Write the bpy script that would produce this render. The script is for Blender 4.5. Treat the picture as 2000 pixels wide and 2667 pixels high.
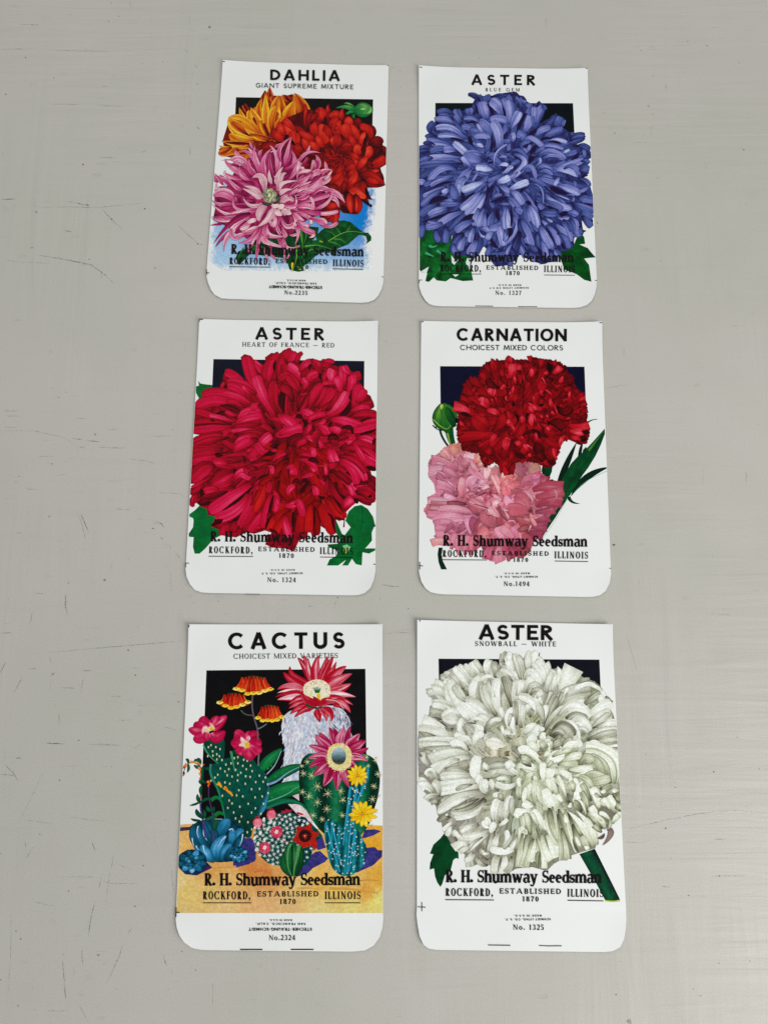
import bpy, bmesh, math, random
import numpy as np
from mathutils import Matrix, Vector
from mathutils.geometry import tessellate_polygon

# ------------------------------------------------------------------ camera, world, light, exposure
scene = bpy.context.scene
for o in list(bpy.data.objects):
    bpy.data.objects.remove(o)
COL = scene.collection
CAM_H = 0.332
F = 2000.0
PITCH, ROLL = math.radians(11.0066), math.radians(0.108)
cp, sp, cr, sr = math.cos(PITCH), math.sin(PITCH), math.cos(ROLL), math.sin(ROLL)
R0, U0, FW = np.array([1, 0, 0.]), np.array([0, cp, sp]), np.array([0, sp, -cp])
RV, UV = cr * R0 + sr * U0, -sr * R0 + cr * U0
cam_data = bpy.data.cameras.new('camera')
cam = bpy.data.objects.new('camera', cam_data)
COL.objects.link(cam)
M = Matrix(((RV[0], UV[0], -FW[0], 0), (RV[1], UV[1], -FW[1], 0), (RV[2], UV[2], -FW[2], CAM_H), (0, 0, 0, 1)))
cam.matrix_world = M
cam_data.sensor_fit = 'HORIZONTAL'
cam_data.sensor_width = 36.0
cam_data.lens = 36.0 * F / 2000.0
cam_data.clip_start = 0.01
cam_data.clip_end = 50
scene.camera = cam

world = bpy.data.worlds.new('World')
scene.world = world
world.use_nodes = True
bg = world.node_tree.nodes['Background']
bg.inputs['Color'].default_value = (0.93, 0.97, 1.0, 1)
bg.inputs['Strength'].default_value = 0.37

def area(name, loc, target, sx, sy, power, color):
    l = bpy.data.lights.new(name, 'AREA')
    l.shape = 'RECTANGLE'; l.size = sx; l.size_y = sy
    l.energy = power; l.color = color
    o = bpy.data.objects.new(name, l)
    o.location = loc
    o.rotation_euler = (Vector(target) - Vector(loc)).to_track_quat('-Z', 'Y').to_euler()
    COL.objects.link(o)
    return o
area('window_light', (0.80, -0.50, 0.62), (0.10, -0.04, 0), 0.6, 0.8, 11.0, (1.0, 0.985, 0.95))
area('room_light', (-0.3, 0.9, 1.3), (0, 0.1, 0), 1.2, 1.0, 5.5, (1.0, 0.97, 0.92))
scene.view_settings.view_transform = 'Standard'
scene.view_settings.look = 'None'
scene.view_settings.exposure = 0.0
scene.view_settings.gamma = 1.0
scene.view_settings.use_curve_mapping = False

# ------------------------------------------------------------------ helpers
def px2w(P, z=0.00065):
    """point of the photograph (2000 x 2667) -> point on the table plane"""
    P = np.asarray(P, float).reshape(-1, 2)
    d = FW[None] + (P[:, :1] - 1000) / F * RV[None] - (P[:, 1:] - 1333.5) / F * UV[None]
    t = (z - CAM_H) / d[:, 2]
    W = d * t[:, None]
    W[:, 2] = z
    return W

def lin(c):
    c = np.asarray(c, float) / 255.0
    return np.where(c <= 0.04045, c / 12.92, ((c + 0.055) / 1.055) ** 2.4)

def vnoise(x, y, seed=0):
    """smooth value noise in 0..1 on arrays"""
    x = np.asarray(x, float); y = np.asarray(y, float)
    xi = np.floor(x).astype(np.int64); yi = np.floor(y).astype(np.int64)
    fx = x - xi; fy = y - yi
    fx = fx * fx * (3 - 2 * fx); fy = fy * fy * (3 - 2 * fy)
    def h(a, b):
        n = (a * 374761393 + b * 668265263 + seed * 2147483647) & 0xffffffff
        n = ((n ^ (n >> 13)) * 1274126177) & 0xffffffff
        return ((n ^ (n >> 16)) & 0xffff) / 65535.0
    return (h(xi, yi) * (1 - fx) + h(xi + 1, yi) * fx) * (1 - fy) + (h(xi, yi + 1) * (1 - fx) + h(xi + 1, yi + 1) * fx) * fy

def new_mat(name):
    m = bpy.data.materials.new(name)
    m.use_nodes = True
    return m, m.node_tree, m.node_tree.nodes['Principled BSDF']

def nd(nt, typ, **kw):
    n = nt.nodes.new(typ)
    for k, v in kw.items():
        if k.startswith('i_'):
            n.inputs[k[2:].replace('_', ' ')].default_value = v
        else:
            setattr(n, k, v)
    return n

# paper: white coated card with faint fibre mottling
paper_mat, nt, b = new_mat('coated_white_paper')
tc = nd(nt, 'ShaderNodeTexCoord')
n1 = nd(nt, 'ShaderNodeTexNoise', i_Scale=28.0, i_Detail=3.0)
n2 = nd(nt, 'ShaderNodeTexNoise', i_Scale=1500.0, i_Detail=2.0)
mx = nd(nt, 'ShaderNodeMix', data_type='RGBA')
mx.inputs[6].default_value = (0.795, 0.815, 0.805, 1); mx.inputs[7].default_value = (0.855, 0.862, 0.845, 1)
nt.links.new(tc.outputs['Object'], n1.inputs['Vector']); nt.links.new(tc.outputs['Object'], n2.inputs['Vector'])
nt.links.new(n1.outputs['Fac'], mx.inputs[0])
bp = nd(nt, 'ShaderNodeBump', i_Strength=0.12, i_Distance=0.0001)
nt.links.new(n2.outputs['Fac'], bp.inputs['Height'])
nw_ = nd(nt, 'ShaderNodeTexNoise', i_Scale=24.0, i_Detail=1.0)
bw_ = nd(nt, 'ShaderNodeBump', i_Strength=0.5, i_Distance=0.0016)
nt.links.new(tc.outputs['Object'], nw_.inputs['Vector']); nt.links.new(nw_.outputs['Fac'], bw_.inputs['Height'])
nt.links.new(bp.outputs['Normal'], bw_.inputs['Normal']); nt.links.new(bw_.outputs['Normal'], b.inputs['Normal'])
nt.links.new(mx.outputs[2], b.inputs['Base Color'])
b.inputs['Roughness'].default_value = 0.42
b.inputs['Specular IOR Level'].default_value = 0.35

# printing ink: colour of the printed picture, held by the mesh, with halftone grain
ink_mat, nt, b = new_mat('printed_ink')
at = nd(nt, 'ShaderNodeAttribute', attribute_name='ink')
tc = nd(nt, 'ShaderNodeTexCoord')
n2 = nd(nt, 'ShaderNodeTexNoise', i_Scale=1100.0, i_Detail=3.0, i_Roughness=0.7)
mr = nd(nt, 'ShaderNodeMapRange')
mr.inputs['From Min'].default_value = 0.3; mr.inputs['From Max'].default_value = 0.7
mr.inputs['To Min'].default_value = 0.84; mr.inputs['To Max'].default_value = 1.16
ml = nd(nt, 'ShaderNodeMix', data_type='RGBA', blend_type='MULTIPLY')
ml.inputs[0].default_value = 1.0
nt.links.new(tc.outputs['Object'], n2.inputs['Vector']); nt.links.new(n2.outputs['Fac'], mr.inputs['Value'])
nt.links.new(at.outputs['Color'], ml.inputs[6]); nt.links.new(mr.outputs['Result'], ml.inputs[7])
nt.links.new(ml.outputs[2], b.inputs['Base Color'])
b.inputs['Roughness'].default_value = 0.4
b.inputs['Specular IOR Level'].default_value = 0.05

# ------------------------------------------------------------------ packets
class Packet:
    """one seed packet: keeps the frame of its zoomed view, its local frame and the ink layer height"""
    def __init__(s, label, region, scale, corners, seed):
        s.x0, s.y0, s.k = region[0], region[1], scale
        c = px2w(s.src(corners))
        s.TL, s.TR, s.BL, s.BR = c[:, :2]
        s.cen = c[:, :2].mean(0)
        e = (s.TR - s.TL) + (s.BR - s.BL)
        s.ang = math.atan2(e[1], e[0])
        s.root = bpy.data.objects.new('seed_packet', None)
        s.root.empty_display_size = 0.02
        s.root.location = (s.cen[0], s.cen[1], 0)
        s.root.rotation_euler = (0, 0, s.ang)
        s.root['label'] = label
        s.root['category'] = 'seed packet'
        s.root['group'] = 'seed packets laid out on the painted table'
        COL.objects.link(s.root)
        s.fold = (s.loc2(s.BL[None])[0, 1] + s.loc2(s.BR[None])[0, 1]) / 2
        s.top = (s.loc2(s.TL[None])[0, 1] + s.loc2(s.TR[None])[0, 1]) / 2
        s.hw = abs(s.loc2(s.TR[None])[0, 0])
        s.top_of = np.zeros((400, 400), int)
        s.high = 1
        s.rng = random.Random(seed)
        s.lift = [s.rng.uniform(0.0002, 0.0009) for _ in range(4)]
        s.flap = s.rng.uniform(0.008, 0.03)
    def src(s, P):
        P = np.asarray(P, float).reshape(-1, 2)
        return P / s.k + np.array([[s.x0, s.y0]])
    def loc2(s, W):
        d = W[:, :2] - s.cen
        c, n = math.cos(-s.ang), math.sin(-s.ang)
        return np.stack([c * d[:, 0] - n * d[:, 1], n * d[:, 0] + c * d[:, 1]], 1)
    def height(s, L):
        """height of the paper's face: level in the picture, flap bent at the fold, corners lifted a little"""
        x, y = L[:, 0], L[:, 1]
        z = 0.00065 + np.maximum(s.fold - y, 0) * s.flap
        q = 0.011
        tl = np.maximum((y - (s.top - q)) + (-x - (s.hw - q)), 0); tr = np.maximum((y - (s.top - q)) + (x - (s.hw - q)), 0)
        z = z + s.lift[0] * (tl / q) ** 2 * 0.5 + s.lift[1] * (tr / q) ** 2 * 0.5
        below = np.clip((s.fold - y) / 0.009, 0, 1)
        for k, sg in ((2, -1), (3, 1)):
            z = z + s.lift[k] * 1.1 * (np.maximum(sg * x - (s.hw - .015), 0) / .015) ** 2 * below
        return z
    def to_local(s, SRC, off=0.0):
        L = s.loc2(px2w(SRC))
        return np.column_stack([L, s.height(L) + off])
    STEP = 0.0000008
    def next(s):
        s.high += 2
        return 0.000010 + s.high * s.STEP
    def stack(s, SRC, faces):
        """ink lies on whatever is printed below it: height step above the highest print it covers"""
        P = (SRC - np.array([[s.x0 - 60, s.y0 - 60]])) / 3.0
        pts = [P]
        for k in set(map(len, faces)):
            FA = P[np.array([f for f in faces if len(f) == k])]
            ext = (FA.max(1) - FA.min(1)).max(1)
            big = FA[ext > .95]
            if not len(big): continue
            if k == 3: big = np.concatenate([big, big[:, 2:]], 1)
            if k > 4:
                c0 = big.mean(1, keepdims=True)
                for t in np.linspace(0, 1, 5): pts.append((big + (c0 - big) * t).reshape(-1, 2))
                continue
            ext = (big.max(1) - big.min(1)).max(1)
            for lo, hi in ((0, 3), (3, 12), (12, 1e9)):
                q = big[(ext >= lo) & (ext < hi)]
                if not len(q): continue
                n = int(min(ext[(ext >= lo) & (ext < hi)].max(), 300) / .9) + 2
                u = np.linspace(0, 1, n)[None, :, None]
                l = q[:, 0:1] + (q[:, 3:4] - q[:, 0:1]) * u; r = q[:, 1:2] + (q[:, 2:3] - q[:, 1:2]) * u
                v = np.linspace(0, 1, n)[None, None, :, None]
                pts.append((l[:, :, None] + (r - l)[:, :, None] * v).reshape(-1, 2))
        I = np.clip(np.concatenate(pts).astype(int), 1, 398)
        g = s.top_of; x, y = I[:, 0], I[:, 1]
        m = int(max(g[x, y].max(), g[x + 1, y].max(), g[x - 1, y].max(), g[x, y + 1].max(), g[x, y - 1].max())) + 1
        g[x, y] = m
        if m > s.high: s.high = m
        return 0.000010 + m * s.STEP

class Art:
    """one printed part of a packet"""
    def __init__(s, pk, name, view=None, label=None, parent=None):
        s.pk, s.name, s.label, s.parent = pk, name, label, parent
        s.v, s.f, s.c, s.n = [], [], [], 0
        s.view(view)
    def view(s, v=None):
        s.vw = v if v else (s.pk.x0, s.pk.y0, s.pk.k)
    def src(s, P):
        P = np.asarray(P, float).reshape(-1, 2)
        return P / s.vw[2] + np.array([[s.vw[0], s.vw[1]]])
    def add(s, SRC, faces, cols, off=None, extra=0.0):
        off = s.pk.stack(np.asarray(SRC, float), faces) if off is None else off
        s.v.append(s.pk.to_local(SRC, off + extra))
        s.c.append(np.clip(cols, 0.0015, 0.95))
        s.f += [tuple(i + s.n for i in f) for f in faces]
        s.n += len(SRC)
    def grid(s, G, C, off=None):
        """G (n,m,2) source px, C (n,m,3) linear"""
        n, m = G.shape[:2]
        fc = [(i * m + j, i * m + j + 1, (i + 1) * m + j + 1, (i + 1) * m + j) for i in range(n - 1) for j in range(m - 1)]
        s.add(G.reshape(-1, 2), fc, C.reshape(-1, 3), off, np.repeat(np.arange(n) / n * s.pk.STEP * .6, m))
    def poly(s, pts, col, cell=None, fn=None, smooth=False, off=None):
        P = s.src(pts)
        if smooth:
            P = chaikin(P, smooth)
        if cell is None:
            tri = tessellate_polygon([[Vector((p[0], p[1], 0)) for p in P]])
            C = np.tile(lin(col), (len(P), 1))
            if fn is not None: C = fn(P, C)
            s.add(P, tri, C, off); return
        bm = bmesh.new()
        vs = [bm.verts.new((p[0], p[1], 0)) for p in P]
        for t in tessellate_polygon([[Vector((p[0], p[1], 0)) for p in P]]):
            try: bm.faces.new([vs[i] for i in t])
            except ValueError: pass
        mn, mxx = P.min(0), P.max(0)
        for ax in (0, 1):
            no = Vector((1, 0, 0)) if ax == 0 else Vector((0, 1, 0))
            q = mn[ax] + cell
            while q < mxx[ax]:
                co = Vector((q, 0, 0)) if ax == 0 else Vector((0, q, 0))
                bmesh.ops.bisect_plane(bm, geom=bm.verts[:] + bm.edges[:] + bm.faces[:], plane_co=co, plane_no=no, dist=1e-5)
                q += cell
        bm.verts.index_update()
        V = np.array([v.co[:2] for v in bm.verts])
        fc = [tuple(v.index for v in f.verts) for f in bm.faces]
        bm.free()
        C = np.tile(lin(col), (len(V), 1))
        if fn is not None: C = fn(V, C)
        s.add(V, fc, C, off)
    def stroke(s, pts, w, col, smooth=2, w1=None, off=None):
        """tapering line through pts (view px), widths in view px"""
        P = s.src(pts)
        if smooth and len(P) > 2: P = chaikin(P, smooth, closed=False)
        n = len(P)
        ww = np.linspace(w, w if w1 is None else w1, n) / s.vw[2]
        s.ribbon(P, ww, np.tile(lin(col), (n, 1)), off)
    def ribbon(s, P, ww, C, off=None):
        d = np.gradient(P, axis=0); d /= np.linalg.norm(d, axis=1)[:, None] + 1e-9
        N = np.column_stack([-d[:, 1], d[:, 0]])
        G = np.stack([P - N * ww[:, None] / 2, P + N * ww[:, None] / 2], 1)
        s.grid(G, np.stack([C, C], 1), off)
    def build(s, clip=True):
        me = bpy.data.meshes.new(s.name)
        V = np.concatenate(s.v); C = np.concatenate(s.c)
        me.from_pydata(V.tolist(), [], s.f)
        a = me.color_attributes.new('ink', 'FLOAT_COLOR', 'POINT')
        a.data.foreach_set('color', np.column_stack([C, np.ones(len(C))]).ravel())
        if clip:
            bm = bmesh.new(); bm.from_mesh(me)
            q = [s.pk.loc2(p[None])[0] for p in (s.pk.TL, s.pk.TR, s.pk.BR, s.pk.BL)]
            for i in (1, 3):
                p0, p1 = q[i], q[(i + 1) % 4]
                e = p1 - p0; no = Vector((-e[1], e[0], 0)).normalized()
                ins = -no * 0.00012
                bmesh.ops.bisect_plane(bm, geom=bm.verts[:] + bm.edges[:] + bm.faces[:], dist=1e-8,
                    plane_co=Vector((p0[0], p0[1], 0)) + ins, plane_no=no, clear_outer=True)
            bm.to_mesh(me); bm.free()
        me.materials.append(ink_mat)
        o = bpy.data.objects.new(s.name, me)
        COL.objects.link(o)
        o.parent = s.parent or s.pk.root
        if s.label: o['label'] = s.label
        for p in me.polygons: p.use_smooth = False
        return o

def chaikin(P, it=2, closed=True):
    it = 2 if it is True else it
    for _ in range(it):
        if closed:
            Q = np.roll(P, -1, 0)
            P = np.stack([P * .75 + Q * .25, P * .25 + Q * .75], 1).reshape(-1, 2)
        else:
            A, B = P[:-1], P[1:]
            M_ = np.stack([A * .75 + B * .25, A * .25 + B * .75], 1).reshape(-1, 2)
            P = np.concatenate([P[:1], M_[1:-1], P[-1:]])
    return P

def sheet(pk, name, left, right, zoff, th, mat, inset=0.0, label=None):
    """a sheet of the envelope, ruled between its left and right outline (view px), with real thickness"""
    Lp, Rp = pk.src(left), pk.src(right)
    def res(P, n):
        d = np.r_[0, np.cumsum(np.linalg.norm(np.diff(P, axis=0), axis=1))]; t = np.linspace(0, d[-1], n)
        return np.column_stack([np.interp(t, d, P[:, 0]), np.interp(t, d, P[:, 1])])
    n, m = 90, 31
    # sample by height so that rows stay level
    def byy(P):
        y = (P[:, 1] - P[0, 1]) / (P[-1, 1] - P[0, 1])
        t = np.r_[np.linspace(0, .86, 50), .86 + .14 * np.sin(np.linspace(0, 1, 41)[1:] * math.pi / 2)]
        return np.column_stack([np.interp(t, y, P[:, 0]), P[0, 1] + t * (P[-1, 1] - P[0, 1])])
    A, B = byy(Lp), byy(Rp)
    u = np.linspace(0, 1, m)
    G = A[:, None] * (1 - u)[None, :, None] + B[:, None] * u[None, :, None]
    cen = G.reshape(-1, 2).mean(0)
    G = cen + (G - cen) * (1 - inset)
    G = G.reshape(-1, 2)
    top = pk.to_local(G, zoff); bot = top.copy(); bot[:, 2] -= th
    V = np.concatenate([top, bot]); K = n * m
    f = []
    for i in range(n - 1):
        for j in range(m - 1):
            a = i * m + j
            f.append((a, a + m, a + m + 1, a + 1)); f.append((K + a, K + a + 1, K + a + m + 1, K + a + m))
    rim = [j for j in range(m)] + [i * m + m - 1 for i in range(1, n)] + [(n - 1) * m + j for j in range(m - 2, -1, -1)] + [i * m for i in range(n - 2, 0, -1)]
    for a, b_ in zip(rim, rim[1:] + rim[:1]):
        f.append((a, b_, K + b_, K + a))
    me = bpy.data.meshes.new(name); me.from_pydata(V.tolist(), [], f); me.materials.append(mat)
    o = bpy.data.objects.new(name, me); COL.objects.link(o); o.parent = pk.root
    if label: o['label'] = label
    return o
# ------------------------------------------------------------------ lettering: stroke-built capitals, lower case and figures
def arc(cx, cy, rx, ry, a0, a1, n=14):
    a = np.radians(np.linspace(a0, a1, n))
    return np.column_stack([cx + rx * np.cos(a), cy + ry * np.sin(a)])

def glyph(ch, b, t, s, X=1.0):
    """cap height 1; b stem, t thin stroke, s serif length (0: sans). X: width factor. -> width, [(pts, widths)]"""
    S = []
    serif = s > 0
    def ln(pts, w, w1=None):
        pts = np.array(pts, float)
        S.append((pts, np.full(len(pts), w, float) if w1 is None else np.linspace(w, w1, len(pts))))
    def sf(x, y, l=1.0, w=None):
        if serif:
            hb = (w or b) / 2 + s * l
            yy = y + (t * .45 if y < .5 else -t * .45) if y in (0, 1) else y
            ln([(x - hb, yy), (x + hb, yy)], t * .9)
    def ring(P, aa):
        a = np.radians(aa)
        S.append((P, t + (b - t) * np.abs(np.cos(a)) ** 1.3))
    def el(cx, cy, rx, ry, a0, a1, n=16):
        ring(arc(cx, cy, rx, ry, a0, a1, n), np.linspace(a0, a1, n))
    h = b / 2
    if ch == 'A':
        W = .88 * X + .1 * serif
        q = .06 * serif
        ln([(q + t * .5, 0), (W / 2, 1)], t if serif else b); ln([(W / 2, 1), (W - h - q, 0)], b)
        if not serif: ln([(W / 2 - b * .45, .93), (W / 2 + b * .45, .93)], .14 + 0 * b)
        ln([(W * .22, .3), (W * .78, .3)], t if serif else b * .8)
        sf(q + t * .5, 0, .8, t); sf(W - h - q, 0, .7)
    elif ch == 'B':
        W = .62 * X; x0 = h + s * .8
        ln([(x0, 0), (x0, 1)], b); r = (W - x0 - h)
        el(x0 + r * .35, .75 - t * .25, r * .6, .25 - t * .25, 90, -90); el(x0 + r * .35, .25 + t * .12, r * .68, .26 - t * .3, 90, -90)
        for y in (1 - t / 2, .5 + t * .0, t / 2): ln([(x0 - (s if y != .5 else 0), y), (x0 + r * .36, y)], t)
    elif ch in 'CG':
        W = .86 * X; rx = W / 2 - h * .5
        el(W / 2, .5, rx, .5 - t / 2 + .01, 42, 318, 24)
        if serif:
            x = W / 2 + rx * .78; ln([(x + .02, .98), (x, .68)], t * 1.1, t * .5)
        if ch == 'G':
            if serif: ln([(W - h, .05), (W - h, .42)], b); ln([(W - h - b * .5 - s, .44), (W - h + b * .5 + s * .6, .44)], t)
            else: ln([(W * .55, .45), (W - .03, .45)], b * .9); ln([(W - h - .02, .5), (W - h - .02, .15)], b * .9)
        elif serif and t < .09:
            x = W / 2 + rx * .78; ln([(x + .02, .04), (x, .28)], t * .8, t * .4)
    elif ch == 'D':
        W = .78 * X; x0 = h + s * .8
        ln([(x0, 0), (x0, 1)], b); r = W - x0 - h
        el(x0 + r * .25, .5, r * .75, .5 - t / 2, 90, -90, 20)
        for y in (1 - t / 2, t / 2): ln([(x0 - s, y), (x0 + r * .27, y)], t)
    elif ch in 'EF':
        W = (.6 if ch == 'E' else .56) * X; x0 = h + s * .8
        ln([(x0, 0), (x0, 1)], b); ln([(x0 - s, 1 - t / 2), (W, 1 - t / 2)], t); ln([(x0, .52), (W * .88, .52)], t)
        if ch == 'E': ln([(x0 - s, t / 2), (W + .02, t / 2)], t)
        else: sf(x0, 0)
        if serif:
            ln([(W - t * .4, 1), (W - t * .3, .76)], t * .9, t * .5); ln([(W * .88 - t * .3, .64), (W * .88 - t * .3, .4)], t * .8)
            if ch == 'E': ln([(W, 0), (W + .01, .26)], t * .9, t * .5)
    elif ch == 'H':
        W = .8 * X; x0 = h + s * .8; x1 = W - x0
        ln([(x0, 0), (x0, 1)], b); ln([(x1, 0), (x1, 1)], b); ln([(x0, .5), (x1, .5)], t)
        for x in (x0, x1): sf(x, 0); sf(x, 1)
    elif ch == 'I':
        W = b + 2 * s; ln([(W / 2, 0), (W / 2, 1)], b); sf(W / 2, 0); sf(W / 2, 1)
    elif ch == 'K':
        W = .78 * X; x0 = h + s * .8
        ln([(x0, 0), (x0, 1)], b); ln([(x0, .4), (W - .06 - h * .5, 1)], t); ln([(x0 + (W - x0) * .28, .56), (W - h, 0)], b)
        sf(x0, 0); sf(x0, 1); sf(W - .08 - h * .5, 1, .7, t); sf(W - h, 0, .6)
    elif ch == 'L':
        W = .56 * X; x0 = h + s * .8
        ln([(x0, 0), (x0, 1)], b); ln([(x0 - s, t / 2), (W, t / 2)], t); sf(x0, 1)
        if serif: ln([(W - .01, 0), (W, .3)], t, t * .5)
    elif ch == 'M':
        W = 1.0 * X; x0 = t / 2 + s * .7 if serif else h; x1 = W - h - s * .6 if serif else W - h
        if serif:
            ln([(x0, 0), (x0, 1)], t); ln([(x0, 1), (W * .5, .05)], b * .9); ln([(W * .5, .05), (x1, 1)], t); ln([(x1, 0), (x1, 1)], b)
            sf(x0, 0, .9, t); sf(x1, 0); sf(x0 - s * .4, 1, .6, t); sf(x1 + s * .3, 1, .6)
        else:
            ln([(x0, 0), (x0 + .12 * X, 1)], b); ln([(x0 + .12 * X, .98), (W * .5, .12)], b); ln([(W * .5, .12), (x1 - .12 * X, .98)], b); ln([(x1, 0), (x1 - .12 * X, 1)], b)
    elif ch == 'N':
        W = .84 * X; x0 = h + s * .7; x1 = W - x0
        ln([(x0, 0), (x0, 1)], t if serif else b); ln([(x0, 1 - t * .3), (x1, t * .3)], b); ln([(x1, 0), (x1, 1)], t if serif else b)
        sf(x0, 0, 1, t); sf(x1, 1, 1, t); sf(x0 - s * .3, 1, .7, t)
    elif ch in 'OQ0':
        W = (.95 if ch != '0' else .56) * X
        if serif and ch != '0': W = .82 * X
        el(W / 2, .5, W / 2 - h, .51 - t / 2, 0, 360, 30)
    elif ch in 'PR':
        W = (.6 if ch == 'P' else .7) * X; x0 = h + s * .8
        ln([(x0, 0), (x0, 1)], b); r = (.6 * X - x0 - h)
        el(x0 + r * .4, .73, r * .62, .27 - t / 2, 90, -90)
        for y in (1 - t / 2, .46 + t / 2): ln([(x0 - (s if y > .8 else 0), y), (x0 + r * .42, y)], t)
        if ch == 'R': ln([(x0 + r * .35, .47), (W - h * 1.0, 0)], b); sf(W - h + s * .2, 0, .4)
        sf(x0, 0)
    elif ch == 'S':
        W = .6 * X; rx = W / 2 - h * .7; rt = .25 - t * .25
        a = arc(W / 2, 1 - t / 2 - rt, rx * .92, rt, 25, 265, 14); c = arc(W / 2, t / 2 + rt, rx, rt, 95 - 10, -155, 14)
        P = np.concatenate([a, c[1:]]); n = len(P); q = np.linspace(-1, 1, n)
        S.append((P, t + (b - t) * np.exp(-(q / .38) ** 2)))
        if serif: ln([(W - h * .9, .99), (W - h * .8, .7)], t, t * .5); ln([(h * .6, .02), (h * .6, .32)], t, t * .5)
    elif ch == 'T':
        W = .72 * X; ln([(W / 2, 0), (W / 2, 1)], b); ln([(0, 1 - t / 2), (W, 1 - t / 2)], t); sf(W / 2, 0)
        if serif: ln([(t * .4, 1), (t * .3, .74)], t, t * .5); ln([(W - t * .4, 1), (W - t * .3, .74)], t, t * .5)
    elif ch == 'U':
        W = .76 * X; x0 = h + s * .7; x1 = W - (t / 2 if serif else h) - s * .7
        ln([(x0, .35), (x0, 1)], b); ln([(x1, .35), (x1, 1)], t if serif else b)
        P = arc((x0 + x1) / 2, .36, (x1 - x0) / 2, .36 - t / 2, 180, 360, 14)
        S.append((P, np.linspace(b, t if serif else b, 14)))
        sf(x0, 1); sf(x1, 1, 1, t)
    elif ch == 'V':
        W = .82 * X; ln([(h + s * .4, 1), (W / 2 + .01, 0)], b); ln([(W / 2, 0), (W - h - s * .4, 1)], t if serif else b); sf(h + s * .4, 1, .8); sf(W - h - s * .4, 1, .8, t)
    elif ch == 'W':
        W = 1.2 * X; a = [(h + s * .3, 1), (W * .3, 0), (W * .5, .95), (W * .72, 0), (W - h - s * .3, 1)]
        for i in range(4): ln([a[i], a[i + 1]], b if i % 2 == 0 or not serif else t)
        sf(a[0][0], 1, .8); sf(a[4][0], 1, .8, t); sf(a[2][0], 1, .5, t)
    elif ch == 'X':
        W = .78 * X; ln([(h + .03, 1), (W - h - .02, 0)], b); ln([(h, 0), (W - h - .04, 1)], t if serif else b)
        sf(h + .03, 1, .6); sf(W - h - .02, 0, .6); sf(h, 0, .6, t); sf(W - h - .04, 1, .6, t)
    elif ch == '1':
        W = .42 * X; ln([(W / 2, 0), (W / 2, 1)], b); ln([(W / 2, .97), (W / 2 - .16, .86)], t * 1.2); sf(W / 2, 0)
    elif ch == '2':
        W = .54 * X; P = np.concatenate([arc(W / 2, .71, W / 2 - h, .29 - t / 2, 165, -25, 12), [(W * .62, .36), (h * .6, t)]])
        S.append((P, np.r_[np.linspace(t * 1.6, b, 10), np.linspace(b, t * 1.2, 4)])); ln([(0, t * .9), (W, t * .9)], max(t * 1.8, b * .6))
    elif ch == '3':
        W = .54 * X; el(W / 2 - .02, .76, W / 2 - h - .01, .24 - t / 2, 155, -90); el(W / 2 - .02, .27, W / 2 - h + .01, .27 - t / 2, 90, -160)
    elif ch == '4':
        W = .58 * X; ln([(W * .68, 0), (W * .68, 1)], b); ln([(W * .66, .98), (.02, .3)], t * 1.1); ln([(0, .27), (W, .27)], t * 1.2); sf(W * .68, 0)
    elif ch == '5':
        W = .54 * X; ln([(W * .2, .94), (W * .9, .94)], b * .8); ln([(W * .2, 1), (W * .16, .52)], t * 1.2); el(W / 2 - .02, .32, W / 2 - h, .32 - t / 2, 130, -155)
    elif ch == '7':
        W = .54 * X; ln([(.02, .93), (W, .93)], b * .8); ln([(W - t * .5, .95), (W * .55, .5), (W * .38, 0)], t * 1.3, b)
    elif ch == '8':
        W = .56 * X; el(W / 2, .75, W / 2 - h - .02, .25 - t / 2, 0, 360, 20); el(W / 2, .27, W / 2 - h + .01, .27 - t / 2, 0, 360, 20)
    elif ch == '9':
        W = .56 * X; el(W / 2, .68, W / 2 - h, .32 - t / 2, 0, 360, 22)
        P = np.array([(W - h, .68), (W - h - .02, .38), (W * .5, .1), (W * .15, .08)]); S.append((chaikin(P, 2, False), np.linspace(b, t * 1.5, len(chaikin(P, 2, False)))))
    elif ch in '.,':
        W = .2 * X + b * .3; r = max(b * .62, .07); q = arc(W / 2, r, r * .5, r * .5, 0, 360, 12); S.append((q, np.full(12, r)))
        if ch == ',': ln([(W / 2 + r * .6, r), (W / 2 - r * .5, -.22)], r * .9, r * .25)
    elif ch == '-':
        W = .34 * X; ln([(.03, .45), (W - .03, .45)], b * .9)
    elif ch == '_':            # long dash
        W = 1.05 * X; ln([(.05, .42), (W - .05, .42)], t * 1.1)
    # lower case, x-height .66
    elif ch in 'hn':
        W = .7 * X; x0 = h + s * .7; x1 = W - x0; top = 1.0 if ch == 'h' else .68
        ln([(x0, 0), (x0, top)], b); ln([(x0 - h - s, top - t * .5), (x0, top - t * .4)], t)
        P = np.concatenate([[(x0, .5)], arc((x0 + x1) / 2 + .03, .46, (x1 - x0) / 2 - .03, .2, 150, 0, 8), [(x1, 0)]])
        S.append((P, np.r_[np.linspace(t, b, 7), np.full(3, b)])); sf(x0, 0, .8); sf(x1, 0, .8)
    elif ch == 'm':
        W = 1.06 * X; x0 = h + s * .7; x2 = W - x0; x1 = (x0 + x2) / 2
        ln([(x0, 0), (x0, .68)], b); ln([(x0 - h - s, .68 - t * .5), (x0, .68 - t * .4)], t)
        for xa, xb in ((x0, x1), (x1, x2)):
            P = np.concatenate([[(xa, .5)], arc((xa + xb) / 2 + .03, .46, (xb - xa) / 2 - .03, .2, 150, 0, 8), [(xb, 0)]])
            S.append((P, np.r_[np.linspace(t, b, 7), np.full(3, b)]))
        for x in (x0, x1, x2): sf(x, 0, .6)
    elif ch == 'u':
        W = .7 * X; x0 = h + s * .7; x1 = W - x0
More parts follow.
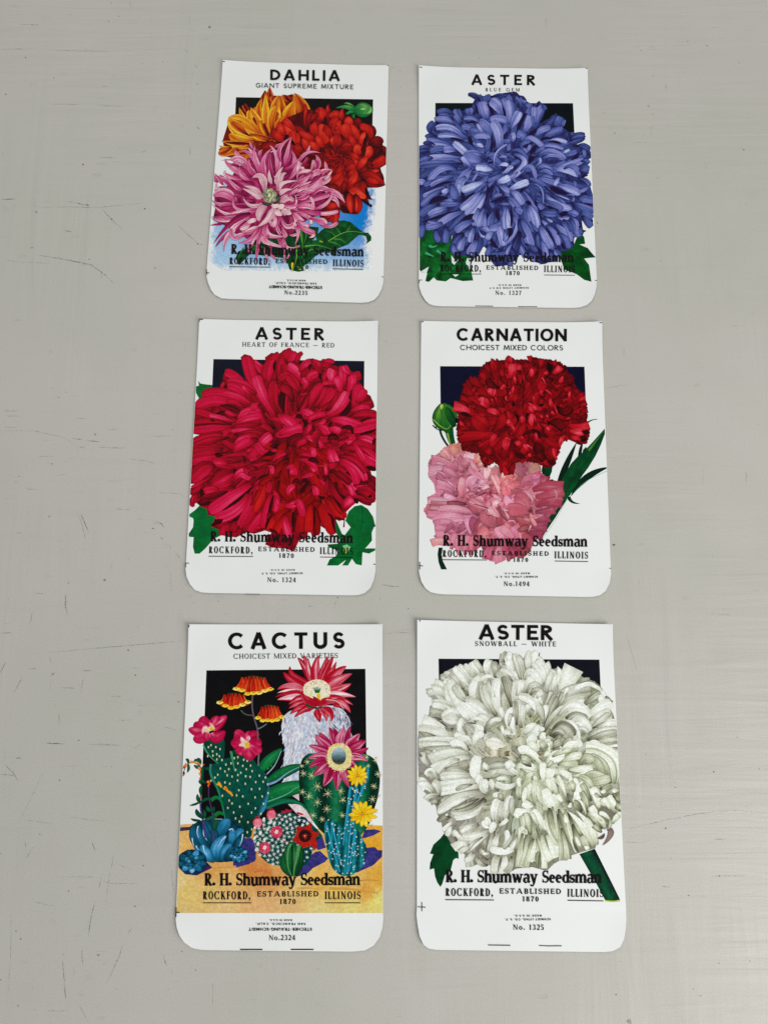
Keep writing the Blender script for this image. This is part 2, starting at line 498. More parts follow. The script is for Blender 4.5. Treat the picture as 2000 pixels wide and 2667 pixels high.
        P = np.concatenate([[(x0, .68)], arc((x0 + x1) / 2 - .03, .22, (x1 - x0) / 2 - .03, .2, 180, 330, 8), [(x1, .2)]])
        S.append((P, np.r_[np.full(4, b), np.linspace(b, t, 6)])); ln([(x1, 0), (x1, .68)], b)
        ln([(x0 - h - s, .66), (x0, .66)], t); ln([(x1 - h - s, .66), (x1, .66)], t); ln([(x1, t / 2), (x1 + h + s, t / 2)], t)
    elif ch == 'w':
        W = .98 * X; a = [(h + s * .5, .68), (W * .31, 0), (W * .5, .62), (W * .7, 0), (W - h - s * .2, .68)]
        for i in range(4): ln([a[i], a[i + 1]], b if i % 2 == 0 else t * 1.2)
        ln([(0, .66), (b + s, .66)], t); ln([(W * .4, .66), (W * .58, .66)], t); ln([(W - b - s * .8, .66), (W, .66)], t)
    elif ch == 'y':
        W = .7 * X; ln([(h + s * .5, .68), (W * .54, 0)], b); P = [(W - h - s * .3, .68), (W * .52, -.06), (W * .36, -.24), (W * .14, -.22)]
        ln(P, t * 1.3); q = arc(W * .14, -.2, .04, .04, 0, 360, 9); S.append((q, np.full(9, .08)))
        ln([(0, .66), (b + s, .66)], t); ln([(W - b - s * .6, .66), (W, .66)], t)
    elif ch == 'a':
        W = .62 * X; x1 = W - h - s * .3
        P = np.concatenate([arc(W * .47, .5, x1 - W * .47, .17, 160, 0, 9), [(x1, .12), (x1 + h, .03)]])
        S.append((P, np.r_[t * 1.8, np.linspace(t, b, 6), np.full(4, b)])); el(W * .37, .2, W * .37 - h, .185, 55, 300, 14); ln([(W * .4, .4), (x1, .34)], t)
        ln([(W * .45, .02), (x1, .12)], t)
    elif ch == 'e':
        W = .58 * X; el(W / 2, .335, W / 2 - h, .34 - t / 2, 5, 315, 22); ln([(h, .36), (W - h * .6, .36)], t)
    elif ch == 'd':
        W = .68 * X; x1 = W - h - s * .6
        el((x1 + h) / 2, .33, (x1 - h) / 2, .34 - t / 2, 50, 310, 20); ln([(x1, 0), (x1, 1)], b); ln([(x1 - h - s, 1 - t * .5), (x1, 1 - t * .5)], t); ln([(x1, t / 2), (W, t / 2)], t)
    elif ch == 's':
        W = .46 * X; rx = W / 2 - h * .6; rt = .17 - t * .25
        a = arc(W / 2, .68 - t / 2 - rt, rx, rt, 25, 265, 10); c = arc(W / 2, t / 2 + rt, rx, rt, 85, -155, 10)
        P = np.concatenate([a, c[1:]]); q = np.linspace(-1, 1, len(P)); S.append((P, t * 1.1 + (b - t) * np.exp(-(q / .4) ** 2)))
        ln([(W - h * .7, .67), (W - h * .7, .47)], t); ln([(h * .6, .01), (h * .6, .22)], t)
    elif ch == 'o':
        W = .62 * X; el(W / 2, .335, W / 2 - h, .34 - t / 2, 0, 360, 24)
    else:
        W = .38 * X
    return W, S

SANS_B = dict(b=.235, t=.2, s=0)
SANS = dict(b=.15, t=.135, s=0)
SANS_S = dict(b=.25, t=.22, s=0)
SERIF_L = dict(b=.13, t=.06, s=.07)
SERIF = dict(b=.2, t=.085, s=.07)
SERIF_B = dict(b=.215, t=.1, s=.05)
INK = (22, 17, 20)

def text(art, txt, a, b, cap, style, X=1.0, col=INK):
    """set txt so that its baseline runs from a to b (view px), cap height in view px"""
    A, B = art.src(a)[0], art.src(b)[0]
    e = B - A; L = np.linalg.norm(e); e /= L
    up = np.array([e[1], -e[0]])
    H = cap / art.vw[2]
    gl = [glyph(c, X=X, **style) for c in txt]
    tot = sum(g[0] for g in gl)
    n = len(txt)
    track = (L / H - tot) / max(n - 1, 1)
    x = 0.0
    art.pk.high += 2
    off = 0.000010 + art.pk.high * art.pk.STEP
    k = 0
    for (W, S) in gl:
        for P, w in S:
            d = np.zeros_like(P)
            seg = np.diff(P, axis=0); ls = np.linalg.norm(seg, axis=1)[:, None] + 1e-9; seg = seg / ls
            closed = np.linalg.norm(P[0] - P[-1]) < 1e-4
            d[0] = seg[0]; d[-1] = seg[-1]; d[1:-1] = seg[:-1] + seg[1:]
            if closed: d[0] = d[-1] = seg[0] + seg[-1]
            d /= np.linalg.norm(d, axis=1)[:, None] + 1e-9
            N = np.column_stack([-d[:, 1], d[:, 0]])
            G = np.stack([P - N * w[:, None] / 2, P + N * w[:, None] / 2], 1)
            G[..., 0] += x
            Q = A + (G[..., :1] * e + G[..., 1:] * up) * H
            k += 1
            art.grid(Q, np.tile(lin(col), Q.shape[:2] + (1,)), off + (k % 5) * 0.0000003)
        x += W + track

def bar(art, a, b, w, col=INK):
    art.stroke([a, b], w, col, smooth=0, off=art.pk.next())
# ------------------------------------------------------------------ the six packets: sheets, panel, lettering
SPECS = {
 'dahlia': dict(label='seed packet lettered DAHLIA with orange, red and pink dahlias, upper left', region=(520, 140), k=1659/520,
   corners=[(195,57),(1570,97),(58,1790),(1528,1850)],
   left=[(195,57),(58,1790),(58,1850),(72,1905),(95,1962),(125,2002),(180,2030),(240,2034)],
   right=[(1570,97),(1528,1850),(1524,1905),(1510,1955),(1485,2005),(1450,2042),(1400,2062),(1340,2066)],
   marks=[((195,72),(214,72),5),((1560,101),(1570,105),5),((59,1790),(62,1838),5),((62,1819),(82,1821),5),((1514,1853),(1527,1854),6)],
   panel=[(302,357),(1441,375),(1434,660),(288,660)], pcol=(16,14,16),
   title=('DAHLIA',(587,217),(1167,225),88), sub=('GIANT SUPREME MIXTURE',(470,279),(1277,293),38,'SANS'),
   brand=((262,1662),(1363,1684),82), rock=((250,1748),(585,1753),56), ur=((247,1769),(588,1773)), est=((632,1740),(1062,1747),38),
   y=((789,1786),(903,1789),34), ill=((1108,1764),(1362,1770),56), ui=((1107,1786),(1359,1792)),
   small=[('STECHER-TRAUNG-SCHMIDT',(1020,1931),(577,1924),23),('SAN FRANCISCO, CALIF.',(972,1903),(628,1897),15),('MADE IN U.S.A.',(882,1879),(722,1876),12)],
   num=('No.2235',(705,1999),(897,2005),34), seed=4),
 'aster_blue': dict(label='seed packet lettered ASTER BLUE GEM with one violet blue aster, upper right', region=(1070, 150), k=1659/520,
   corners=[(66,72),(1465,92),(66,1850),(1545,1850)],
   left=[(66,72),(66,1850),(70,1905),(88,1965),(120,2018),(150,2045),(190,2058),(240,2062)],
   right=[(1465,92),(1545,1850),(1540,1905),(1525,1970),(1500,2020),(1460,2055),(1400,2073),(1340,2077)],
   marks=[((68,87),(95,88),5),((1448,95),(1464,97),5),((66,1847),(93,1847),5),((69,1847),(69,1874),5),((1529,1850),(1546,1850),5),((535,2063),(683,2065),5),((890,2069),(1050,2070),5)],
   panel=[(203,373),(1347,375),(1362,700),(201,700)], pcol=(6,16,20),
   title=('ASTER',(502,224),(1037,227),86), sub=('BLUE GEM',(620,277),(902,278),28,'SERIF_L2'),
   brand=((247,1692),(1352,1698),80), rock=((245,1775),(582,1778),56), ur=((245,1797),(585,1797)), est=((626,1760),(1058,1764),36),
   y=((789,1806),(903,1807),34), ill=((1106,1781),(1362,1784),55), ui=((1106,1805),(1360,1807)),
   small=[('SCHMIDT LITHO CO S F',(978,1905),(655,1907),14),('MADE IN U.S.A.',(917,1883),(722,1884),13)],
   num=('No. 1327',(702,1970),(917,1972),35), seed=9),
 'aster_red': dict(label='seed packet lettered ASTER HEART OF FRANCE RED with one crimson aster, middle left', region=(470, 810), k=1572/540,
   corners=[(145,62),(1497,82),(42,1915),(1478,1925)],
   left=[(145,62),(42,1915),(40,1960),(48,2015),(75,2075),(110,2115),(160,2134),(220,2138)],
   right=[(1497,82),(1478,1925),(1478,1975),(1465,2040),(1440,2100),(1395,2140),(1345,2154),(1290,2156)],
   marks=[((145,66),(174,66),6),((148,63),(146,85),5),((42,1912),(66,1912),5),((42,1912),(40,1946),5),((1464,1921),(1478,1921),6),((490,2147),(602,2149),3)],
   panel=[(250,363),(1394,378),(1392,620),(238,640)], pcol=(16,20,34),
   title=('ASTER',(567,215),(1094,221),92), sub=('HEART OF FRANCE _ RED',(470,269),(1167,276),34,'SERIF_L'),
   brand=((228,1748),(1308,1760),80), rock=((217,1837),(547,1840),52), ur=((214,1860),(551,1862)), est=((590,1822),(1018,1827),35),
   y=((747,1872),(860,1874),34), ill=((1058,1844),(1308,1848),52), ui=((1058,1866),(1306,1870)),
   small=[('SCHMIDT LITHO. CO. S. F.',(928,1982),(612,1985),14),('MADE IN U.S.A.',(868,1958),(680,1960),12)],
   num=('No. 1324',(660,2056),(875,2058),36), seed=14),
 'carnation': dict(label='seed packet lettered CARNATION with a red and a pink carnation and bud, middle right', region=(1070, 820), k=1622/550,
   corners=[(80,48),(1463,58),(60,1945),(1535,1948)],
   left=[(80,48),(60,1945),(65,1990),(80,2050),(110,2100),(150,2130),(210,2143),(270,2147)],
   right=[(1463,58),(1535,1948),(1537,1990),(1525,2060),(1495,2120),(1450,2155),(1400,2165),(1340,2167)],
   marks=[((80,58),(97,53),6),((1443,68),(1464,69),5),((60,1928),(94,1929),5),((68,1898),(68,1957),6),((1524,1947),(1536,1948),5)],
   panel=[(224,393),(1333,397),(1350,840),(228,720)], pcol=(10,12,38),
   title=('CARNATION',(357,198),(1197,203),96), sub=('CHOICEST MIXED COLORS',(380,270),(1168,273),40,'SANS'),
   brand=((247,1775),(1355,1782),84), rock=((245,1860),(578,1862),52), ur=((243,1882),(585,1884)), est=((622,1848),(1058,1852),34),
   y=((787,1898),(900,1899),32), ill=((1103,1871),(1360,1874),53), ui=((1104,1892),(1360,1896)),
   small=[('SCHMIDT LITHO. CO. S. F.',(975,2006),(648,2007),14),('MADE IN U.S.A.',(913,1980),(712,1982),13)],
   num=('No.1494',(713,2084),(910,2086),36), seed=21),
 'cactus': dict(label='seed packet lettered CACTUS with many cacti in bloom on yellow sand, lower left', region=(440, 1600), k=1426/580,
   corners=[(130,66),(1367,66),(45,1912),(1370,1912)],
   left=[(130,66),(45,1912),(45,1960),(52,2005),(70,2055),(100,2100),(150,2137),(205,2149),(260,2152)],
   right=[(1367,66),(1370,1912),(1372,1955),(1366,2010),(1348,2070),(1310,2122),(1255,2153),(1190,2160),(1150,2161)],
   marks=[((133,68),(131,86),6),((47,1878),(46,1940),6),((46,1911),(70,1911),6),((457,2147),(600,2147),7),((781,2147),(927,2147),7)],
   panel=[(240,360),(1258,350),(1264,860),(1268,1330),(202,1310),(217,930)], pcol=(14,13,15),
   title=('CACTUS',(385,225),(1123,221),106), sub=('CHOICEST MIXED VARIETIES',(415,286),(1082,281),32,'SERIF_L'),
   brand=((228,1740),(1225,1737),80), rock=((219,1828),(522,1828),52), ur=((217,1850),(527,1850)), est=((565,1810),(958,1809),34),
   y=((710,1858),(813,1858),33), ill=((999,1827),(1228,1826),50), ui=((998,1850),(1226,1850)),
   small=[('STECHER-TRAUNG-SCHMIDT',(917,2009),(512,2009),19),('SAN FRANCISCO, CALIF.',(875,1978),(558,1977),14),('MADE IN U.S.A.',(790,1955),(643,1955),11)],
   num=('No.2324',(641,2088),(810,2088),33), seed=33),
 'aster_white': dict(label='seed packet lettered ASTER SNOWBALL WHITE with one white aster on a green stem, lower right', region=(1060, 1600), k=1450/590,
   corners=[(65,38),(1310,66),(63,1880),(1402,1905)],
   left=[(65,38),(63,1880),(60,1925),(68,1990),(80,2060),(105,2115),(140,2140),(185,2147),(230,2149)],
   right=[(1310,66),(1402,1905),(1403,1945),(1398,2010),(1385,2080),(1360,2130),(1315,2155),(1260,2162),(1200,2162)],
   marks=[((82,38),(82,48),5),((67,1875),(119,1877),4.5),((95,1845),(95,1903),4.5),((517,2117),(660,2119),5),((843,2120),(900,2123),4.5),((898,2123),(988,2122),5)],
   panel=[(201,285),(1231,291),(1242,540),(205,480)], pcol=(14,17,26),
   title=('ASTER',(458,163),(938,167),96), sub=('SNOWBALL _ WHITE',(435,204),(952,207),31,'SERIF_L2'),
   brand=((248,1718),(1245,1723),80), rock=((247,1805),(550,1807),50), ur=((245,1829),(557,1831)), est=((591,1790),(985,1793),34),
   y=((738,1840),(842,1841),32), ill=((1026,1810),(1257,1813),50), ui=((1027,1833),(1257,1837)),
   small=[('SCHMIDT LITHO. CO. S. F.',(919,1947),(627,1949),13),('MADE IN U.S.A.',(862,1925),(685,1926),12)],
   num=('No. 1325',(678,2020),(875,2022),34), seed=40),
}
STY = {'SANS': SANS, 'SERIF_L': dict(b=.16, t=.085, s=.07), 'SERIF_L2': dict(b=.19, t=.08, s=.07)}
PK = {}
for key, S in SPECS.items():
    pk = Packet(S['label'], S['region'], S['k'], S['corners'], S['seed'])
    PK[key] = pk
    sheet(pk, 'back_sheet', S['left'], S['right'], -0.00019, 0.00012, paper_mat, inset=-0.0012)
    sheet(pk, 'front_sheet', S['left'], S['right'], 0.0, 0.00014, paper_mat)
    pn = Art(pk, 'black_panel')
    def pfn(V, C, c=S['pcol']):
        n = vnoise(V[:, 0] / 9, V[:, 1] / 9, 3)[:, None]
        return C * (0.8 + 0.5 * n)
    pn.poly(S['panel'], S['pcol'], cell=14, fn=pfn)
    pn.build()

def letter(key):
    """everything printed in black, over the picture"""
    S, pk = SPECS[key], PK[key]
    a = Art(pk, 'title_lettering'); text(a, *S['title'], SANS_B, X=dict(CARNATION=1.1, CACTUS=1.1).get(S['title'][0], 1.22)); a.build(False)
    a = Art(pk, 'subtitle_lettering'); t_, p0, p1, cap, st = S['sub']
    text(a, t_, p0, p1, cap, STY[st], X=1.15 if st == 'SANS' else 1.08); a.build(False)
    a = Art(pk, 'seedsman_lettering'); text(a, 'R. H. Shumway Seedsman', *S['brand'], SERIF_B, X=.9); a.build(False)
    a = Art(pk, 'town_lettering'); text(a, 'ROCKFORD,', *S['rock'], dict(b=.185, t=.08, s=.04), X=.74); a.build(False)
    for k_ in ('ur', 'ui'): a = Art(pk, 'underline'); bar(a, *S[k_], 5.2); a.build(False)
    a = Art(pk, 'town_lettering'); text(a, 'ILLINOIS', *S['ill'], dict(b=.185, t=.08, s=.04), X=.8); a.build(False)
    a = Art(pk, 'established_lettering'); text(a, 'ESTABLISHED', *S['est'], dict(b=.23, t=.125, s=.09), X=1.25); a.build(False)
    a = Art(pk, 'year_lettering'); text(a, '1870', *S['y'], dict(b=.24, t=.11, s=.05), X=1.2); a.build(False)
    a = Art(pk, 'printer_lettering')
    for i, (t_, p0, p1, cap) in enumerate(S['small']): text(a, t_, p0, p1, cap, SANS_S if cap > 17 else SANS_S, X=1.2, col=(28, 26, 30))
    a.build(False)
    a = Art(pk, 'number_lettering'); text(a, *S['num'], dict(b=.19, t=.085, s=.05), X=1.05, col=(28, 26, 30)); a.build(False)
    for p0, p1, w in S['marks']:
        a = Art(pk, 'crop_mark'); bar(a, p0, p1, w); a.build(False)
# ------------------------------------------------------------------ printed flowers: petals as ribbons of ink
def ramp(pal, t):
    pal = lin(pal); n = len(pal) - 1
    t = np.clip(np.asarray(t, float), 0, 1) * n
    i = np.minimum(t.astype(int), n - 1); f = (t - i)[..., None]
    return pal[i] * (1 - f) + pal[i + 1] * f

def width_of(shape, s):
    if shape == 's':   # strap, blunt
        return np.minimum(1, .32 + s * 1.35) * (.62 + .38 * np.clip((1 - s) / .1, 0, 1) ** .6)
    if shape == 'p':   # pointed
        return np.clip(.35 + 2.6 * s, 0, 1) * np.clip((1.0 - s) / .62, 0, 1) ** .75
    if shape == 'o':   # oval
        return np.sin(np.pi * np.clip(s * .93 + .05, 0, 1)) ** .6
    if shape == 'd':   # a gap: pointed at both ends
        return np.sin(np.pi * np.clip(s * .96 + .02, 0, 1)) ** .85
    if shape == 't':   # tapering from the base
        return np.clip(1 - s, 0, 1) ** .8 + .03
    if shape == 'f':   # fan: narrow base, ragged wide end
        return .3 + .7 * s ** .8
    return np.ones_like(s)

def petal(art, a, m, b, w, tone, pal, shape='s', rnd=random, base=.34, edge=.15, streak=.18, n=13, k=9, sheen=.1, ragged=0.0, side=None, rim=.3, mid=0.0, off=None):
    if tone < .22 and shape in 'sof': shape, base, sheen, w = 'd', .0, .0, w * .85
    P0, Pm, P1 = art.src(a)[0], art.src(m)[0], art.src(b)[0]
    c = 2 * Pm - (P0 + P1) / 2
    s = np.linspace(0, 1, n)
    C = (1 - s)[:, None] ** 2 * P0 + 2 * (s * (1 - s))[:, None] * c + (s ** 2)[:, None] * P1
    d = np.gradient(C, axis=0); d /= np.linalg.norm(d, axis=1)[:, None] + 1e-9
    N = np.column_stack([-d[:, 1], d[:, 0]])
    t = np.linspace(-1, 1, k)
    ww = width_of(shape, s) * w / art.vw[2] / 2
    G = C[:, None] + N[:, None] * (ww[:, None] * t[None])[..., None]
    if ragged:
        j = np.array([rnd.uniform(-1, 1) for _ in range(k)])
        G[-1] += d[-1] * (j * ragged / art.vw[2])[:, None]
        G[-2] += d[-2] * (j * ragged * .5 / art.vw[2])[:, None]
    if rim and tone > .35:      # dark line of shade printed round the petal
        q = .9 / (ww + 2.2)
        Gr = np.stack([C - N * (ww * (1.0 + q))[:, None], C + N * (ww * (1.0 + q))[:, None]], 1)
        Gr[-1] += d[-1] * .7
        art.grid(Gr, ramp(pal, np.full((n, 2), tone - rim)), None)
    S, T = np.meshgrid(s, t, indexing='ij')
    sd = rnd.uniform(-.09, .09) if side is None else side
    hs = rnd.uniform(.45, .8)
    st = np.array([rnd.uniform(-1, 1) for _ in range(k)])
    ph = rnd.uniform(0, 50)
    V = tone - base * np.exp(-S / .17) + sheen * np.exp(-((S - hs) / .22) ** 2) * (1 - T ** 2) + sd * T
    V = V - edge * np.clip((np.abs(T) - .6) / .4, 0, 1) ** 1.5 - .06 * np.exp(-(1 - S) / .06)
    if mid: V = V - mid * np.exp(-(T / .38) ** 2) * (1 - .5 * S)
    V = V + streak * .5 * st[None] + .09 * (vnoise(S * 5 + ph, T * 1.5 + ph, 5) - .5)
    art.grid(G, ramp(pal, V), off)

def petals(art, txt, pal, shape='s', rnd=random, g=1.0, **kw):
    for l in txt.strip().splitlines():
        l = l.split('#')[0].split()
        if not l: continue
        sh = l[8] if len(l) > 8 else shape
        v = [float(q) for q in l[:8]]
        petal(art, v[0:2], v[2:4], v[4:6], v[6], .5 + (v[7] - .5) * g, pal, sh, rnd, **kw)

def inside(poly, x, y):
    c = False; j = len(poly) - 1
    for i in range(len(poly)):
        if (poly[i][1] > y) != (poly[j][1] > y) and x < (poly[j][0] - poly[i][0]) * (y - poly[i][1]) / (poly[j][1] - poly[i][1] + 1e-12) + poly[i][0]:
            c = not c
        j = i
    return c

def fill(art, outline, cen, count, w, pal, tone, shape='s', rnd=random, length=(.22, .5), curl=.18, rmin=.15, rot=0, **kw):
    """loose rows of petals radiating from cen, kept inside the outline, outer rows first"""
    out = np.array(outline, float)
    items = []
    for _ in range(count * 3):
        x = rnd.uniform(out[:, 0].min(), out[:, 0].max()); y = rnd.uniform(out[:, 1].min(), out[:, 1].max())
        if not inside(out, x, y): continue
        dx, dy = x - cen[0], y - cen[1]
        r = math.hypot(dx, dy)
        R = max(np.abs(out - np.array([cen])).max(), 1)
        if r < rmin * R: continue
        items.append((r, x, y, dx / r, dy / r))
        if len(items) >= count: break
    items.sort(reverse=True)
    R = np.linalg.norm(out - np.array([cen]), axis=1).mean()
    for r, x, y, ux, uy in items:
        L = rnd.uniform(*length) * R
        L = min(L, r * .9)
        aa = rnd.uniform(-.25, .25) + rot
        ux, uy = ux * math.cos(aa) - uy * math.sin(aa), ux * math.sin(aa) + uy * math.cos(aa)
        q = rnd.uniform(-curl, curl) * L
        bx, by = x - ux * L, y - uy * L
        mx_, my_ = (x + bx) / 2 - uy * q, (y + by) / 2 + ux * q
        petal(art, (bx, by), (mx_, my_), (x, y), w * rnd.uniform(.7, 1.25), rnd.uniform(*tone), pal, shape, rnd, n=9, k=7, **kw)

def blot(art, outline, pal, t0, t1, sc=10, cell=5, seed=1, smooth=0, view=None):
    def fn(V, C):
        n = .6 * vnoise(V[:, 0] / sc, V[:, 1] / sc, seed) + .4 * vnoise(V[:, 0] / sc * 2.3, V[:, 1] / sc * 2.3, seed + 7)
        return ramp(pal, t0 + (t1 - t0) * n)
    art.poly(outline, (0, 0, 0), cell=cell, fn=fn, smooth=smooth)
def jag(P, step, amp, rnd):
    """saw-toothed petal edge along a closed outline"""
    P = np.array(P, float); out = []
    n = len(P); cen = P.mean(0)
    for i in range(n):
        a, b = P[i], P[(i + 1) % n]
        L = np.linalg.norm(b - a); m = max(int(L / step), 1)
        e = (b - a) / (L + 1e-9); no = np.array([e[1], -e[0]])
        if np.dot(no, (a + b) / 2 - cen) < 0: no = -no
        for j in range(m):
            t = j / m
            out.append(a + (b - a) * t + no * rnd.uniform(-.3, 0) * amp)
            out.append(a + (b - a) * (t + .5 / m) + no * rnd.uniform(.2, 1) * amp)
    return np.array(out)

class Field:
    """colours sampled at points of a printed picture, blended between them"""
    def __init__(s, art, pts, p=3.0, warp=6, seed=1):
        s.P = art.src([q[:2] for q in pts]); s.C = lin([q[2:5] for q in pts]); s.p, s.w, s.seed = p, warp, seed
    def more(s, art, pts):
        s.P = np.concatenate([s.P, art.src([q[:2] for q in pts])]); s.C = np.concatenate([s.C, lin([q[2:5] for q in pts])])
    def at(s, V, warp=None):
        w = s.w if warp is None else warp
        x = V[:, 0] + w * (vnoise(V[:, 0] / 7, V[:, 1] / 7, s.seed) - .5) * 2; y = V[:, 1] + w * (vnoise(V[:, 0] / 7, V[:, 1] / 7, s.seed + 3) - .5) * 2
        d = np.hypot(x[:, None] - s.P[None, :, 0], y[:, None] - s.P[None, :, 1]) + .5
        k = d ** -s.p
        return (k @ s.C) / k.sum(1)[:, None]

def pal_at(field, p, dark=.16, lite=.34):
    c = field.at(np.array([p], float), 0)[0]
    def srgb(v): return np.where(v <= .0031308, v * 12.92, 1.055 * np.clip(v, 0, 1) ** (1 / 2.4) - .055) * 255
    steps = [c * dark, c * .42, c * .72, c, c * (1 - lite * .45) + .9 * lite * .45, c * (1 - lite) + .92 * lite]
    return [tuple(srgb(v)) for v in steps]

def blot_field(art, outline, field, cell=3, amp=.35, sc=5, seed=2, gain=1.0):
    def fn(V, C):
        n = .6 * vnoise(V[:, 0] / sc, V[:, 1] / sc, seed) + .4 * vnoise(V[:, 0] / sc * 2.7, V[:, 1] / sc * 2.7, seed + 5)
        return field.at(V) * gain * (1 - amp + 2 * amp * n)[:, None]
    art.poly(outline, (0, 0, 0), cell=cell, fn=fn)

def fill_field(art, outline, cen, count, w, field, tone, shape, rnd, length, curl=.2, rmin=.1, lite=.34, dark=.16, spin=.25, **kw):
    out = np.array(outline, float); items = []
    R = np.linalg.norm(out - np.array([cen]), axis=1).mean()
    for _ in range(count * 4):
        x = rnd.uniform(out[:, 0].min(), out[:, 0].max()); y = rnd.uniform(out[:, 1].min(), out[:, 1].max())
        if not inside(out, x, y): continue
        r = math.hypot(x - cen[0], y - cen[1])
        if r < rmin * R: continue
        items.append((r, x, y))
        if len(items) >= count: break
    items.sort(reverse=True)
    for r, x, y in items:
        a = math.atan2(y - cen[1], x - cen[0]) + rnd.uniform(-spin, spin)
        L = min(rnd.uniform(*length) * R, r * .95)
        ux, uy = math.cos(a), math.sin(a); q = rnd.uniform(-curl, curl) * L
        bx, by = x - ux * L, y - uy * L
        mx_, my_ = (x + bx) / 2 - uy * q, (y + by) / 2 + ux * q
        pal = pal_at(field, art.src([(mx_ * .4 + x * .6, my_ * .4 + y * .6)])[0], dark, lite)
        petal(art, (bx, by), (mx_, my_), (x, y), w * rnd.uniform(.7, 1.25), rnd.uniform(*tone), pal, shape, rnd, n=9, k=8, **kw)

def petals_field(art, txt, field, shape='s', rnd=random, lite=.34, dark=.16, **kw):
    for l in txt.strip().splitlines():
        l = l.split()
        if not l: continue
        v = [float(q) for q in l[:8]]
        pal = pal_at(field, art.src([((v[2] + v[4]) / 2, (v[3] + v[5]) / 2)])[0], dark, lite)
        petal(art, v[0:2], v[2:4], v[4:6], v[6], v[7], pal, l[8] if len(l) > 8 else shape, rnd, **kw)
# ------------------------------------------------------------------ DAHLIA
pk = PK['dahlia']
rn = random.Random(5)
PAPER = lin((232, 235, 234))
sk = Art(pk, 'blue_sky_wash')
def skyfn(V, C):
    x = (V[:, 0] - 520) * pk.k; y = (V[:, 1] - 140) * pk.k
    r = np.clip((x - 500) / 800, 0, 1)
    deep = np.clip(1.25 - np.abs(y - 1330) / 420, 0, 1) * (.25 + .75 * r)
    deep = np.maximum(deep, np.clip(1 - np.hypot(x - 470, y - 1560) / 230, 0, 1) * .75)
    c1, c2 = lin((14, 124, 206)), lin((176, 208, 234))
    c = c2 * (1 - deep[:, None]) + c1 * deep[:, None]
    n = .5 * vnoise(V[:, 0] / 8, V[:, 1] / 8, 4) + .5 * vnoise(V[:, 0] / 3.2, V[:, 1] / 3.2, 6)
    e = np.minimum.reduce([1465 - 60 * np.clip((y - 1250) / 300, 0, 1) - x, (1800 - y) * .8 + 12, (x - 85) * 1.2, y - 1040 + 0 * x])
    m = np.clip(e / 60 + (n - .5) * 1.5, 0, 1)[:, None]
    return PAPER * (1 - m) + c * m
sk.poly([(190,900),(260,960),(1110,1000),(1470,1110),(1470,1250),(1440,1560),(1440,1700),(1440,1790),(1200,1800),(900,1815),(500,1800),(200,1800),(80,1720),(88,1440),(200,1250)], (255,255,255), cell=2.6, fn=skyfn)
sk.build()
LG = [(0,24,12),(2,50,22),(6,76,30),(20,104,36),(70,140,44),(150,180,60)]
lf = Art(pk, 'leaves')
blot(lf, [(700,1420),(850,1450),(900,1430),(990,1440),(980,1500),(930,1560),(870,1640),(850,1760),(870,1800),(820,1810),(770,1800),(745,1790),(720,1700),(560,1680),(420,1660),(380,1700),(330,1755),(315,1740),(300,1690),(320,1640),(420,1600),(440,1540),(560,1470)], LG, .0, .55, sc=8, cell=4)
K = 1659 / 250
lf.view((775, 460, K))
blot(lf, [(700,760),(800,750),(920,780),(1050,890),(1150,960),(1220,965),(1275,1030),(1270,1100),(1180,1160),(1200,1100),(1180,1030),(1100,1000),(1050,1010),(960,1090),(870,1170),(690,1240),(640,1370),(560,1280),(400,1290),(300,1380),(180,1500),(60,1560),(0,1500),(60,1300),(120,1180),(250,1100),(330,1090),(310,1020),(400,930),(480,870),(640,840)], LG, .1, .62, sc=9, cell=4, seed=8)
lf.stroke([(530,1110),(720,990),(900,930),(1140,965)], 16, (110,170,60), w1=5)
for a_, m_, b_, c in (((660,1040),(600,960),(480,930),4),((740,990),(700,900),(620,850),4),((620,1070),(760,1080),(820,1140),8),((560,1120),(680,1150),(750,1200),7),((850,940),(900,880),(900,830),5),((130,1200),(330,1170),(600,1250),16),((100,1340),(240,1240),(330,1270),10),((60,930),(60,1060),(100,1220),14),((160,950),(130,1100),(110,1160),6)):
    lf.stroke([a_, m_, b_], c * 1.6, (96,160,56), w1=3)
lf.stroke([(380,1110),(440,1125)], 30, (150,180,40), w1=12)
lf.view((545, 460, K))
for a_, m_, b_, w, c in (((1580,900),(1620,1100),(1600,1400),30,(60,130,50)),((1500,1180),(1520,1400),(1440,1620),26,(110,170,60)),((1560,1200),(1560,1400),(1500,1560),16,(20,90,60)),((1440,1480),(1430,1560),(1440,1640),40,(220,205,40)),((900,1100),(800,1180),(760,1260),30,(60,130,50)),((600,1220),(520,1330),(490,1500),26,(50,120,40)),((900,1200),(960,1220),(990,1260),26,(40,110,50))):
    lf.stroke([a_, m_, b_], w, c, w1=6)
lf.view((775, 460, K))
lf.stroke([(20,1540),(30,1590),(60,1600)], 50, (196,206,70), w1=16)
lf.stroke([(150,1560),(130,1600),(110,1630)], 20, (170,196,70), w1=8)
lf.build()

bd = Art(pk, 'dahlia_bud', (775, 220, K))
BG = [(0,40,20),(8,84,40),(20,112,50),(60,146,72),(140,184,90),(200,214,140)]
petals(bd, '''
1000 440 900 330 800 320 50 .62 t
1000 460 860 380 660 400 90 .5 p
1000 480 900 470 800 560 60 .4 p
1000 500 960 540 1000 580 50 .4 p
990 430 1130 430 1300 430 250 .5 o
1050 370 1130 350 1230 400 60 .66 o
1080 420 1130 410 1180 420 40 .8 o
1180 500 1260 460 1260 380 50 .72 o
''', BG, rnd=rn, base=.2)
bd.build()

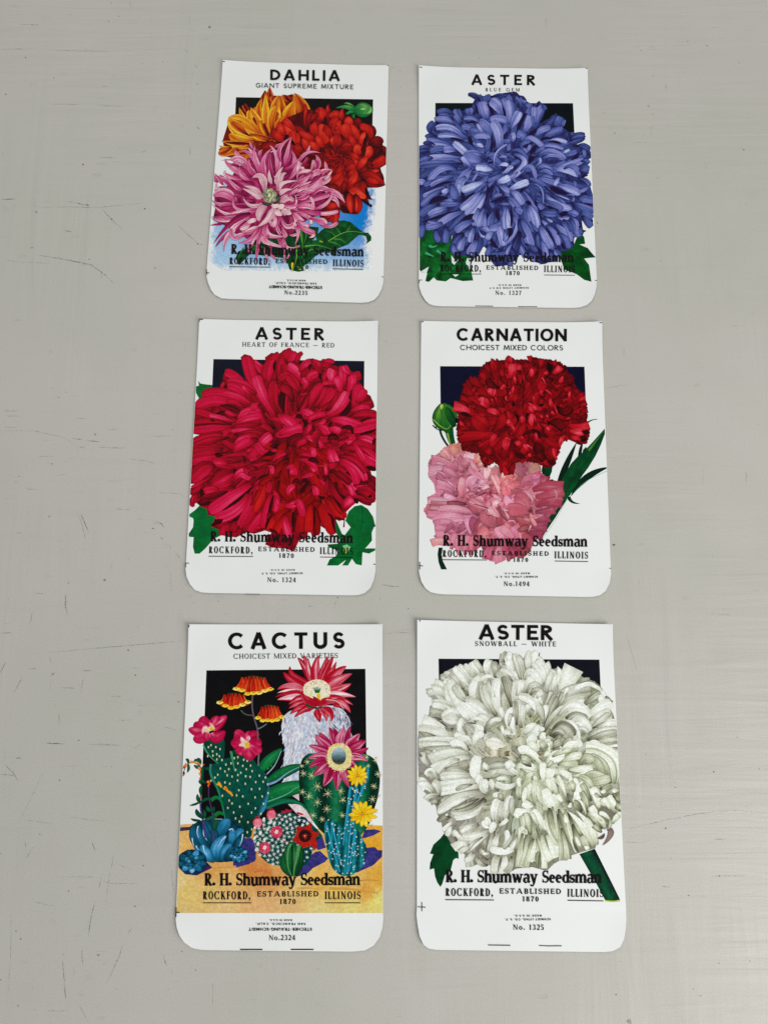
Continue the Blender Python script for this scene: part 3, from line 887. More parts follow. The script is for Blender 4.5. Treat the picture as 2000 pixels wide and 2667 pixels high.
OR = [(64,8,10),(122,20,10),(172,50,12),(206,96,18),(218,134,24),(234,186,32),(246,222,90)]
og = Art(pk, 'orange_dahlia')
blot(og, [(190,720),(240,560),(300,600),(330,520),(360,430),(490,460),(500,370),(540,300),(590,340),(700,350),(770,330),(850,400),(880,560),(700,760),(400,900),(260,860),(215,850),(170,830),(160,790),(200,760)], OR, .0, .3, sc=8)
og.view((545, 220, K))
petals(og, '''
1080 300 1050 150 1050 40 110 .42 p
1100 300 1000 250 980 100 120 .46 p
1280 340 1120 300 1100 200 90 .4
1420 300 1330 230 1310 170 110 .34
900 640 820 480 830 400 90 .5
1000 760 860 480 920 230 150 .62 p
1040 760 980 480 980 160 170 .7 p
1130 560 1140 350 1200 180 160 .62 p
1280 560 1260 350 1230 180 130 .6 p
1560 640 1620 400 1470 140 260 .56 p
1520 560 1480 330 1460 150 70 .66 p
1340 640 1400 440 1480 270 230 .66 p
1420 620 1560 640 1650 560 120 .62
1460 680 1570 640 1650 620 100 .6
1640 830 1600 760 1560 740 60 .5
700 560 640 420 590 340 90 .28
900 820 640 640 520 390 150 .7 p
1000 920 740 740 640 540 110 .4
960 900 820 620 720 390 200 .74 p
940 900 720 640 700 450 80 .72
830 700 780 600 760 560 60 .2
1020 880 960 760 890 620 150 .62 o
1040 860 980 760 950 660 60 .3
1100 800 1120 560 1180 370 230 .7 o
1140 760 1150 620 1180 480 70 .5
1170 800 1200 640 1330 530 100 .6 p
860 920 560 700 330 590 330 .74 o
700 880 500 740 400 640 110 .5
560 640 450 600 380 590 50 .84 p
800 940 480 860 310 630 100 .84 p
800 980 560 980 350 850 200 .66 o
780 980 600 1010 400 960 60 .76
1000 960 760 860 610 740 100 .78 p
1060 940 900 880 700 860 60 .5
760 1050 460 1020 210 970 120 .66 p
760 1020 500 1010 260 1000 60 .2
720 1070 400 1110 170 1050 110 .7 p
400 1090 260 1160 160 1180 140 .56 o
520 1120 400 1160 260 1240 120 .66 p
700 1060 600 1080 490 1110 60 .66 p
760 1260 620 1180 440 1240 90 .5
720 1340 640 1290 560 1330 40 .55
740 1290 680 1240 560 1290 36 .6
1160 960 1030 1010 860 1030 70 .55 p
1110 930 1060 980 1030 1010 50 .5
1180 950 1120 990 1080 1020 30 .7
''', OR, rnd=rn, edge=-.14, base=.55, sheen=.0, streak=.3, mid=.34, g=1.2)
og.build()

DR = [(30,2,8),(70,4,10),(114,8,12),(154,14,14),(186,24,16),(208,44,26),(226,76,46)]
rd = Art(pk, 'red_dahlia')
OUTR = [(700,540),(860,470),(880,410),(905,480),(990,450),(1060,470),(1075,410),(1100,490),(1200,460),(1240,530),(1340,560),(1345,600),(1420,600),(1445,690),(1520,740),(1525,780),(1552,790),(1552,880),(1500,940),(1530,1040),(1540,1085),(1440,1110),(1380,1110),(1420,1210),(1440,1215),(1395,1205),(1425,1270),(1330,1190),(1335,1310),(1300,1335),(1190,1320),(1160,1290),(1155,1390),(1040,1400),(980,1330),(700,1000),(660,760),(600,680),(640,600)]
blot(rd, OUTR, DR, .0, .34, sc=8, seed=22)
fill(rd, OUTR, (1150,850), 90, 70, DR, (.25,.5), 'o', rn, length=(.2,.4), base=.3)
rd.view((545, 220, K))
petals(rd, '''
1200 1000 1150 860 1100 760 140 .5 o
1300 1000 1200 880 1130 820 150 .62 o
1300 880 1240 760 1220 640 130 .66 o
1560 1100 1400 800 1320 580 170 .7 o
1500 820 1380 680 1290 600 110 .66
1580 1200 1500 1000 1420 800 140 .68
1280 960 1340 900 1380 880 80 .12
1500 1060 1440 1000 1400 940 70 .05
1640 1300 1560 1200 1460 1080 150 .45
1180 1130 1100 1040 900 1080 130 .4
''', DR, rnd=rn, g=1.3, base=.42, sheen=.16)
rd.view((775, 220, K))
petals(rd, '''
180 760 150 560 120 320 110 .6 p
200 800 200 620 230 470 130 .42
300 500 240 460 170 460 60 .3
430 640 400 500 400 390 200 .62 o
550 480 520 420 530 340 70 .62 p
440 720 470 640 480 540 90 .2
640 600 640 520 620 450 220 .62 o
600 760 620 660 700 570 150 .58 o
780 620 760 500 790 410 90 .6 p
880 760 880 640 880 550 150 .7 o
1020 760 1040 660 1060 580 160 .36 o
1300 900 1280 780 1180 700 150 .3 o
1260 1000 1240 800 1080 720 130 .6
340 900 280 760 320 650 150 .6 o
240 680 270 560 360 520 90 .4
300 960 180 900 20 800 130 .6 o
380 1000 460 860 380 690 250 .74 o
600 1000 540 820 440 740 130 .5
460 1080 380 980 330 880 110 .7 o
760 860 680 760 740 620 180 .64 o
900 940 840 780 800 680 190 .72 o
640 800 670 740 690 700 80 .56 o
1060 960 1000 820 920 680 120 .68 o
1120 1040 1120 940 1160 820 120 .74 o
1060 1080 960 980 920 870 110 .62 o
1180 1100 1160 1000 1200 860 70 .2
1240 1100 1360 980 1480 1000 190 .32 o
1440 1140 1480 1120 1540 1100 150 .3 o
700 1100 680 980 720 870 220 .56 o
640 1060 600 960 640 900 80 .66 o
820 1120 820 1060 940 1020 110 .54 o
1040 1220 1040 1120 1040 1030 160 .72 o
1200 1280 1230 1160 1260 1060 150 .72 o
1160 1220 1140 1120 1180 1060 110 .22
1180 1320 1420 1260 1530 1230 120 .22
1200 1420 1380 1360 1530 1260 170 .58
200 1160 160 1040 80 930 150 .66 o
0 1100 10 960 0 830 80 .6
380 1120 300 1060 220 980 120 .7 o
60 1200 40 1120 -40 1040 110 .5
820 1440 960 1320 1060 1240 190 .6 o
1060 1310 1000 1240 920 1200 80 .6 o
880 1320 860 1230 900 1170 60 .05
1040 1460 1120 1340 1210 1250 120 .66 o
820 1500 900 1440 1000 1400 90 .55
640 1580 720 1480 780 1360 90 .52 o
580 1420 620 1360 640 1280 80 .5 o
860 1580 940 1520 1010 1450 80 .6 o
1130 1640 1160 1540 1130 1430 130 .42
1160 1640 1300 1580 1380 1460 220 .68 o
1300 1420 1260 1360 1200 1350 60 .3
1480 1640 1420 1560 1380 1600 120 .3
''', DR, rnd=rn, g=1.3, base=.42, sheen=.16)
for i in range(34):   # the closed heart of small quilled petals
    a_ = i * 2.4; r_ = 40 + i * 7.5
    cx, cy = 720, 1250
    p1 = (cx + r_ * 1.15 * math.cos(a_), cy + r_ * .85 * math.sin(a_)); p0 = (cx + .45 * r_ * math.cos(a_ - .35), cy + .4 * r_ * math.sin(a_ - .35))
    petal(rd, p0, ((p0[0] + p1[0]) / 2 + 6, (p0[1] + p1[1]) / 2), p1, 34 + i * .8, rn.uniform(.32, .56), DR, 'o', rn, base=.2)
rd.view((775, 460, K))
petals(rd, '''
520 100 640 40 780 -80 110 .55 o
600 160 720 100 780 -20 120 .6 o
860 130 960 40 1010 -100 130 .66 o
400 300 500 200 700 190 130 .34
760 300 790 200 820 80 90 .4
1080 0 1260 -20 1500 140 160 .46 o
1100 40 1300 140 1520 140 110 .3 p
1180 30 1280 60 1400 110 100 .62 o
900 200 1020 280 1180 360 200 .76 o
1080 60 1140 180 1190 300 110 .5 o
1170 180 1220 320 1300 400 60 .12 p
1080 370 1180 440 1270 510 60 .05 s
1240 480 1260 495 1285 520 60 .0 o
820 260 920 460 900 640 200 .34 o
900 280 900 440 930 620 110 .7 o
980 300 1060 460 1030 640 120 .5 o
1000 340 1020 480 1010 600 50 .7 o
760 460 820 560 900 620 90 .14
330 560 480 620 700 500 150 .36
500 540 600 500 700 500 110 .66 o
440 660 560 700 700 640 110 .5 o
600 800 640 730 700 660 110 .68 o
460 740 560 740 620 680 70 .5
''', DR, rnd=rn, g=1.3, base=.42, sheen=.16)
rd.build()

PI = [(50,4,34),(104,8,54),(146,20,78),(174,36,96),(196,72,126),(214,116,156),(234,178,200),(244,222,214)]
pn = Art(pk, 'pink_dahlia')
OUTP = [(120,1170),(210,1130),(250,1050),(300,960),(420,860),(560,820),(700,800),(820,900),(960,1000),(1000,1100),(1050,1250),(980,1340),(860,1400),(760,1500),(640,1480),(500,1500),(400,1540),(300,1480),(200,1420),(110,1380),(130,1280)]
blot(pn, OUTP, PI, .0, .5, sc=7, seed=31)
fill(pn, OUTP, (590,1180), 90, 46, PI, (.15,.45), 'p', rn, length=(.3,.55), base=.2, edge=-.1)
pn.view((545, 220, K))
petals(pn, '''
760 1540 480 1330 220 1310 49.2 .55 t
700 1620 380 1420 280 1280 90.2 .66 p
560 1640 300 1560 290 1480 65.6 .66 p
300 1660 220 1590 180 1560 49.2 .6 p
160 1680 100 1620 90 1540 73.8 .5 p
700 1620 520 1440 320 1360 90.2 .46 p
560 1300 480 1200 450 1120 73.8 .68 p
440 1290 400 1270 370 1310 49.2 .6 p
760 1500 560 1280 400 1310 82 .66
520 1430 460 1370 420 1370 73.8 .62 o
640 1500 480 1400 360 1400 49.2 .2
740 1640 560 1560 530 1420 90.2 .62 p
720 1640 640 1540 580 1430 49.2 .3
820 1560 700 1450 690 1280 98.4 .6 p
860 1540 760 1250 530 1130 90.2 .66 p
760 1220 720 1140 660 1090 49.2 .72 p
760 1120 720 1040 700 980 41 .62 p
920 1540 800 1280 790 1050 90.2 .68 p
900 1480 880 1260 800 1120 57.4 .3
900 1230 880 1170 930 1120 57.4 .55 p
980 1600 940 1320 1080 1100 98.4 .64 p
1010 1480 990 1300 1060 1160 41 .3
1090 1580 1050 1400 1060 1180 73.8 .42 p
1170 1520 1180 1260 1040 1040 98.4 .68 p
1090 1420 1110 1290 1080 1180 41 .12
1240 1330 1220 1100 1430 900 73.8 .6 p
1140 1090 1200 1040 1300 1010 41 .62 p
1300 1400 1350 1160 1420 900 73.8 .62 p
1260 1300 1300 1150 1340 1000 49.2 .12
1300 1430 1380 1280 1420 1100 41 .4
1440 1460 1480 1320 1430 1140 90.2 .62 p
1300 1460 1440 1400 1640 1220 49.2 .6
1380 1640 1480 1500 1520 1380 73.8 .64
1520 1640 1560 1440 1640 1480 49.2 .74
1480 1360 1540 1380 1600 1360 49.2 .62''', PI, rnd=rn, edge=-.26, base=.26, streak=.3)
pn.view((775, 220, K))
petals(pn, '''
140 1200 190 1120 210 1040 49.2 .62 p
20 1360 160 1180 400 1180 57.4 .62 p
60 1420 140 1320 180 1260 49.2 .44
300 1480 360 1340 310 1210 98.4 .62 p
330 1460 340 1360 310 1300 32.8 .3
220 1500 260 1400 280 1300 49.2 .6
520 1520 490 1400 470 1320 49.2 .66 p
380 1640 440 1500 610 1480 90.2 .66 p
460 1660 540 1560 600 1480 49.2 .74 p
240 1640 280 1540 400 1500 98.4 .62
0 1560 100 1500 240 1500 57.4 .7
100 1640 180 1560 260 1520 65.6 .4
-20 1520 0 1440 20 1320 41 .74''', PI, rnd=rn, edge=-.24, base=.3, streak=.34, g=1.25, rim=.4)
pn.view((545, 460, K))
petals(pn, '''
380 60 240 40 160 -20 73.8 .6 p
240 140 170 40 100 -60 57.4 .55 p
160 280 130 200 130 80 65.6 .66 p
440 200 260 60 160 40 65.6 .5 p
560 240 420 140 280 -40 65.6 .66 p
480 300 300 200 150 180 65.6 .4 p
640 340 380 240 80 240 73.8 .35 p
460 440 280 280 80 330 164 .58 o
440 460 200 480 50 400 73.8 .56 p
760 400 480 330 440 350 49.2 .4
840 520 440 500 180 520 90.2 .36 p
860 570 380 660 50 460 73.8 .64 p
900 560 500 560 430 370 65.6 .64 p
760 560 560 600 320 690 73.8 .66
560 640 280 760 30 700 57.4 .68 p
700 620 300 700 50 690 73.8 .42 p
640 660 400 700 260 720 49.2 .5
260 800 140 820 10 840 49.2 .3 p
720 640 400 780 70 1160 106.6 .3 p
640 800 300 1000 110 1220 73.8 .4 p
480 900 300 1060 250 1300 82 .64 p
700 700 460 860 380 960 98.4 .66
640 980 440 1060 380 900 73.8 .66
640 760 540 860 460 980 73.8 .3
760 700 660 820 540 920 90.2 .58
820 740 740 760 660 800 73.8 .82 o
700 820 620 880 530 900 65.6 .8 o
860 860 720 900 580 960 49.2 .76 p
900 820 740 960 560 960 65.6 .5
640 970 540 1000 440 1050 57.4 .66
870 880 760 1060 500 1150 106.6 .6 p
880 920 760 1100 700 1240 49.2 .62
940 840 860 1100 820 1260 82 .6 p
780 1180 690 1230 730 1330 49.2 .62
860 1160 830 1300 810 1460 57.4 .56 p
1000 820 1020 1000 1330 1030 114.8 .66 p
1040 1020 980 1120 1380 1240 106.6 .62 p
1060 1180 1100 1380 1220 1420 49.2 .62 p
1000 1180 980 1340 1080 1490 49.2 .6 p
1180 1060 1280 1240 1300 1500 65.6 .6 p
1420 1220 1400 1320 1300 1480 41 .6 p
1290 1040 1340 1220 1550 1200 65.6 .64 p
1240 1060 1260 1160 1330 1200 65.6 .56
1160 760 1180 900 1240 1000 57.4 .6
1260 860 1300 980 1340 1040 65.6 .66
1380 1000 1460 1010 1540 980 41 .72
1460 840 1540 960 1480 1180 65.6 .66 p
1480 900 1440 880 1410 880 32.8 .82
1100 640 1140 760 1090 860 73.8 .7
980 740 1040 760 1090 860 49.2 .66
1060 700 1085 690 1100 720 49.2 .02 o
1240 700 1340 860 1480 800 73.8 .66
1440 660 1500 760 1460 850 57.4 .78
1360 680 1420 720 1400 800 49.2 .45
1440 620 1560 720 1650 760 73.8 .66 p
1500 780 1600 860 1650 900 73.8 .6 p
1420 620 1560 600 1650 620 73.8 .5
1400 540 1520 540 1650 540 90.2 .62
1380 560 1560 480 1650 500 73.8 .6
1240 480 1400 520 1540 480 65.6 .66
1220 420 1340 360 1460 420 106.6 .7 o
1480 500 1510 400 1470 300 32.8 .78 t
1540 400 1600 380 1650 400 82 .56
1360 340 1500 240 1640 200 65.6 .6
1500 320 1580 300 1650 270 32.8 .8
1380 240 1520 120 1650 40 90.2 .62
1420 200 1540 80 1650 -20 65.6 .5''', PI, rnd=rn, edge=-.24, base=.3, streak=.34, g=1.25, rim=.4)
pn.view((775, 460, K))
petals(pn, '''
0 200 240 120 540 -40 98.4 .62 p
0 120 120 60 240 -60 90.2 .6 p
0 300 200 240 440 60 90.2 .64
200 130 300 60 420 -40 49.2 .4
560 -20 540 60 420 130 41 .72
0 280 40 230 180 180 49.2 .68
-20 380 100 360 180 300 82 .6
160 300 200 250 260 270 49.2 .7
260 330 400 200 560 270 90.2 .62
440 250 620 240 800 350 57.4 .62 p
520 260 700 320 820 460 90.2 .66 p
0 460 300 380 560 300 90.2 .5
560 380 660 400 720 540 73.8 .68 p
280 560 520 440 610 210 57.4 .68 p
-20 540 120 500 300 540 90.2 .64
220 590 270 480 220 350 41 .74
240 590 440 640 700 600 65.6 .68
0 640 120 660 240 740 65.6 .6
0 560 240 620 400 640 73.8 .5
180 660 230 740 230 820 41 .74
0 760 120 820 200 860 57.4 .66
200 720 380 760 500 830 98.4 .6
320 740 440 740 500 820 49.2 .68
400 840 560 860 690 790 57.4 .66
0 840 140 920 300 980 90.2 .58
300 980 260 1030 200 1050 49.2 .8 p
-20 1230 10 1210 40 1190 24.6 .6''', PI, rnd=rn, edge=-.24, base=.3, streak=.34, g=1.25, rim=.4)
IN = [(110,70,70),(176,104,126),(204,140,160),(220,170,182),(236,202,204),(244,224,212)]
pn.view((545, 460, K))
petals(pn, '''
960 240 900 0 740 20 132.43 0.52 p
900 380 800 300 570 200 118.49 0.56 p
900 300 760 200 600 160 83.64 0.6 p
920 460 720 500 580 350 69.7 0.52 p
1000 500 880 600 860 760 125.46 0.6 o
1120 520 1040 700 830 870 132.43 0.66 p
1080 120 1040 0 1040 -120 62.73 0.7 p
1180 240 1240 0 1340 -60 97.58 0.5 p
1200 160 1180 0 1280 -180 90.61 0.65 p
1240 260 1260 120 1540 70 76.67 0.62 p
1230 320 1300 240 1440 220 76.67 0.64 p
1220 440 1330 400 1480 380 76.67 0.56 p
1130 580 1180 620 1260 660 104.55 0.6 o
1260 560 1320 600 1420 640 104.55 0.68 o
1280 660 1330 620 1400 560 62.73 0.62 o
1200 560 1240 520 1300 500 90.61 0.8 o
1080 480 1140 500 1200 480 90.61 0.8 o
1200 220 1160 60 1110 -20 41.82 0.56 p''', IN, rnd=rn, edge=-.1, base=.3, streak=.4, rim=.42)
HE = [(30,44,48),(70,84,70),(120,130,100),(170,172,134),(212,208,160),(236,230,180)]
blot(pn, [(950,210),(1080,200),(1160,270),(1185,370),(1140,430),(1040,455),(970,430),(915,350)], HE, .15, .8, sc=4, cell=2.5)
for i in range(34):
    a_ = rn.uniform(0, 6.28); r_ = rn.uniform(26, 125)
    cx, cy = 1055, 325
    petal(pn, (cx + .4 * r_ * math.cos(a_), cy + .4 * r_ * math.sin(a_)), (cx + .75 * r_ * math.cos(a_ + .2), cy + .75 * r_ * math.sin(a_ + .2)), (cx + r_ * math.cos(a_ + .25), cy + r_ * math.sin(a_ + .25)), 34, rn.uniform(.3, .9), HE, 'o', rn, n=6, k=4)
petals(pn, '''
1210 300 1180 380 1200 440 60 .2 p
1030 340 1040 320 1045 290 40 .95 o
900 420 980 480 1080 470 40 .04 d
1100 470 1180 440 1230 380 40 .02 d
''', HE, rnd=rn)
pn.build()
# ------------------------------------------------------------------ ASTER BLUE GEM
pk = PK['aster_blue']
BLUE = [(30,16,52),(38,32,84),(48,60,120),(70,88,152),(98,106,176),(132,136,200),(164,172,220),(196,206,238)]
GREEN = [(2,26,10),(0,52,18),(4,82,24),(10,112,44),(20,138,78),(90,190,150)]
rn = random.Random(7)
lf = Art(pk, 'leaf')
blot(lf, [(72,1450),(110,1420),(200,1425),(300,1400),(410,1350),(385,1400),(345,1440),(335,1520),(350,1620),(470,1640),(520,1660),(500,1720),(505,1790),(518,1850),(430,1855),(330,1830),(290,1858),(215,1850),(190,1825),(150,1862),(120,1855),(135,1790),(85,1780),(72,1760)], GREEN, .05, .75, sc=13, cell=5, seed=3)
for p, q in (((150,1560),(215,1560)),((120,1620),(190,1650)),((215,1600),(260,1640))):
    lf.stroke([p, ((p[0]+q[0])/2, p[1]+14), q], 22, (60,160,120), w1=8)
lf.poly([(335,1640),(375,1690),(400,1672),(360,1720),(340,1700)], (222,228,230))
lf.poly([(468,1665),(495,1665),(488,1760),(470,1740),(455,1700)], (222,228,230))
lf.poly([(340,1795),(400,1800),(370,1820)], (222,228,230))
lf.poly([(80,1775),(150,1735),(130,1790)], (222,228,230))
lf.build()
lf = Art(pk, 'leaf')
blot(lf, [(1400,1440),(1425,1425),(1460,1437),(1430,1455),(1418,1460),(1440,1490),(1448,1545),(1400,1550),(1470,1580),(1510,1630),(1537,1658),(1480,1662),(1440,1668),(1480,1720),(1500,1860),(1440,1845),(1380,1800),(1345,1785),(1275,1760),(1240,1660),(1235,1600),(1350,1560)], GREEN, .1, .5, sc=20, cell=6, seed=5)
for a_, m_, b_ in (((1330,1600),(1420,1690),(1480,1830)),((1360,1620),(1440,1640),(1520,1657)),((1300,1640),(1330,1700),(1350,1770))):
    lf.stroke([a_, m_, b_], 7, (0,50,18), w1=3)
lf.build()
fl = Art(pk, 'aster_flower')
OUT = [(475,312),(520,288),(600,315),(700,310),(770,290),(830,280),(910,310),(965,360),(1020,390),(1065,355),(1120,400),(1110,460),(1060,575),(1130,520),(1200,460),(1280,510),(1255,570),(1290,600),(1350,630),(1430,618),(1455,655),(1380,690),(1370,715),(1450,730),(1490,770),(1497,830),(1465,850),(1480,880),(1440,905),(1478,910),(1478,960),(1440,990),(1480,1030),(1500,1100),(1520,1160),(1525,1290),(1470,1290),(1515,1350),(1510,1385),(1480,1415),(1420,1350),(1430,1440),(1415,1500),(1360,1480),(1350,1580),(1290,1600),(1230,1610),(1220,1690),(1080,1710),(1000,1690),(940,1640),(900,1640),(870,1680),(820,1720),(760,1730),(700,1735),(640,1650),(640,1600),(600,1560),(560,1640),(500,1660),(440,1640),(350,1640),(330,1540),(350,1460),(340,1440),(310,1530),(260,1530),(215,1530),(190,1440),(140,1420),(60,1490),(60,1240),(60,905),(60,735),(165,745),(105,720),(130,690),(125,655),(160,640),(135,580),(165,545),(205,530),(230,480),(215,440),(300,430),(350,440),(370,425),(440,440),(450,420),(510,420),(515,370),(530,345)]
blot(fl, OUT, BLUE, .0, .42, sc=7, cell=4, seed=2)
fill(fl, OUT, (800,920), 210, 44, BLUE, (.18,.46), 's', rn, length=(.28,.55), edge=.08, streak=.26)
K = 6.9125
fl.view((1090, 230, K))
petals(fl, '''
1110 230 1030 120 890 112 80 .34
1160 260 1200 190 1300 140 110 .42
1010 470 1005 380 990 280 80 .3
1060 470 1050 380 1020 290 60 .05
1250 560 1180 400 1140 230 190 .64
1340 500 1310 380 1230 270 80 .03
1500 500 1450 330 1300 200 200 .64
1570 570 1550 420 1490 200 70 .02
1650 640 1640 420 1520 170 140 .62
1300 160 1450 120 1640 150 80 .3
915 500 910 420 900 350 150 .5
770 640 700 500 690 370 120 .55
800 560 750 450 710 370 70 .42
640 480 500 390 330 420 75 .42
620 520 480 470 370 480 70 .48
660 660 500 560 290 560 110 .58
260 840 190 710 280 600 110 .34
400 700 350 620 300 600 60 .04
830 910 600 715 315 710 110 .68
820 930 600 850 350 850 85 .68
830 950 700 910 560 880 60 .08
320 860 210 840 130 880 80 .34
640 1010 350 940 150 900 80 .5
640 1050 430 1010 240 990 70 .62
300 1020 180 960 90 1000 60 .3
240 1120 130 1090 10 1110 160 .33
660 1120 400 1070 210 1140 100 .5
680 1110 560 1090 450 1100 120 .7
780 1260 450 1240 180 1260 125 .68
260 1250 140 1260 20 1310 110 .45
800 1350 350 1350 20 1390 130 .46
700 1440 320 1460 20 1580 130 .36
700 1480 420 1440 190 1660 120 .66
650 1570 470 1610 320 1690 70 .66
960 1440 850 1540 740 1720 150 .66
1130 650 980 530 810 540 75 .52
1080 610 960 600 850 620 50 .06
1020 760 900 690 780 700 100 .58
1200 830 1060 760 930 740 90 .46
1290 900 1240 690 1090 590 140 .62
1160 820 1110 730 1050 640 50 .68
940 850 930 930 990 1030 90 .03
1290 1010 1240 860 1000 860 110 .66
1190 1020 1090 1000 1000 940 120 .52
1170 1060 1120 1020 1050 990 60 .84 o
1640 720 1540 560 1290 560 130 .62
1520 900 1560 860 1600 760 90 .2
1420 1100 1440 830 1330 590 175 .66
1290 1200 1320 1000 1300 830 60 .06
1180 1180 1240 1060 1270 900 80 .5
1540 1000 1600 960 1650 940 90 .5
1330 1180 1400 1120 1500 1060 60 .06
1000 1360 850 1160 630 970 125 .76
1160 1200 1000 1170 850 1200 140 .6
1150 1320 1000 1260 800 1240 170 .64
960 1400 850 1300 790 1220 100 .72
1180 1270 1290 1180 1440 1200 55 .5
1240 1360 1300 1330 1360 1330 50 .1
1340 1460 1190 1440 1030 1420 115 .82
1320 1530 1200 1530 1070 1490 50 .45
1380 1430 1390 1180 1590 1005 38 .7
1100 1480 1040 1560 970 1660 42 .66
1430 1260 1510 1220 1600 1250 50 .6
1440 1385 1530 1360 1610 1380 65 .84
1490 1520 1590 1480 1650 1390 60 .78
''', BLUE, rnd=rn, edge=.06, sheen=.07, streak=.28, base=.5, g=1.3, rim=.36)
fl.view((1320, 230, K))
petals(fl, '''
60 100 140 90 230 140 90 .25
110 160 170 200 190 330 90 .04
200 350 190 250 140 150 60 .3
260 380 230 230 150 150 50 .46
340 290 310 220 250 150 90 .56
250 120 300 170 350 210 60 .2
60 290 60 200 0 130 90 .45
10 640 60 470 20 200 150 .62
320 320 380 300 440 330 80 .55
520 740 540 480 640 330 170 .56
520 340 560 290 590 220 60 .2
640 350 660 320 700 380 70 .4
520 640 490 480 500 330 100 .62
180 820 260 560 370 440 110 .04
60 720 150 560 230 410 150 .66
300 800 380 640 430 490 140 .68
480 760 470 600 470 500 60 .5
560 720 620 660 760 560 60 .3
830 680 910 600 960 500 180 .44
640 640 760 600 860 480 90 .42
980 690 1010 640 1040 560 60 .52
520 880 600 760 780 700 110 .6
640 900 800 780 1000 710 110 .5
380 820 470 790 540 720 100 .12
240 960 280 860 180 800 160 .52
90 960 120 880 100 790 80 .66
760 900 900 860 1070 780 90 .3
1080 950 1070 850 1090 790 80 .3
1150 950 1220 860 1400 840 110 .42
1130 830 1160 810 1200 810 50 .4
600 920 700 890 780 900 60 .04
740 950 900 920 1080 970 80 .7
680 1060 800 960 1000 990 70 .1
560 1080 760 1010 1020 1080 80 .55
300 1000 430 890 660 1060 95 .64
420 1180 480 1090 540 1010 90 .06
220 1070 300 980 420 950 70 .5
330 1170 390 1090 420 1010 60 .56
250 1080 320 1100 350 1160 60 .6
480 1180 600 1100 680 1060 70 .5
900 1080 960 1140 1020 1110 50 .45
1000 1160 1060 1130 1130 1100 60 .72
1020 1210 1120 1180 1260 1130 90 .45
1250 1040 1380 1020 1500 1100 90 .38
1280 1180 1250 1230 1150 1280 80 .1
1380 1280 1400 1180 1370 1100 60 .5
1440 1180 1480 1160 1510 1230 90 .25
560 1220 780 1130 1050 1270 120 .58
640 1280 800 1200 1000 1250 60 .62
740 1370 1000 1400 1380 1280 130 .6
1330 1310 1420 1300 1470 1350 90 .35
740 1420 900 1370 1060 1300 60 .5
0 1160 230 1110 380 1310 80 .48
100 1240 230 1240 330 1360 90 .1
400 1330 430 1270 500 1220 110 .03
500 1400 590 1330 580 1250 60 .68
320 1390 420 1400 480 1440 60 .6
120 1180 320 1330 80 1600 110 .72
0 1250 60 1220 130 1270 60 .4
0 1400 60 1420 90 1390 70 .75
240 1500 420 1400 520 1620 75 .62
520 1460 650 1390 820 1480 100 .55
540 1530 700 1470 820 1560 90 .5
860 1480 1030 1460 1280 1560 100 .76
1020 1450 1200 1400 1290 1560 90 .56
1310 1500 1380 1450 1480 1450 130 .42
1330 1590 1400 1570 1460 1560 50 .1
200 1500 120 1560 0 1620 60 .6
300 1560 400 1540 480 1600 60 .2
560 1620 700 1580 820 1640 90 .5
''', BLUE, rnd=rn, edge=.06, sheen=.07, streak=.28, base=.5, g=1.3, rim=.36)
fl.view((1090, 460, K))
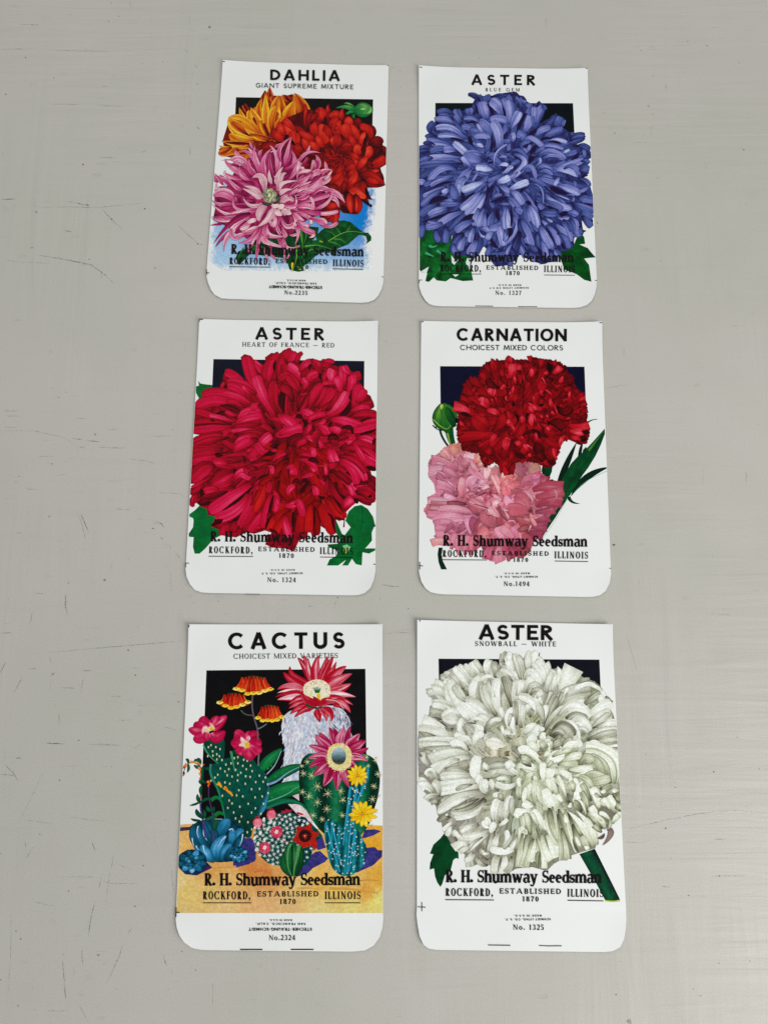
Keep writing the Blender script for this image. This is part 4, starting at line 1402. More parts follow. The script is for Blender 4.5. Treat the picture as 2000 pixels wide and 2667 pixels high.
petals(fl, '''
130 110 70 90 10 100 110 .68
300 60 200 100 100 160 80 .5
620 10 400 60 210 160 80 .62
620 90 420 120 230 210 60 .04
500 160 300 260 80 350 90 .64
460 220 240 340 50 520 110 .52
540 380 330 400 190 480 130 .04
860 0 760 80 730 200 150 .66
780 320 740 230 740 120 90 .68
560 130 630 250 640 400 150 .5
550 220 490 250 430 290 90 .74
440 480 540 440 600 400 90 .6
760 260 800 360 780 440 90 .08
1190 80 980 170 780 240 130 .78
820 480 900 380 1040 280 110 .06
1200 420 1000 480 740 560 90 .5
800 500 600 490 400 500 90 .5
380 490 180 570 20 700 140 .42
520 560 350 600 180 690 120 .64
560 640 350 700 200 760 90 .5
740 600 420 700 40 820 70 .08
800 630 560 720 330 880 120 .62
440 840 300 880 130 910 110 .6
420 810 280 830 170 800 50 .58
110 850 60 940 20 1090 130 .48
320 950 310 1050 370 1170 110 .46
480 900 490 1040 480 1190 120 .5
1190 300 1060 480 870 700 190 .7
1100 260 960 420 760 580 130 .7
1080 560 1040 700 1010 880 110 .62
1180 560 1120 740 1080 900 110 .66
1000 660 880 740 740 830 110 .1
1000 790 820 860 660 980 130 .58
1180 640 1200 800 1200 980 90 .6
1230 640 1260 780 1270 900 90 .02
1240 140 1250 300 1220 500 80 .1
1330 160 1270 350 1220 560 60 .3
940 950 870 1060 880 1160 130 .62
1000 920 950 1040 930 1180 100 .66
820 1020 700 1150 620 1360 170 .4
860 1080 780 1200 740 1330 130 .55
880 1180 940 1260 880 1400 60 .2
1080 1000 1100 1200 960 1440 150 .36
1050 1140 980 1260 900 1400 130 .6
640 1200 640 1300 680 1370 110 .48
1080 950 1130 1060 1220 1080 40 .72
1100 960 1200 940 1260 1000 90 .64
1340 160 1400 250 1360 420 110 .5
1420 260 1380 340 1500 320 70 .5
1300 330 1310 450 1360 560 80 .42
1620 360 1450 400 1290 460 110 .16
1380 600 1300 760 1290 880 120 .5
1400 560 1430 700 1440 800 90 .1
1570 540 1570 740 1580 940 150 .7
1430 500 1540 490 1640 500 60 .5
1460 780 1400 900 1270 940 120 .62
1450 860 1480 1000 1540 1240 140 .7
1540 960 1560 1060 1540 1160 70 .55
1360 1000 1280 1040 1240 1130 110 .62
1330 1100 1330 1200 1450 1290 110 .08
1480 1290 1320 1280 1270 1160 50 .5
1290 1200 1280 1320 1230 1420 120 .46
1650 1260 1500 1380 1300 1380 90 .4
1650 1020 1590 1090 1560 1150 35 .66
1440 140 1560 220 1650 260 90 .6
1410 80 1520 60 1640 0 120 .82
''', BLUE, rnd=rn, edge=.06, sheen=.07, streak=.28, base=.5, g=1.3, rim=.36)
fl.view((1320, 460, K))
petals(fl, '''
660 60 760 60 860 100 90 .55
540 10 720 60 1000 160 100 .58
900 140 1100 200 1320 300 130 .68
1500 150 1400 230 1290 260 60 .6
1280 30 1420 60 1490 160 70 .46
1180 60 1230 110 1240 180 50 .5
940 0 900 80 850 150 80 .68
760 170 900 250 1120 310 110 .04
680 160 840 300 1100 420 60 .3
700 300 860 480 1160 590 140 .7
860 310 1000 360 1120 410 24 .72
1030 340 1200 330 1180 440 40 .6
1060 460 1240 460 1210 340 50 .3
1280 360 1400 400 1560 430 150 .5
1200 470 1400 490 1560 500 60 .14
1180 480 1350 540 1565 620 120 .48
670 420 850 500 1000 590 110 .5
660 500 800 560 950 600 60 .1
240 280 420 180 500 420 110 .34
420 130 610 200 650 470 26 .66
60 190 230 160 420 110 30 .4
40 230 210 150 390 90 120 .84
540 460 600 520 650 580 90 .55
580 620 740 650 900 650 150 .42
560 520 520 480 520 400 60 .1
930 680 1030 660 1110 630 110 .02
900 710 1010 760 1120 730 60 .62
1330 640 1400 660 1540 740 130 .44
1360 700 1440 800 1520 900 120 .42
1090 680 1180 650 1270 700 120 .48
1120 760 1220 880 1270 1080 170 .5
1160 740 1250 820 1250 960 70 .62
1180 1010 1270 1010 1330 1060 120 .6
1300 880 1330 960 1330 1040 80 .4
50 260 180 330 280 500 130 .66
0 420 100 440 240 660 130 .52
130 540 200 600 280 640 110 .52
340 480 400 480 440 700 90 .06
350 540 400 700 440 900 60 .6
380 520 480 660 540 920 150 .68
0 560 10 740 30 940 100 .72
80 560 90 740 60 900 60 .05
110 680 180 900 0 1200 60 .66
0 940 70 980 20 1110 110 .06
260 760 340 980 440 1270 160 .62
220 760 230 900 330 1100 90 .34
640 740 740 780 800 830 60 .4
620 780 680 830 720 870 60 .66
700 740 770 780 820 810 36 .74
540 1000 560 1100 580 1260 80 .42
590 880 680 1060 800 1280 150 .64
700 900 820 1060 930 1260 120 .12
700 870 860 1020 930 1230 110 .62
860 860 1000 960 1160 1140 110 .62
980 830 1100 960 1170 1180 80 .6
900 1010 1060 1120 1100 1290 110 .5
1000 780 1100 840 1160 980 90 .4
1140 1200 1180 1180 1200 1240 50 .2
420 800 480 900 560 980 60 .44
180 1160 260 1290 330 1460 90 .55
240 980 170 1200 100 1420 170 .3
60 1220 100 1330 160 1440 90 .3
100 1200 30 1300 0 1400 60 .6
330 1200 480 1290 540 1300 90 .4
560 1280 600 1350 620 1480 70 .1
600 1140 680 1290 720 1460 110 .6
860 1280 900 1360 940 1440 110 .52
760 1330 800 1420 780 1520 90 .4
430 1340 470 1440 520 1500 110 .5
640 1430 720 1520 580 1570 60 .25
0 1430 60 1500 50 1600 90 .45
980 1180 1010 1250 1040 1300 60 .0
''', BLUE, rnd=rn, edge=.06, sheen=.07, streak=.28, base=.5, g=1.3, rim=.36)
fl.build()
# ------------------------------------------------------------------ ASTER HEART OF FRANCE
pk = PK['aster_red']
RED = [(46,0,10),(84,0,16),(122,2,22),(156,6,28),(182,8,42),(198,12,58),(212,28,80),(228,74,116)]
HOT = [(50,0,6),(96,4,8),(140,6,12),(172,10,16),(196,22,22),(214,40,40)]
rn = random.Random(17)
lf = Art(pk, 'leaf')
PG = [(0,60,30),(0,84,36),(0,104,44),(10,124,60),(40,150,90)]
blot(lf, [(135,527),(150,548),(190,555),(242,560),(238,625),(190,640),(180,680),(120,700),(115,690),(140,660),(118,620),(115,570),(140,565)], PG, .25, .6, sc=16, cell=6)
lf.build()
lf = Art(pk, 'leaf')
blot(lf, [(145,1475),(200,1480),(260,1540),(300,1650),(310,1700),(250,1730),(190,1800),(145,1840),(108,1840),(95,1790),(100,1715),(65,1712),(62,1690),(95,1640),(100,1590),(95,1570),(68,1560),(68,1540),(110,1510)], PG, .2, .7, sc=16, cell=6)
for a_, m_, b_ in (((180,1500),(170,1640),(130,1800)),((170,1640),(200,1690),(260,1700)),((175,1600),(210,1590),(250,1580)),((165,1650),(130,1680),(80,1700))):
    lf.stroke([a_, m_, b_], 6, (0,92,60), w1=2)
lf.build()
lf = Art(pk, 'leaf')
blot(lf, [(1145,1565),(1175,1575),(1225,1690),(1245,1700),(1290,1640),(1250,1590),(1275,1520),(1320,1480),(1370,1470),(1420,1500),(1460,1560),(1475,1620),(1450,1680),(1452,1740),(1420,1780),(1400,1800),(1480,1800),(1478,1815),(1430,1840),(1380,1830),(1375,1930),(1330,1920),(1300,1880),(1270,1930),(1225,1930),(1260,1880),(1195,1930),(1110,1930),(1130,1885),(1175,1860),(1200,1820),(1120,1790),(1115,1770),(1190,1765),(1210,1740),(1165,1650)], PG, .15, .65, sc=18, cell=6, seed=9)
for a_, m_, b_ in (((1380,1480),(1380,1640),(1300,1860)),((1380,1600),(1430,1600),(1465,1600)),((1160,1580),(1200,1680),(1260,1790)),((1300,1860),(1260,1880),(1200,1925))):
    lf.stroke([a_, m_, b_], 7, (0,76,40), w1=3)
lf.poly([(1230,1780),(1262,1770),(1290,1790),(1265,1840),(1240,1830)], (120,190,140), cell=6)
lf.poly([(1240,1800),(1262,1790),(1270,1830),(1250,1840)], (150,180,60))
lf.poly([(1400,1622),(1430,1632),(1480,1620),(1480,1634),(1440,1648),(1412,1640)], (0,90,50))
lf.build()
fl = Art(pk, 'aster_flower')
OUT = [(455,350),(485,325),(525,335),(560,370),(620,400),(650,420),(640,350),(690,315),(740,325),(790,297),(850,297),(870,312),(925,320),(910,360),(895,410),(940,385),(995,358),(1060,375),(1120,370),(1165,385),(1150,405),(1190,420),(1240,410),(1290,455),(1372,477),(1350,530),(1400,590),(1400,620),(1440,640),(1466,703),(1410,720),(1485,780),(1510,800),(1510,1215),(1435,1190),(1455,1260),(1510,1300),(1500,1360),(1475,1448),(1440,1463),(1350,1440),(1300,1480),(1250,1530),(1244,1640),(1232,1640),(1240,1585),(1180,1580),(1170,1695),(1060,1630),(1040,1700),(1000,1720),(975,1640),(960,1720),(900,1740),(860,1825),(790,1800),(700,1795),(640,1770),(690,1680),(640,1665),(560,1690),(500,1680),(420,1718),(330,1700),(300,1660),(245,1640),(230,1630),(270,1560),(205,1545),(200,1500),(150,1480),(105,1440),(110,1482),(85,1475),(78,1440),(85,1400),(60,1380),(60,1350),(150,1310),(60,1310),(60,1260),(170,1190),(60,1200),(60,980),(175,945),(60,925),(60,760),(115,710),(200,690),(160,640),(240,620),(310,620),(300,570),(320,540),(325,480),(345,455),(420,480),(500,520),(560,560),(480,430)]
blot(fl, OUT, RED, .05, .6, sc=8, cell=4, seed=12)
fill(fl, OUT, (830,1040), 190, 50, RED, (.24,.54), 'p', rn, length=(.28,.6), base=.3)
fill(fl, [(560,1000),(860,1050),(1150,1000),(1300,1500),(1000,1640),(700,1640),(520,1500)], (850,1000), 60, 60, HOT, (.35,.62), 'p', rn, length=(.25,.5), base=.3, rmin=.3)
K = 1659 / 270
fl.view((490, 900, K))
petals(fl, '''
1240 470 1130 330 1050 240 120 .66 p
1230 360 1120 300 1060 240 60 .74
1150 800 1010 480 940 170 190 .62
1380 1120 1180 760 1090 480 170 .72
1300 640 1270 540 1170 460 60 .05
1480 1120 1360 850 1380 560 150 .5
1340 560 1240 420 1460 130 150 .55
1290 620 1300 420 1370 220 120 .62
1380 400 1380 330 1400 230 60 .08
1440 600 1480 300 1600 90 140 .52
1520 420 1640 360 1700 330 110 .6
1420 620 1500 540 1640 520 80 .42
1540 1080 1500 850 1560 620 130 .12
1000 900 820 560 590 420 130 .66
1090 780 900 640 620 590 150 .6
940 840 780 700 630 660 150 .68
620 740 600 680 600 620 60 .1
540 720 540 640 580 590 50 .55
1010 780 900 700 880 640 60 .75
1000 960 620 770 220 790 160 .6
1000 940 800 820 560 770 90 .72
860 1060 500 880 130 980 180 .62
900 1000 760 930 620 900 110 .55
860 1110 740 1000 500 960 140 .24
420 1100 560 1080 700 1080 90 .15
780 1120 680 1090 600 1050 70 .66
700 1260 400 1130 100 1040 110 .56
740 1220 520 1150 340 1120 60 .78
700 1290 380 1210 90 1230 100 .4
440 1210 390 1195 340 1180 35 .02
700 1290 420 1270 90 1290 70 .1
740 1300 400 1330 80 1360 130 .6
760 1340 600 1400 540 1500 130 .55
560 1420 400 1440 80 1530 120 .56
620 1480 360 1520 70 1620 120 .5
820 1260 900 1080 1150 1060 130 .74
760 1280 900 1180 1180 1130 110 .68
1180 1260 980 1270 740 1300 80 .44
1160 1370 920 1350 690 1370 60 .74
740 1430 960 1400 1180 1410 100 .42
1180 1460 1010 1430 800 1480 80 .5
760 1640 820 1530 1000 1470 110 .66
1060 1540 920 1560 740 1650 110 .68
1150 1650 1200 1540 1330 1430 150 .74
1300 1200 1400 1180 1560 1260 70 .6
1440 1100 1540 1180 1660 1280 120 .76
1340 1280 1370 1320 1400 1290 60 .02
1390 1440 1540 1400 1700 1330 150 .74
1400 1540 1500 1500 1640 1480 60 .3
1300 1620 1400 1590 1480 1560 90 .12
1120 900 1080 960 1000 1000 100 .66
1230 1080 1170 1000 1130 930 70 .28
''', RED, rnd=rn, edge=.08, sheen=.08, streak=.3, base=.42, g=1.25, rim=.36)
fl.view((740, 900, K))
petals(fl, '''
40 260 20 160 120 70 110 .55
60 260 120 200 200 110 110 .66
200 300 210 200 290 110 70 .5
-20 480 0 380 0 300 120 .5
260 560 180 400 60 320 130 .76
240 420 330 300 450 260 110 .68
400 420 410 340 440 290 70 .12
480 400 470 300 450 210 60 .45
560 360 560 300 480 240 70 .6
740 380 680 300 600 280 130 .5
620 280 700 240 800 270 70 .58
200 620 60 480 -60 560 120 .5
240 760 160 600 60 480 160 .5
150 900 60 720 -60 680 140 .4
300 540 300 460 420 400 80 .4
480 560 410 500 540 440 130 .7
620 560 590 500 560 440 90 .08
640 600 640 500 700 400 80 .55
800 620 760 480 780 380 150 .76
940 480 860 500 820 540 60 .06
930 400 880 390 860 380 60 .08
980 640 940 480 950 330 130 .74
1080 440 1000 400 960 320 110 .7
1000 600 1100 520 1230 470 150 .5
1000 760 1080 600 1070 480 130 .72
900 760 880 620 820 500 120 .72
560 620 640 600 780 590 60 .68
480 620 500 600 620 570 50 .3
240 1060 260 860 380 700 120 .3
300 700 340 600 280 540 110 .7
420 1020 480 780 620 640 150 .55
240 780 300 780 370 760 36 .56
460 980 640 820 620 700 150 .6
540 1000 700 820 800 700 150 .58
660 1040 820 900 880 740 120 .44
880 880 930 800 1000 700 60 .08
680 1120 880 980 1010 740 160 .76
880 1110 1000 1050 1060 900 110 .1
1040 860 1060 820 1060 760 60 .12
1100 1000 1160 820 1180 620 160 .62
1140 900 1230 820 1280 700 130 .66
1180 1040 1280 980 1430 930 130 .45
1060 1060 1220 1000 1360 1020 120 .66
1040 1160 1260 1080 1480 1110 120 .5
1200 1220 1330 1180 1450 1170 50 .04
1200 1260 1340 1220 1480 1190 70 .66
760 1180 900 1140 1040 1150 60 .1
740 1200 960 1200 1270 1320 140 .74
1180 1270 1240 1290 1270 1330 40 .08
1000 1350 1200 1340 1480 1260 120 .7
900 1330 1050 1310 1100 1440 90 .1
1200 1420 1340 1390 1480 1340 60 .06
960 1420 1100 1460 1040 1500 90 .6
1140 1440 1320 1500 1480 1460 120 .6
1200 1500 1300 1480 1440 1540 110 .76
1420 1600 1440 1520 1480 1500 60 .04
250 1060 360 1060 460 1130 110 .76
100 1160 160 1130 230 1110 60 .6
180 1160 240 1130 300 1180 100 .08
320 1300 350 1240 290 1180 120 .14
420 1260 420 1200 640 1150 90 .2
430 1260 440 1150 660 1100 90 .7
470 1270 560 1260 660 1180 70 .66
340 1430 400 1340 410 1260 80 .62
-60 1120 60 1180 180 1280 130 .74
-80 1430 120 1360 290 1330 150 .76
520 1290 640 1330 700 1420 130 .66
720 1360 800 1340 900 1380 110 .76
700 1290 740 1260 760 1210 60 .1
460 1280 520 1360 560 1460 110 .36
340 1480 420 1480 620 1620 90 .7
540 1640 500 1480 560 1400 120 .45
700 1520 780 1460 880 1500 130 .2
740 1560 780 1540 860 1600 80 .42
960 1540 1080 1560 1260 1680 110 .74
200 1640 260 1560 360 1520 80 .62
60 1620 120 1500 300 1440 110 .3
1040 1620 1180 1560 1440 1640 90 .5
''', RED, rnd=rn, edge=.08, sheen=.08, streak=.3, base=.42, g=1.25, rim=.36)
fl.view((490, 1160, K))
petals(fl, '''
560 60 300 60 70 60 120 .5
560 120 320 120 60 180 90 .52
520 180 300 220 60 280 110 .6
560 160 480 150 420 140 90 .06
640 300 520 270 390 270 130 .66
420 380 280 360 50 560 240 .5
760 380 560 460 380 600 100 .46
780 420 560 560 400 660 120 .62
440 480 330 540 240 600 50 .1
400 500 200 600 60 680 60 .55
720 440 900 420 1020 520 140 .4
740 540 860 440 1010 520 160 .78
720 580 560 640 400 690 110 .62
760 660 560 740 380 800 120 .5
500 700 380 700 250 730 110 .64
640 740 440 800 200 880 100 .3
260 620 180 680 60 760 60 .5
200 820 220 760 200 690 90 .08
160 760 100 840 60 920 100 .5
50 880 40 930 90 970 50 .45
160 920 240 900 320 880 110 .28
420 900 300 930 180 960 70 .1
1080 590 700 820 380 960 70 .1
1000 620 700 830 340 1060 200 .72
1060 640 820 860 440 1120 70 .06
960 780 760 1040 440 1170 180 .72
1000 900 900 1080 640 1250 80 .1
560 1180 480 1220 430 1180 110 .1
480 1240 420 1260 360 1290 60 .02
700 1300 600 1340 560 1440 150 .5
860 1180 760 1280 700 1380 110 .4
1000 760 940 1040 820 1290 130 .66
1160 640 1080 960 860 1340 150 .56
860 1360 1000 1300 1200 1280 120 .5
1160 620 1090 700 1130 640 50 .6
1290 1000 1140 1160 980 1380 120 .64
1340 760 1260 980 1200 1320 110 .6
1360 800 1320 980 1240 1340 60 .06
1300 560 1310 640 1270 760 90 .5
1060 60 980 120 1080 240 110 .72
960 100 1000 160 1120 60 120 .6
1300 240 1160 280 1020 300 110 .4
880 160 900 220 910 290 60 .2
1300 60 1200 100 1100 -40 120 .66
1420 -40 1360 100 1200 150 120 .08
1440 60 1400 80 1330 70 50 .6
1330 270 1440 180 1560 130 50 .62
920 320 940 420 1080 460 90 .6
1040 340 1080 360 1120 400 60 .2
1320 300 1160 420 960 460 90 .4
1270 340 1340 360 1330 460 70 .74
1300 470 1180 500 1080 580 50 .1
760 120 840 0 1000 -60 130 .66
''', RED, rnd=rn, edge=.08, sheen=.08, streak=.3, base=.42, g=1.25, rim=.36)
petals(fl, '''
1140 620 1180 800 1100 1000 130 .6
1240 600 1180 800 1060 1060 100 .7
1000 960 1080 860 1160 700 60 .55
1400 500 1500 680 1640 860 160 .45
1460 560 1420 800 1440 1000 100 .3
1660 960 1480 980 1380 1080 130 .62
1640 1020 1480 1120 1460 1240 150 .5
1400 1160 1340 1240 1330 1380 130 .68
1560 1100 1460 1260 1380 1420 130 .6
1360 1060 1290 1110 1320 1180 60 .3
1350 1100 1270 1240 1240 1340 50 .05
''', HOT, rnd=rn, edge=.08, sheen=.08, streak=.3, base=.42, g=1.25, rim=.36)
petals(fl, '''
1360 720 1420 860 1390 1060 90 .72
1400 800 1430 880 1450 960 60 .7
1560 1140 1560 1280 1620 1470 120 .76
1640 620 1600 700 1610 800 60 .72
1280 1440 1330 1500 1280 1590 110 .4
1300 1340 1400 1440 1240 1500 110 .34
1640 1500 1520 1540 1480 1600 90 .3
''', RED, rnd=rn, edge=.08, sheen=.08, streak=.3, base=.42, g=1.25, rim=.36)
fl.view((740, 1160, K))
petals(fl, '''
440 940 400 1140 380 1390 150 .6
300 1000 260 1180 240 1420 140 .5
200 1020 160 1180 150 1400 90 .2
480 980 520 1180 520 1440 120 .3
560 880 640 1120 790 1420 150 .55
660 860 820 1000 940 1180 190 .62
720 800 840 960 940 1080 110 .5
440 700 420 820 260 940 140 .4
600 880 520 940 480 980 110 .4
''', HOT, rnd=rn, edge=.08, sheen=.08, streak=.3, base=.42, g=1.25, rim=.36)
petals(fl, '''
130 1060 150 1180 130 1320 60 .04
460 1000 480 1200 470 1320 36 .02
760 1100 780 1240 830 1420 50 .03
700 1080 740 1120 800 1180 40 .04
800 1150 880 1170 960 1200 50 .2
880 580 1000 560 1180 700 60 .66
860 520 960 520 1100 620 60 .4
750 700 830 860 940 1060 60 .04
700 480 820 760 1000 940 110 .42
820 580 900 740 1040 820 100 .36
880 780 960 840 1000 880 70 .08
900 560 1060 640 1120 800 130 .74
960 1000 1020 920 1100 860 150 .74
1120 840 1160 900 1180 930 70 .04
1120 660 1260 640 1430 800 130 .66
1140 760 1300 740 1440 860 180 .42
1160 860 1280 900 1400 930 90 .36
1340 830 1380 810 1400 800 60 .05
1100 640 1280 600 1480 640 80 .2
1280 480 1400 540 1480 640 130 .32
1460 740 1420 660 1340 620 90 .3
980 440 1100 480 1130 620 100 .06
720 420 880 460 1060 620 110 .3
880 280 1080 380 1160 620 130 .66
900 240 1140 320 1300 560 120 .74
880 180 1120 240 1300 440 90 .5
960 140 1180 180 1340 380 80 .56
900 80 1160 60 1300 300 100 .5
1140 60 1280 200 1480 300 140 .72
1300 340 1400 370 1480 400 90 .05
1100 -60 1200 100 1280 240 80 .76
1200 20 1340 80 1480 200 90 .6
700 60 760 160 820 280 150 .78
780 40 820 160 860 260 70 .76
860 260 800 320 720 330 110 .5
640 260 660 360 670 470 50 .74
200 240 400 260 520 420 90 .62
400 360 460 380 490 420 46 .78
80 340 140 400 150 470 120 .72
20 370 80 340 160 320 60 .6
260 530 360 490 470 460 60 .68
240 60 320 40 380 80 60 .5
220 160 340 140 500 180 80 .5
400 60 460 80 470 180 90 .76
380 240 460 230 560 280 100 .12
60 800 80 720 160 640 80 .76
120 620 200 560 260 640 80 .15
270 620 340 560 400 660 90 .08
260 780 300 700 380 600 100 .12
440 660 500 700 520 800 110 .74
560 800 600 840 660 820 70 .08
540 520 620 600 680 640 60 .6
680 500 690 640 660 780 60 .44
0 960 120 960 250 890 110 .7
180 960 240 920 300 1140 110 .68
0 1160 40 1280 90 1470 90 .76
''', RED, rnd=rn, edge=.08, sheen=.08, streak=.3, base=.42, g=1.25, rim=.36)
fl.build()
# ------------------------------------------------------------------ CARNATION
pk = PK['carnation']
rn = random.Random(23)
SG = [(0,20,14),(0,36,20),(0,58,30),(8,84,36),(60,124,40),(130,160,60)]
lf = Art(pk, 'leaves_and_stem')
lf.view((1310, 1110, 1614/270))
petals(lf, '''
660 900 680 700 700 560 160 .3
820 1000 960 660 1140 260 110 .14
1160 700 1200 400 1240 260 60 .2
1240 420 1280 360 1290 320 50 .3 p
560 1780 760 1400 980 1060 120 .34
1060 1080 1300 800 1640 640 120 .2
1020 1100 1080 1180 1200 1205 60 .3 t
830 1100 880 1080 940 1050 60 .16
''', SG, rnd=rn, rim=0, streak=.1, base=.05, sheen=.08)
blot(lf, [(1582,36),(1585,120),(1525,280),(1440,460),(1330,640),(1240,760),(1130,930),(1040,1080),(930,1180),(890,1130),(850,1000),(900,860),(960,740),(1060,580),(1190,440),(1250,400),(1400,240)], SG, .25, .62, sc=16, cell=5, seed=12)
lf.stroke([(920,1140),(1100,800),(1330,520),(1570,70)], 10, (0,40,20), w1=5)
lf.stroke([(700,1400),(830,1240),(930,1150)], 26, (96,140,60), w1=10)
lf.stroke([(1330,380),(1440,240),(1560,80)], 40, (60,120,44), w1=5)
lf.stroke([(575,1790),(760,1560),(1000,1140)], 7, (110,190,160), w1=6)
lf.stroke([(1060,1090),(1260,860),(1610,700)], 7, (80,160,130), w1=6)
lf.build()
lf = Art(pk, 'leaf')
lf.stroke([(1350,835),(1380,808),(1432,800)], 14, (20,90,50), w1=5)
lf.build()
lf = Art(pk, 'leaf')
blot(lf, [(213,1788),(245,1788),(236,1840),(245,1890),(278,1956),(232,1956),(212,1900),(205,1840)], SG, .1, .4, sc=8)
lf.build()
lf = Art(pk, 'bud_stem')
lf.stroke([(222,880),(236,930),(268,985),(300,1025)], 18, (2,50,30), w1=16)
lf.stroke([(292,870),(300,930),(318,985),(335,1030)], 66, (10,70,34), w1=40)
lf.stroke([(278,890),(288,940),(304,1000)], 16, (130,160,60), w1=10)
lf.build()

bd = Art(pk, 'carnation_bud', (1110, 920, 1659/230))
BG = [(0,28,16),(4,60,24),(20,92,30),(50,120,34),(120,160,56),(206,200,110)]
petals(bd, '''
420 1500 410 1460 390 1420 150 .3
''', BG, rnd=rn, rim=0, base=0)
petals(bd, '''
390 1450 350 1200 300 945 470 .5 o
200 1400 220 1200 240 1010 110 .62 o
260 1280 250 1120 240 1000 40 .74 p
540 1380 450 1180 380 1010 150 .24 o
280 1060 290 1000 280 960 70 .95 o
''', BG, rnd=rn, rim=.25, base=.25)
bd.stroke([(130,1240),(260,1370),(400,1440),(460,1350)], 22, (140,170,70), w1=8)
bd.stroke([(120,1350),(200,1430),(300,1450)], 26, (0,40,24), w1=16)
bd.build()

pk_f = Art(pk, 'pink_carnation')
OUTP = [(370,985),(410,1040),(520,1060),(560,1170),(690,1180),(760,1230),(800,1140),(860,1120),(990,1140),(1000,1210),(1060,1270),(1100,1270),(1150,1300),(1170,1340),(1160,1400),(1130,1480),(1050,1560),(1040,1640),(1000,1700),(940,1750),(920,1800),(850,1870),(760,1850),(690,1900),(600,1890),(580,1850),(550,1770),(480,1820),(380,1800),(300,1770),(160,1770),(190,1700),(190,1660),(180,1580),(130,1560),(100,1500),(130,1450),(130,1400),(190,1370),(180,1300),(135,1240),(140,1120),(200,1070),(240,1060),(250,1020),(330,990)]
K = 1659 / 230
pk_f.view((1095, 1140, K))
FP = Field(pk_f, [(450,240,214,150,150),(700,180,206,140,110),(900,320,226,176,200),(250,420,168,96,120),(200,600,206,150,180),(450,480,200,130,160),(700,500,168,96,124),(950,470,176,96,124),(1080,400,214,140,100),
 (400,750,176,108,136),(600,700,196,124,156),(850,760,208,120,140),(1050,800,212,150,186),(1250,700,236,190,200),(350,950,200,130,168),(550,950,196,120,150),(820,1000,206,116,128),(1100,1000,160,76,104),(1150,930,232,180,214),
 (200,1150,212,146,178),(500,1130,220,150,186),(600,1250,150,84,88),(300,1280,156,92,88),(850,1330,154,70,80),(450,1400,214,150,178),(200,1400,160,96,100),(750,1450,220,146,184),(1050,1300,170,84,100),(1150,1230,226,140,170),(1180,1120,214,90,120),
 (1320,1000,150,20,60),(1420,800,226,150,160),(1550,850,222,110,116),(1300,1180,170,30,70),(1430,1230,234,170,190),(1400,1420,226,160,170),(1150,1560,150,66,90),(1500,1550,170,84,96),(250,1520,204,140,170),(600,1580,214,146,190)], warp=5, seed=4)
pk_f.view((1310, 1110, 1614/270))
FP.more(pk_f, [(260,600,150,96,110),(400,680,110,40,60),(350,760,160,84,124),(520,600,190,180,140),(560,700,170,66,90),(520,800,206,130,180),(150,850,226,130,120),(300,850,214,110,110),(640,850,150,60,80),(720,900,110,26,44),(850,930,170,66,84),(650,1030,176,70,90),(480,900,200,130,170),
 (300,1100,176,80,100),(430,1060,236,170,190),(550,1150,170,70,96),(750,1150,140,50,70),(850,1150,150,60,80),(680,1250,140,56,90),(450,1300,140,60,66),(250,1250,180,80,100),(150,1350,186,90,104),(480,1420,222,140,150),(620,1400,150,62,100),(560,1600,132,50,90),(300,1480,176,84,84),(370,1560,110,40,36),(400,1650,190,90,100),
 (120,1620,206,120,160),(60,1560,190,90,100),(250,1700,214,120,130),(500,1720,120,40,70),(300,1850,130,46,76),(100,1900,150,60,80),(380,1950,130,70,60),(60,1000,226,110,130),(100,1180,236,160,200),(20,700,230,190,170)])
pk_f.view((1095, 1330, 1659/300))
FP.more(pk_f, [(300,80,206,140,170),(550,150,222,150,190),(250,220,196,124,156),(400,260,150,74,90),(600,260,160,84,110),(700,200,214,140,180),(850,220,160,76,90),(780,140,150,74,110),(1000,180,166,84,88),(950,320,206,120,130),(1150,280,220,150,180),(1250,380,206,130,160),(1400,330,170,74,90),(200,460,210,150,150),(280,380,210,140,170),(400,420,206,130,160),(500,540,214,150,160),(650,560,190,110,130),(760,430,200,110,130),(900,560,160,60,90),(1000,640,180,90,120),(1150,620,150,60,90),(1150,700,214,150,170),(1350,560,140,46,80),(1500,520,120,40,76),(980,700,214,150,170)])
FP.C = FP.C * .84 + lin((222,84,124)) * .13
FP.C = np.clip(FP.C * np.array([[1.12, 1.0, .97]]), 0, .9)
FP.p = 2.4
pk_f.view()
blot_field(pk_f, jag(OUTP, 17, 9, rn), FP, cell=2.6, amp=.3, sc=4)
fill_field(pk_f, OUTP, (640,1400), 210, 62, FP, (.28,.74), 'f', rn, (.22,.5), base=.3, edge=.04, streak=.16, ragged=9, rim=.26, lite=.36, dark=.3)
pk_f.view((1095, 1140, K))
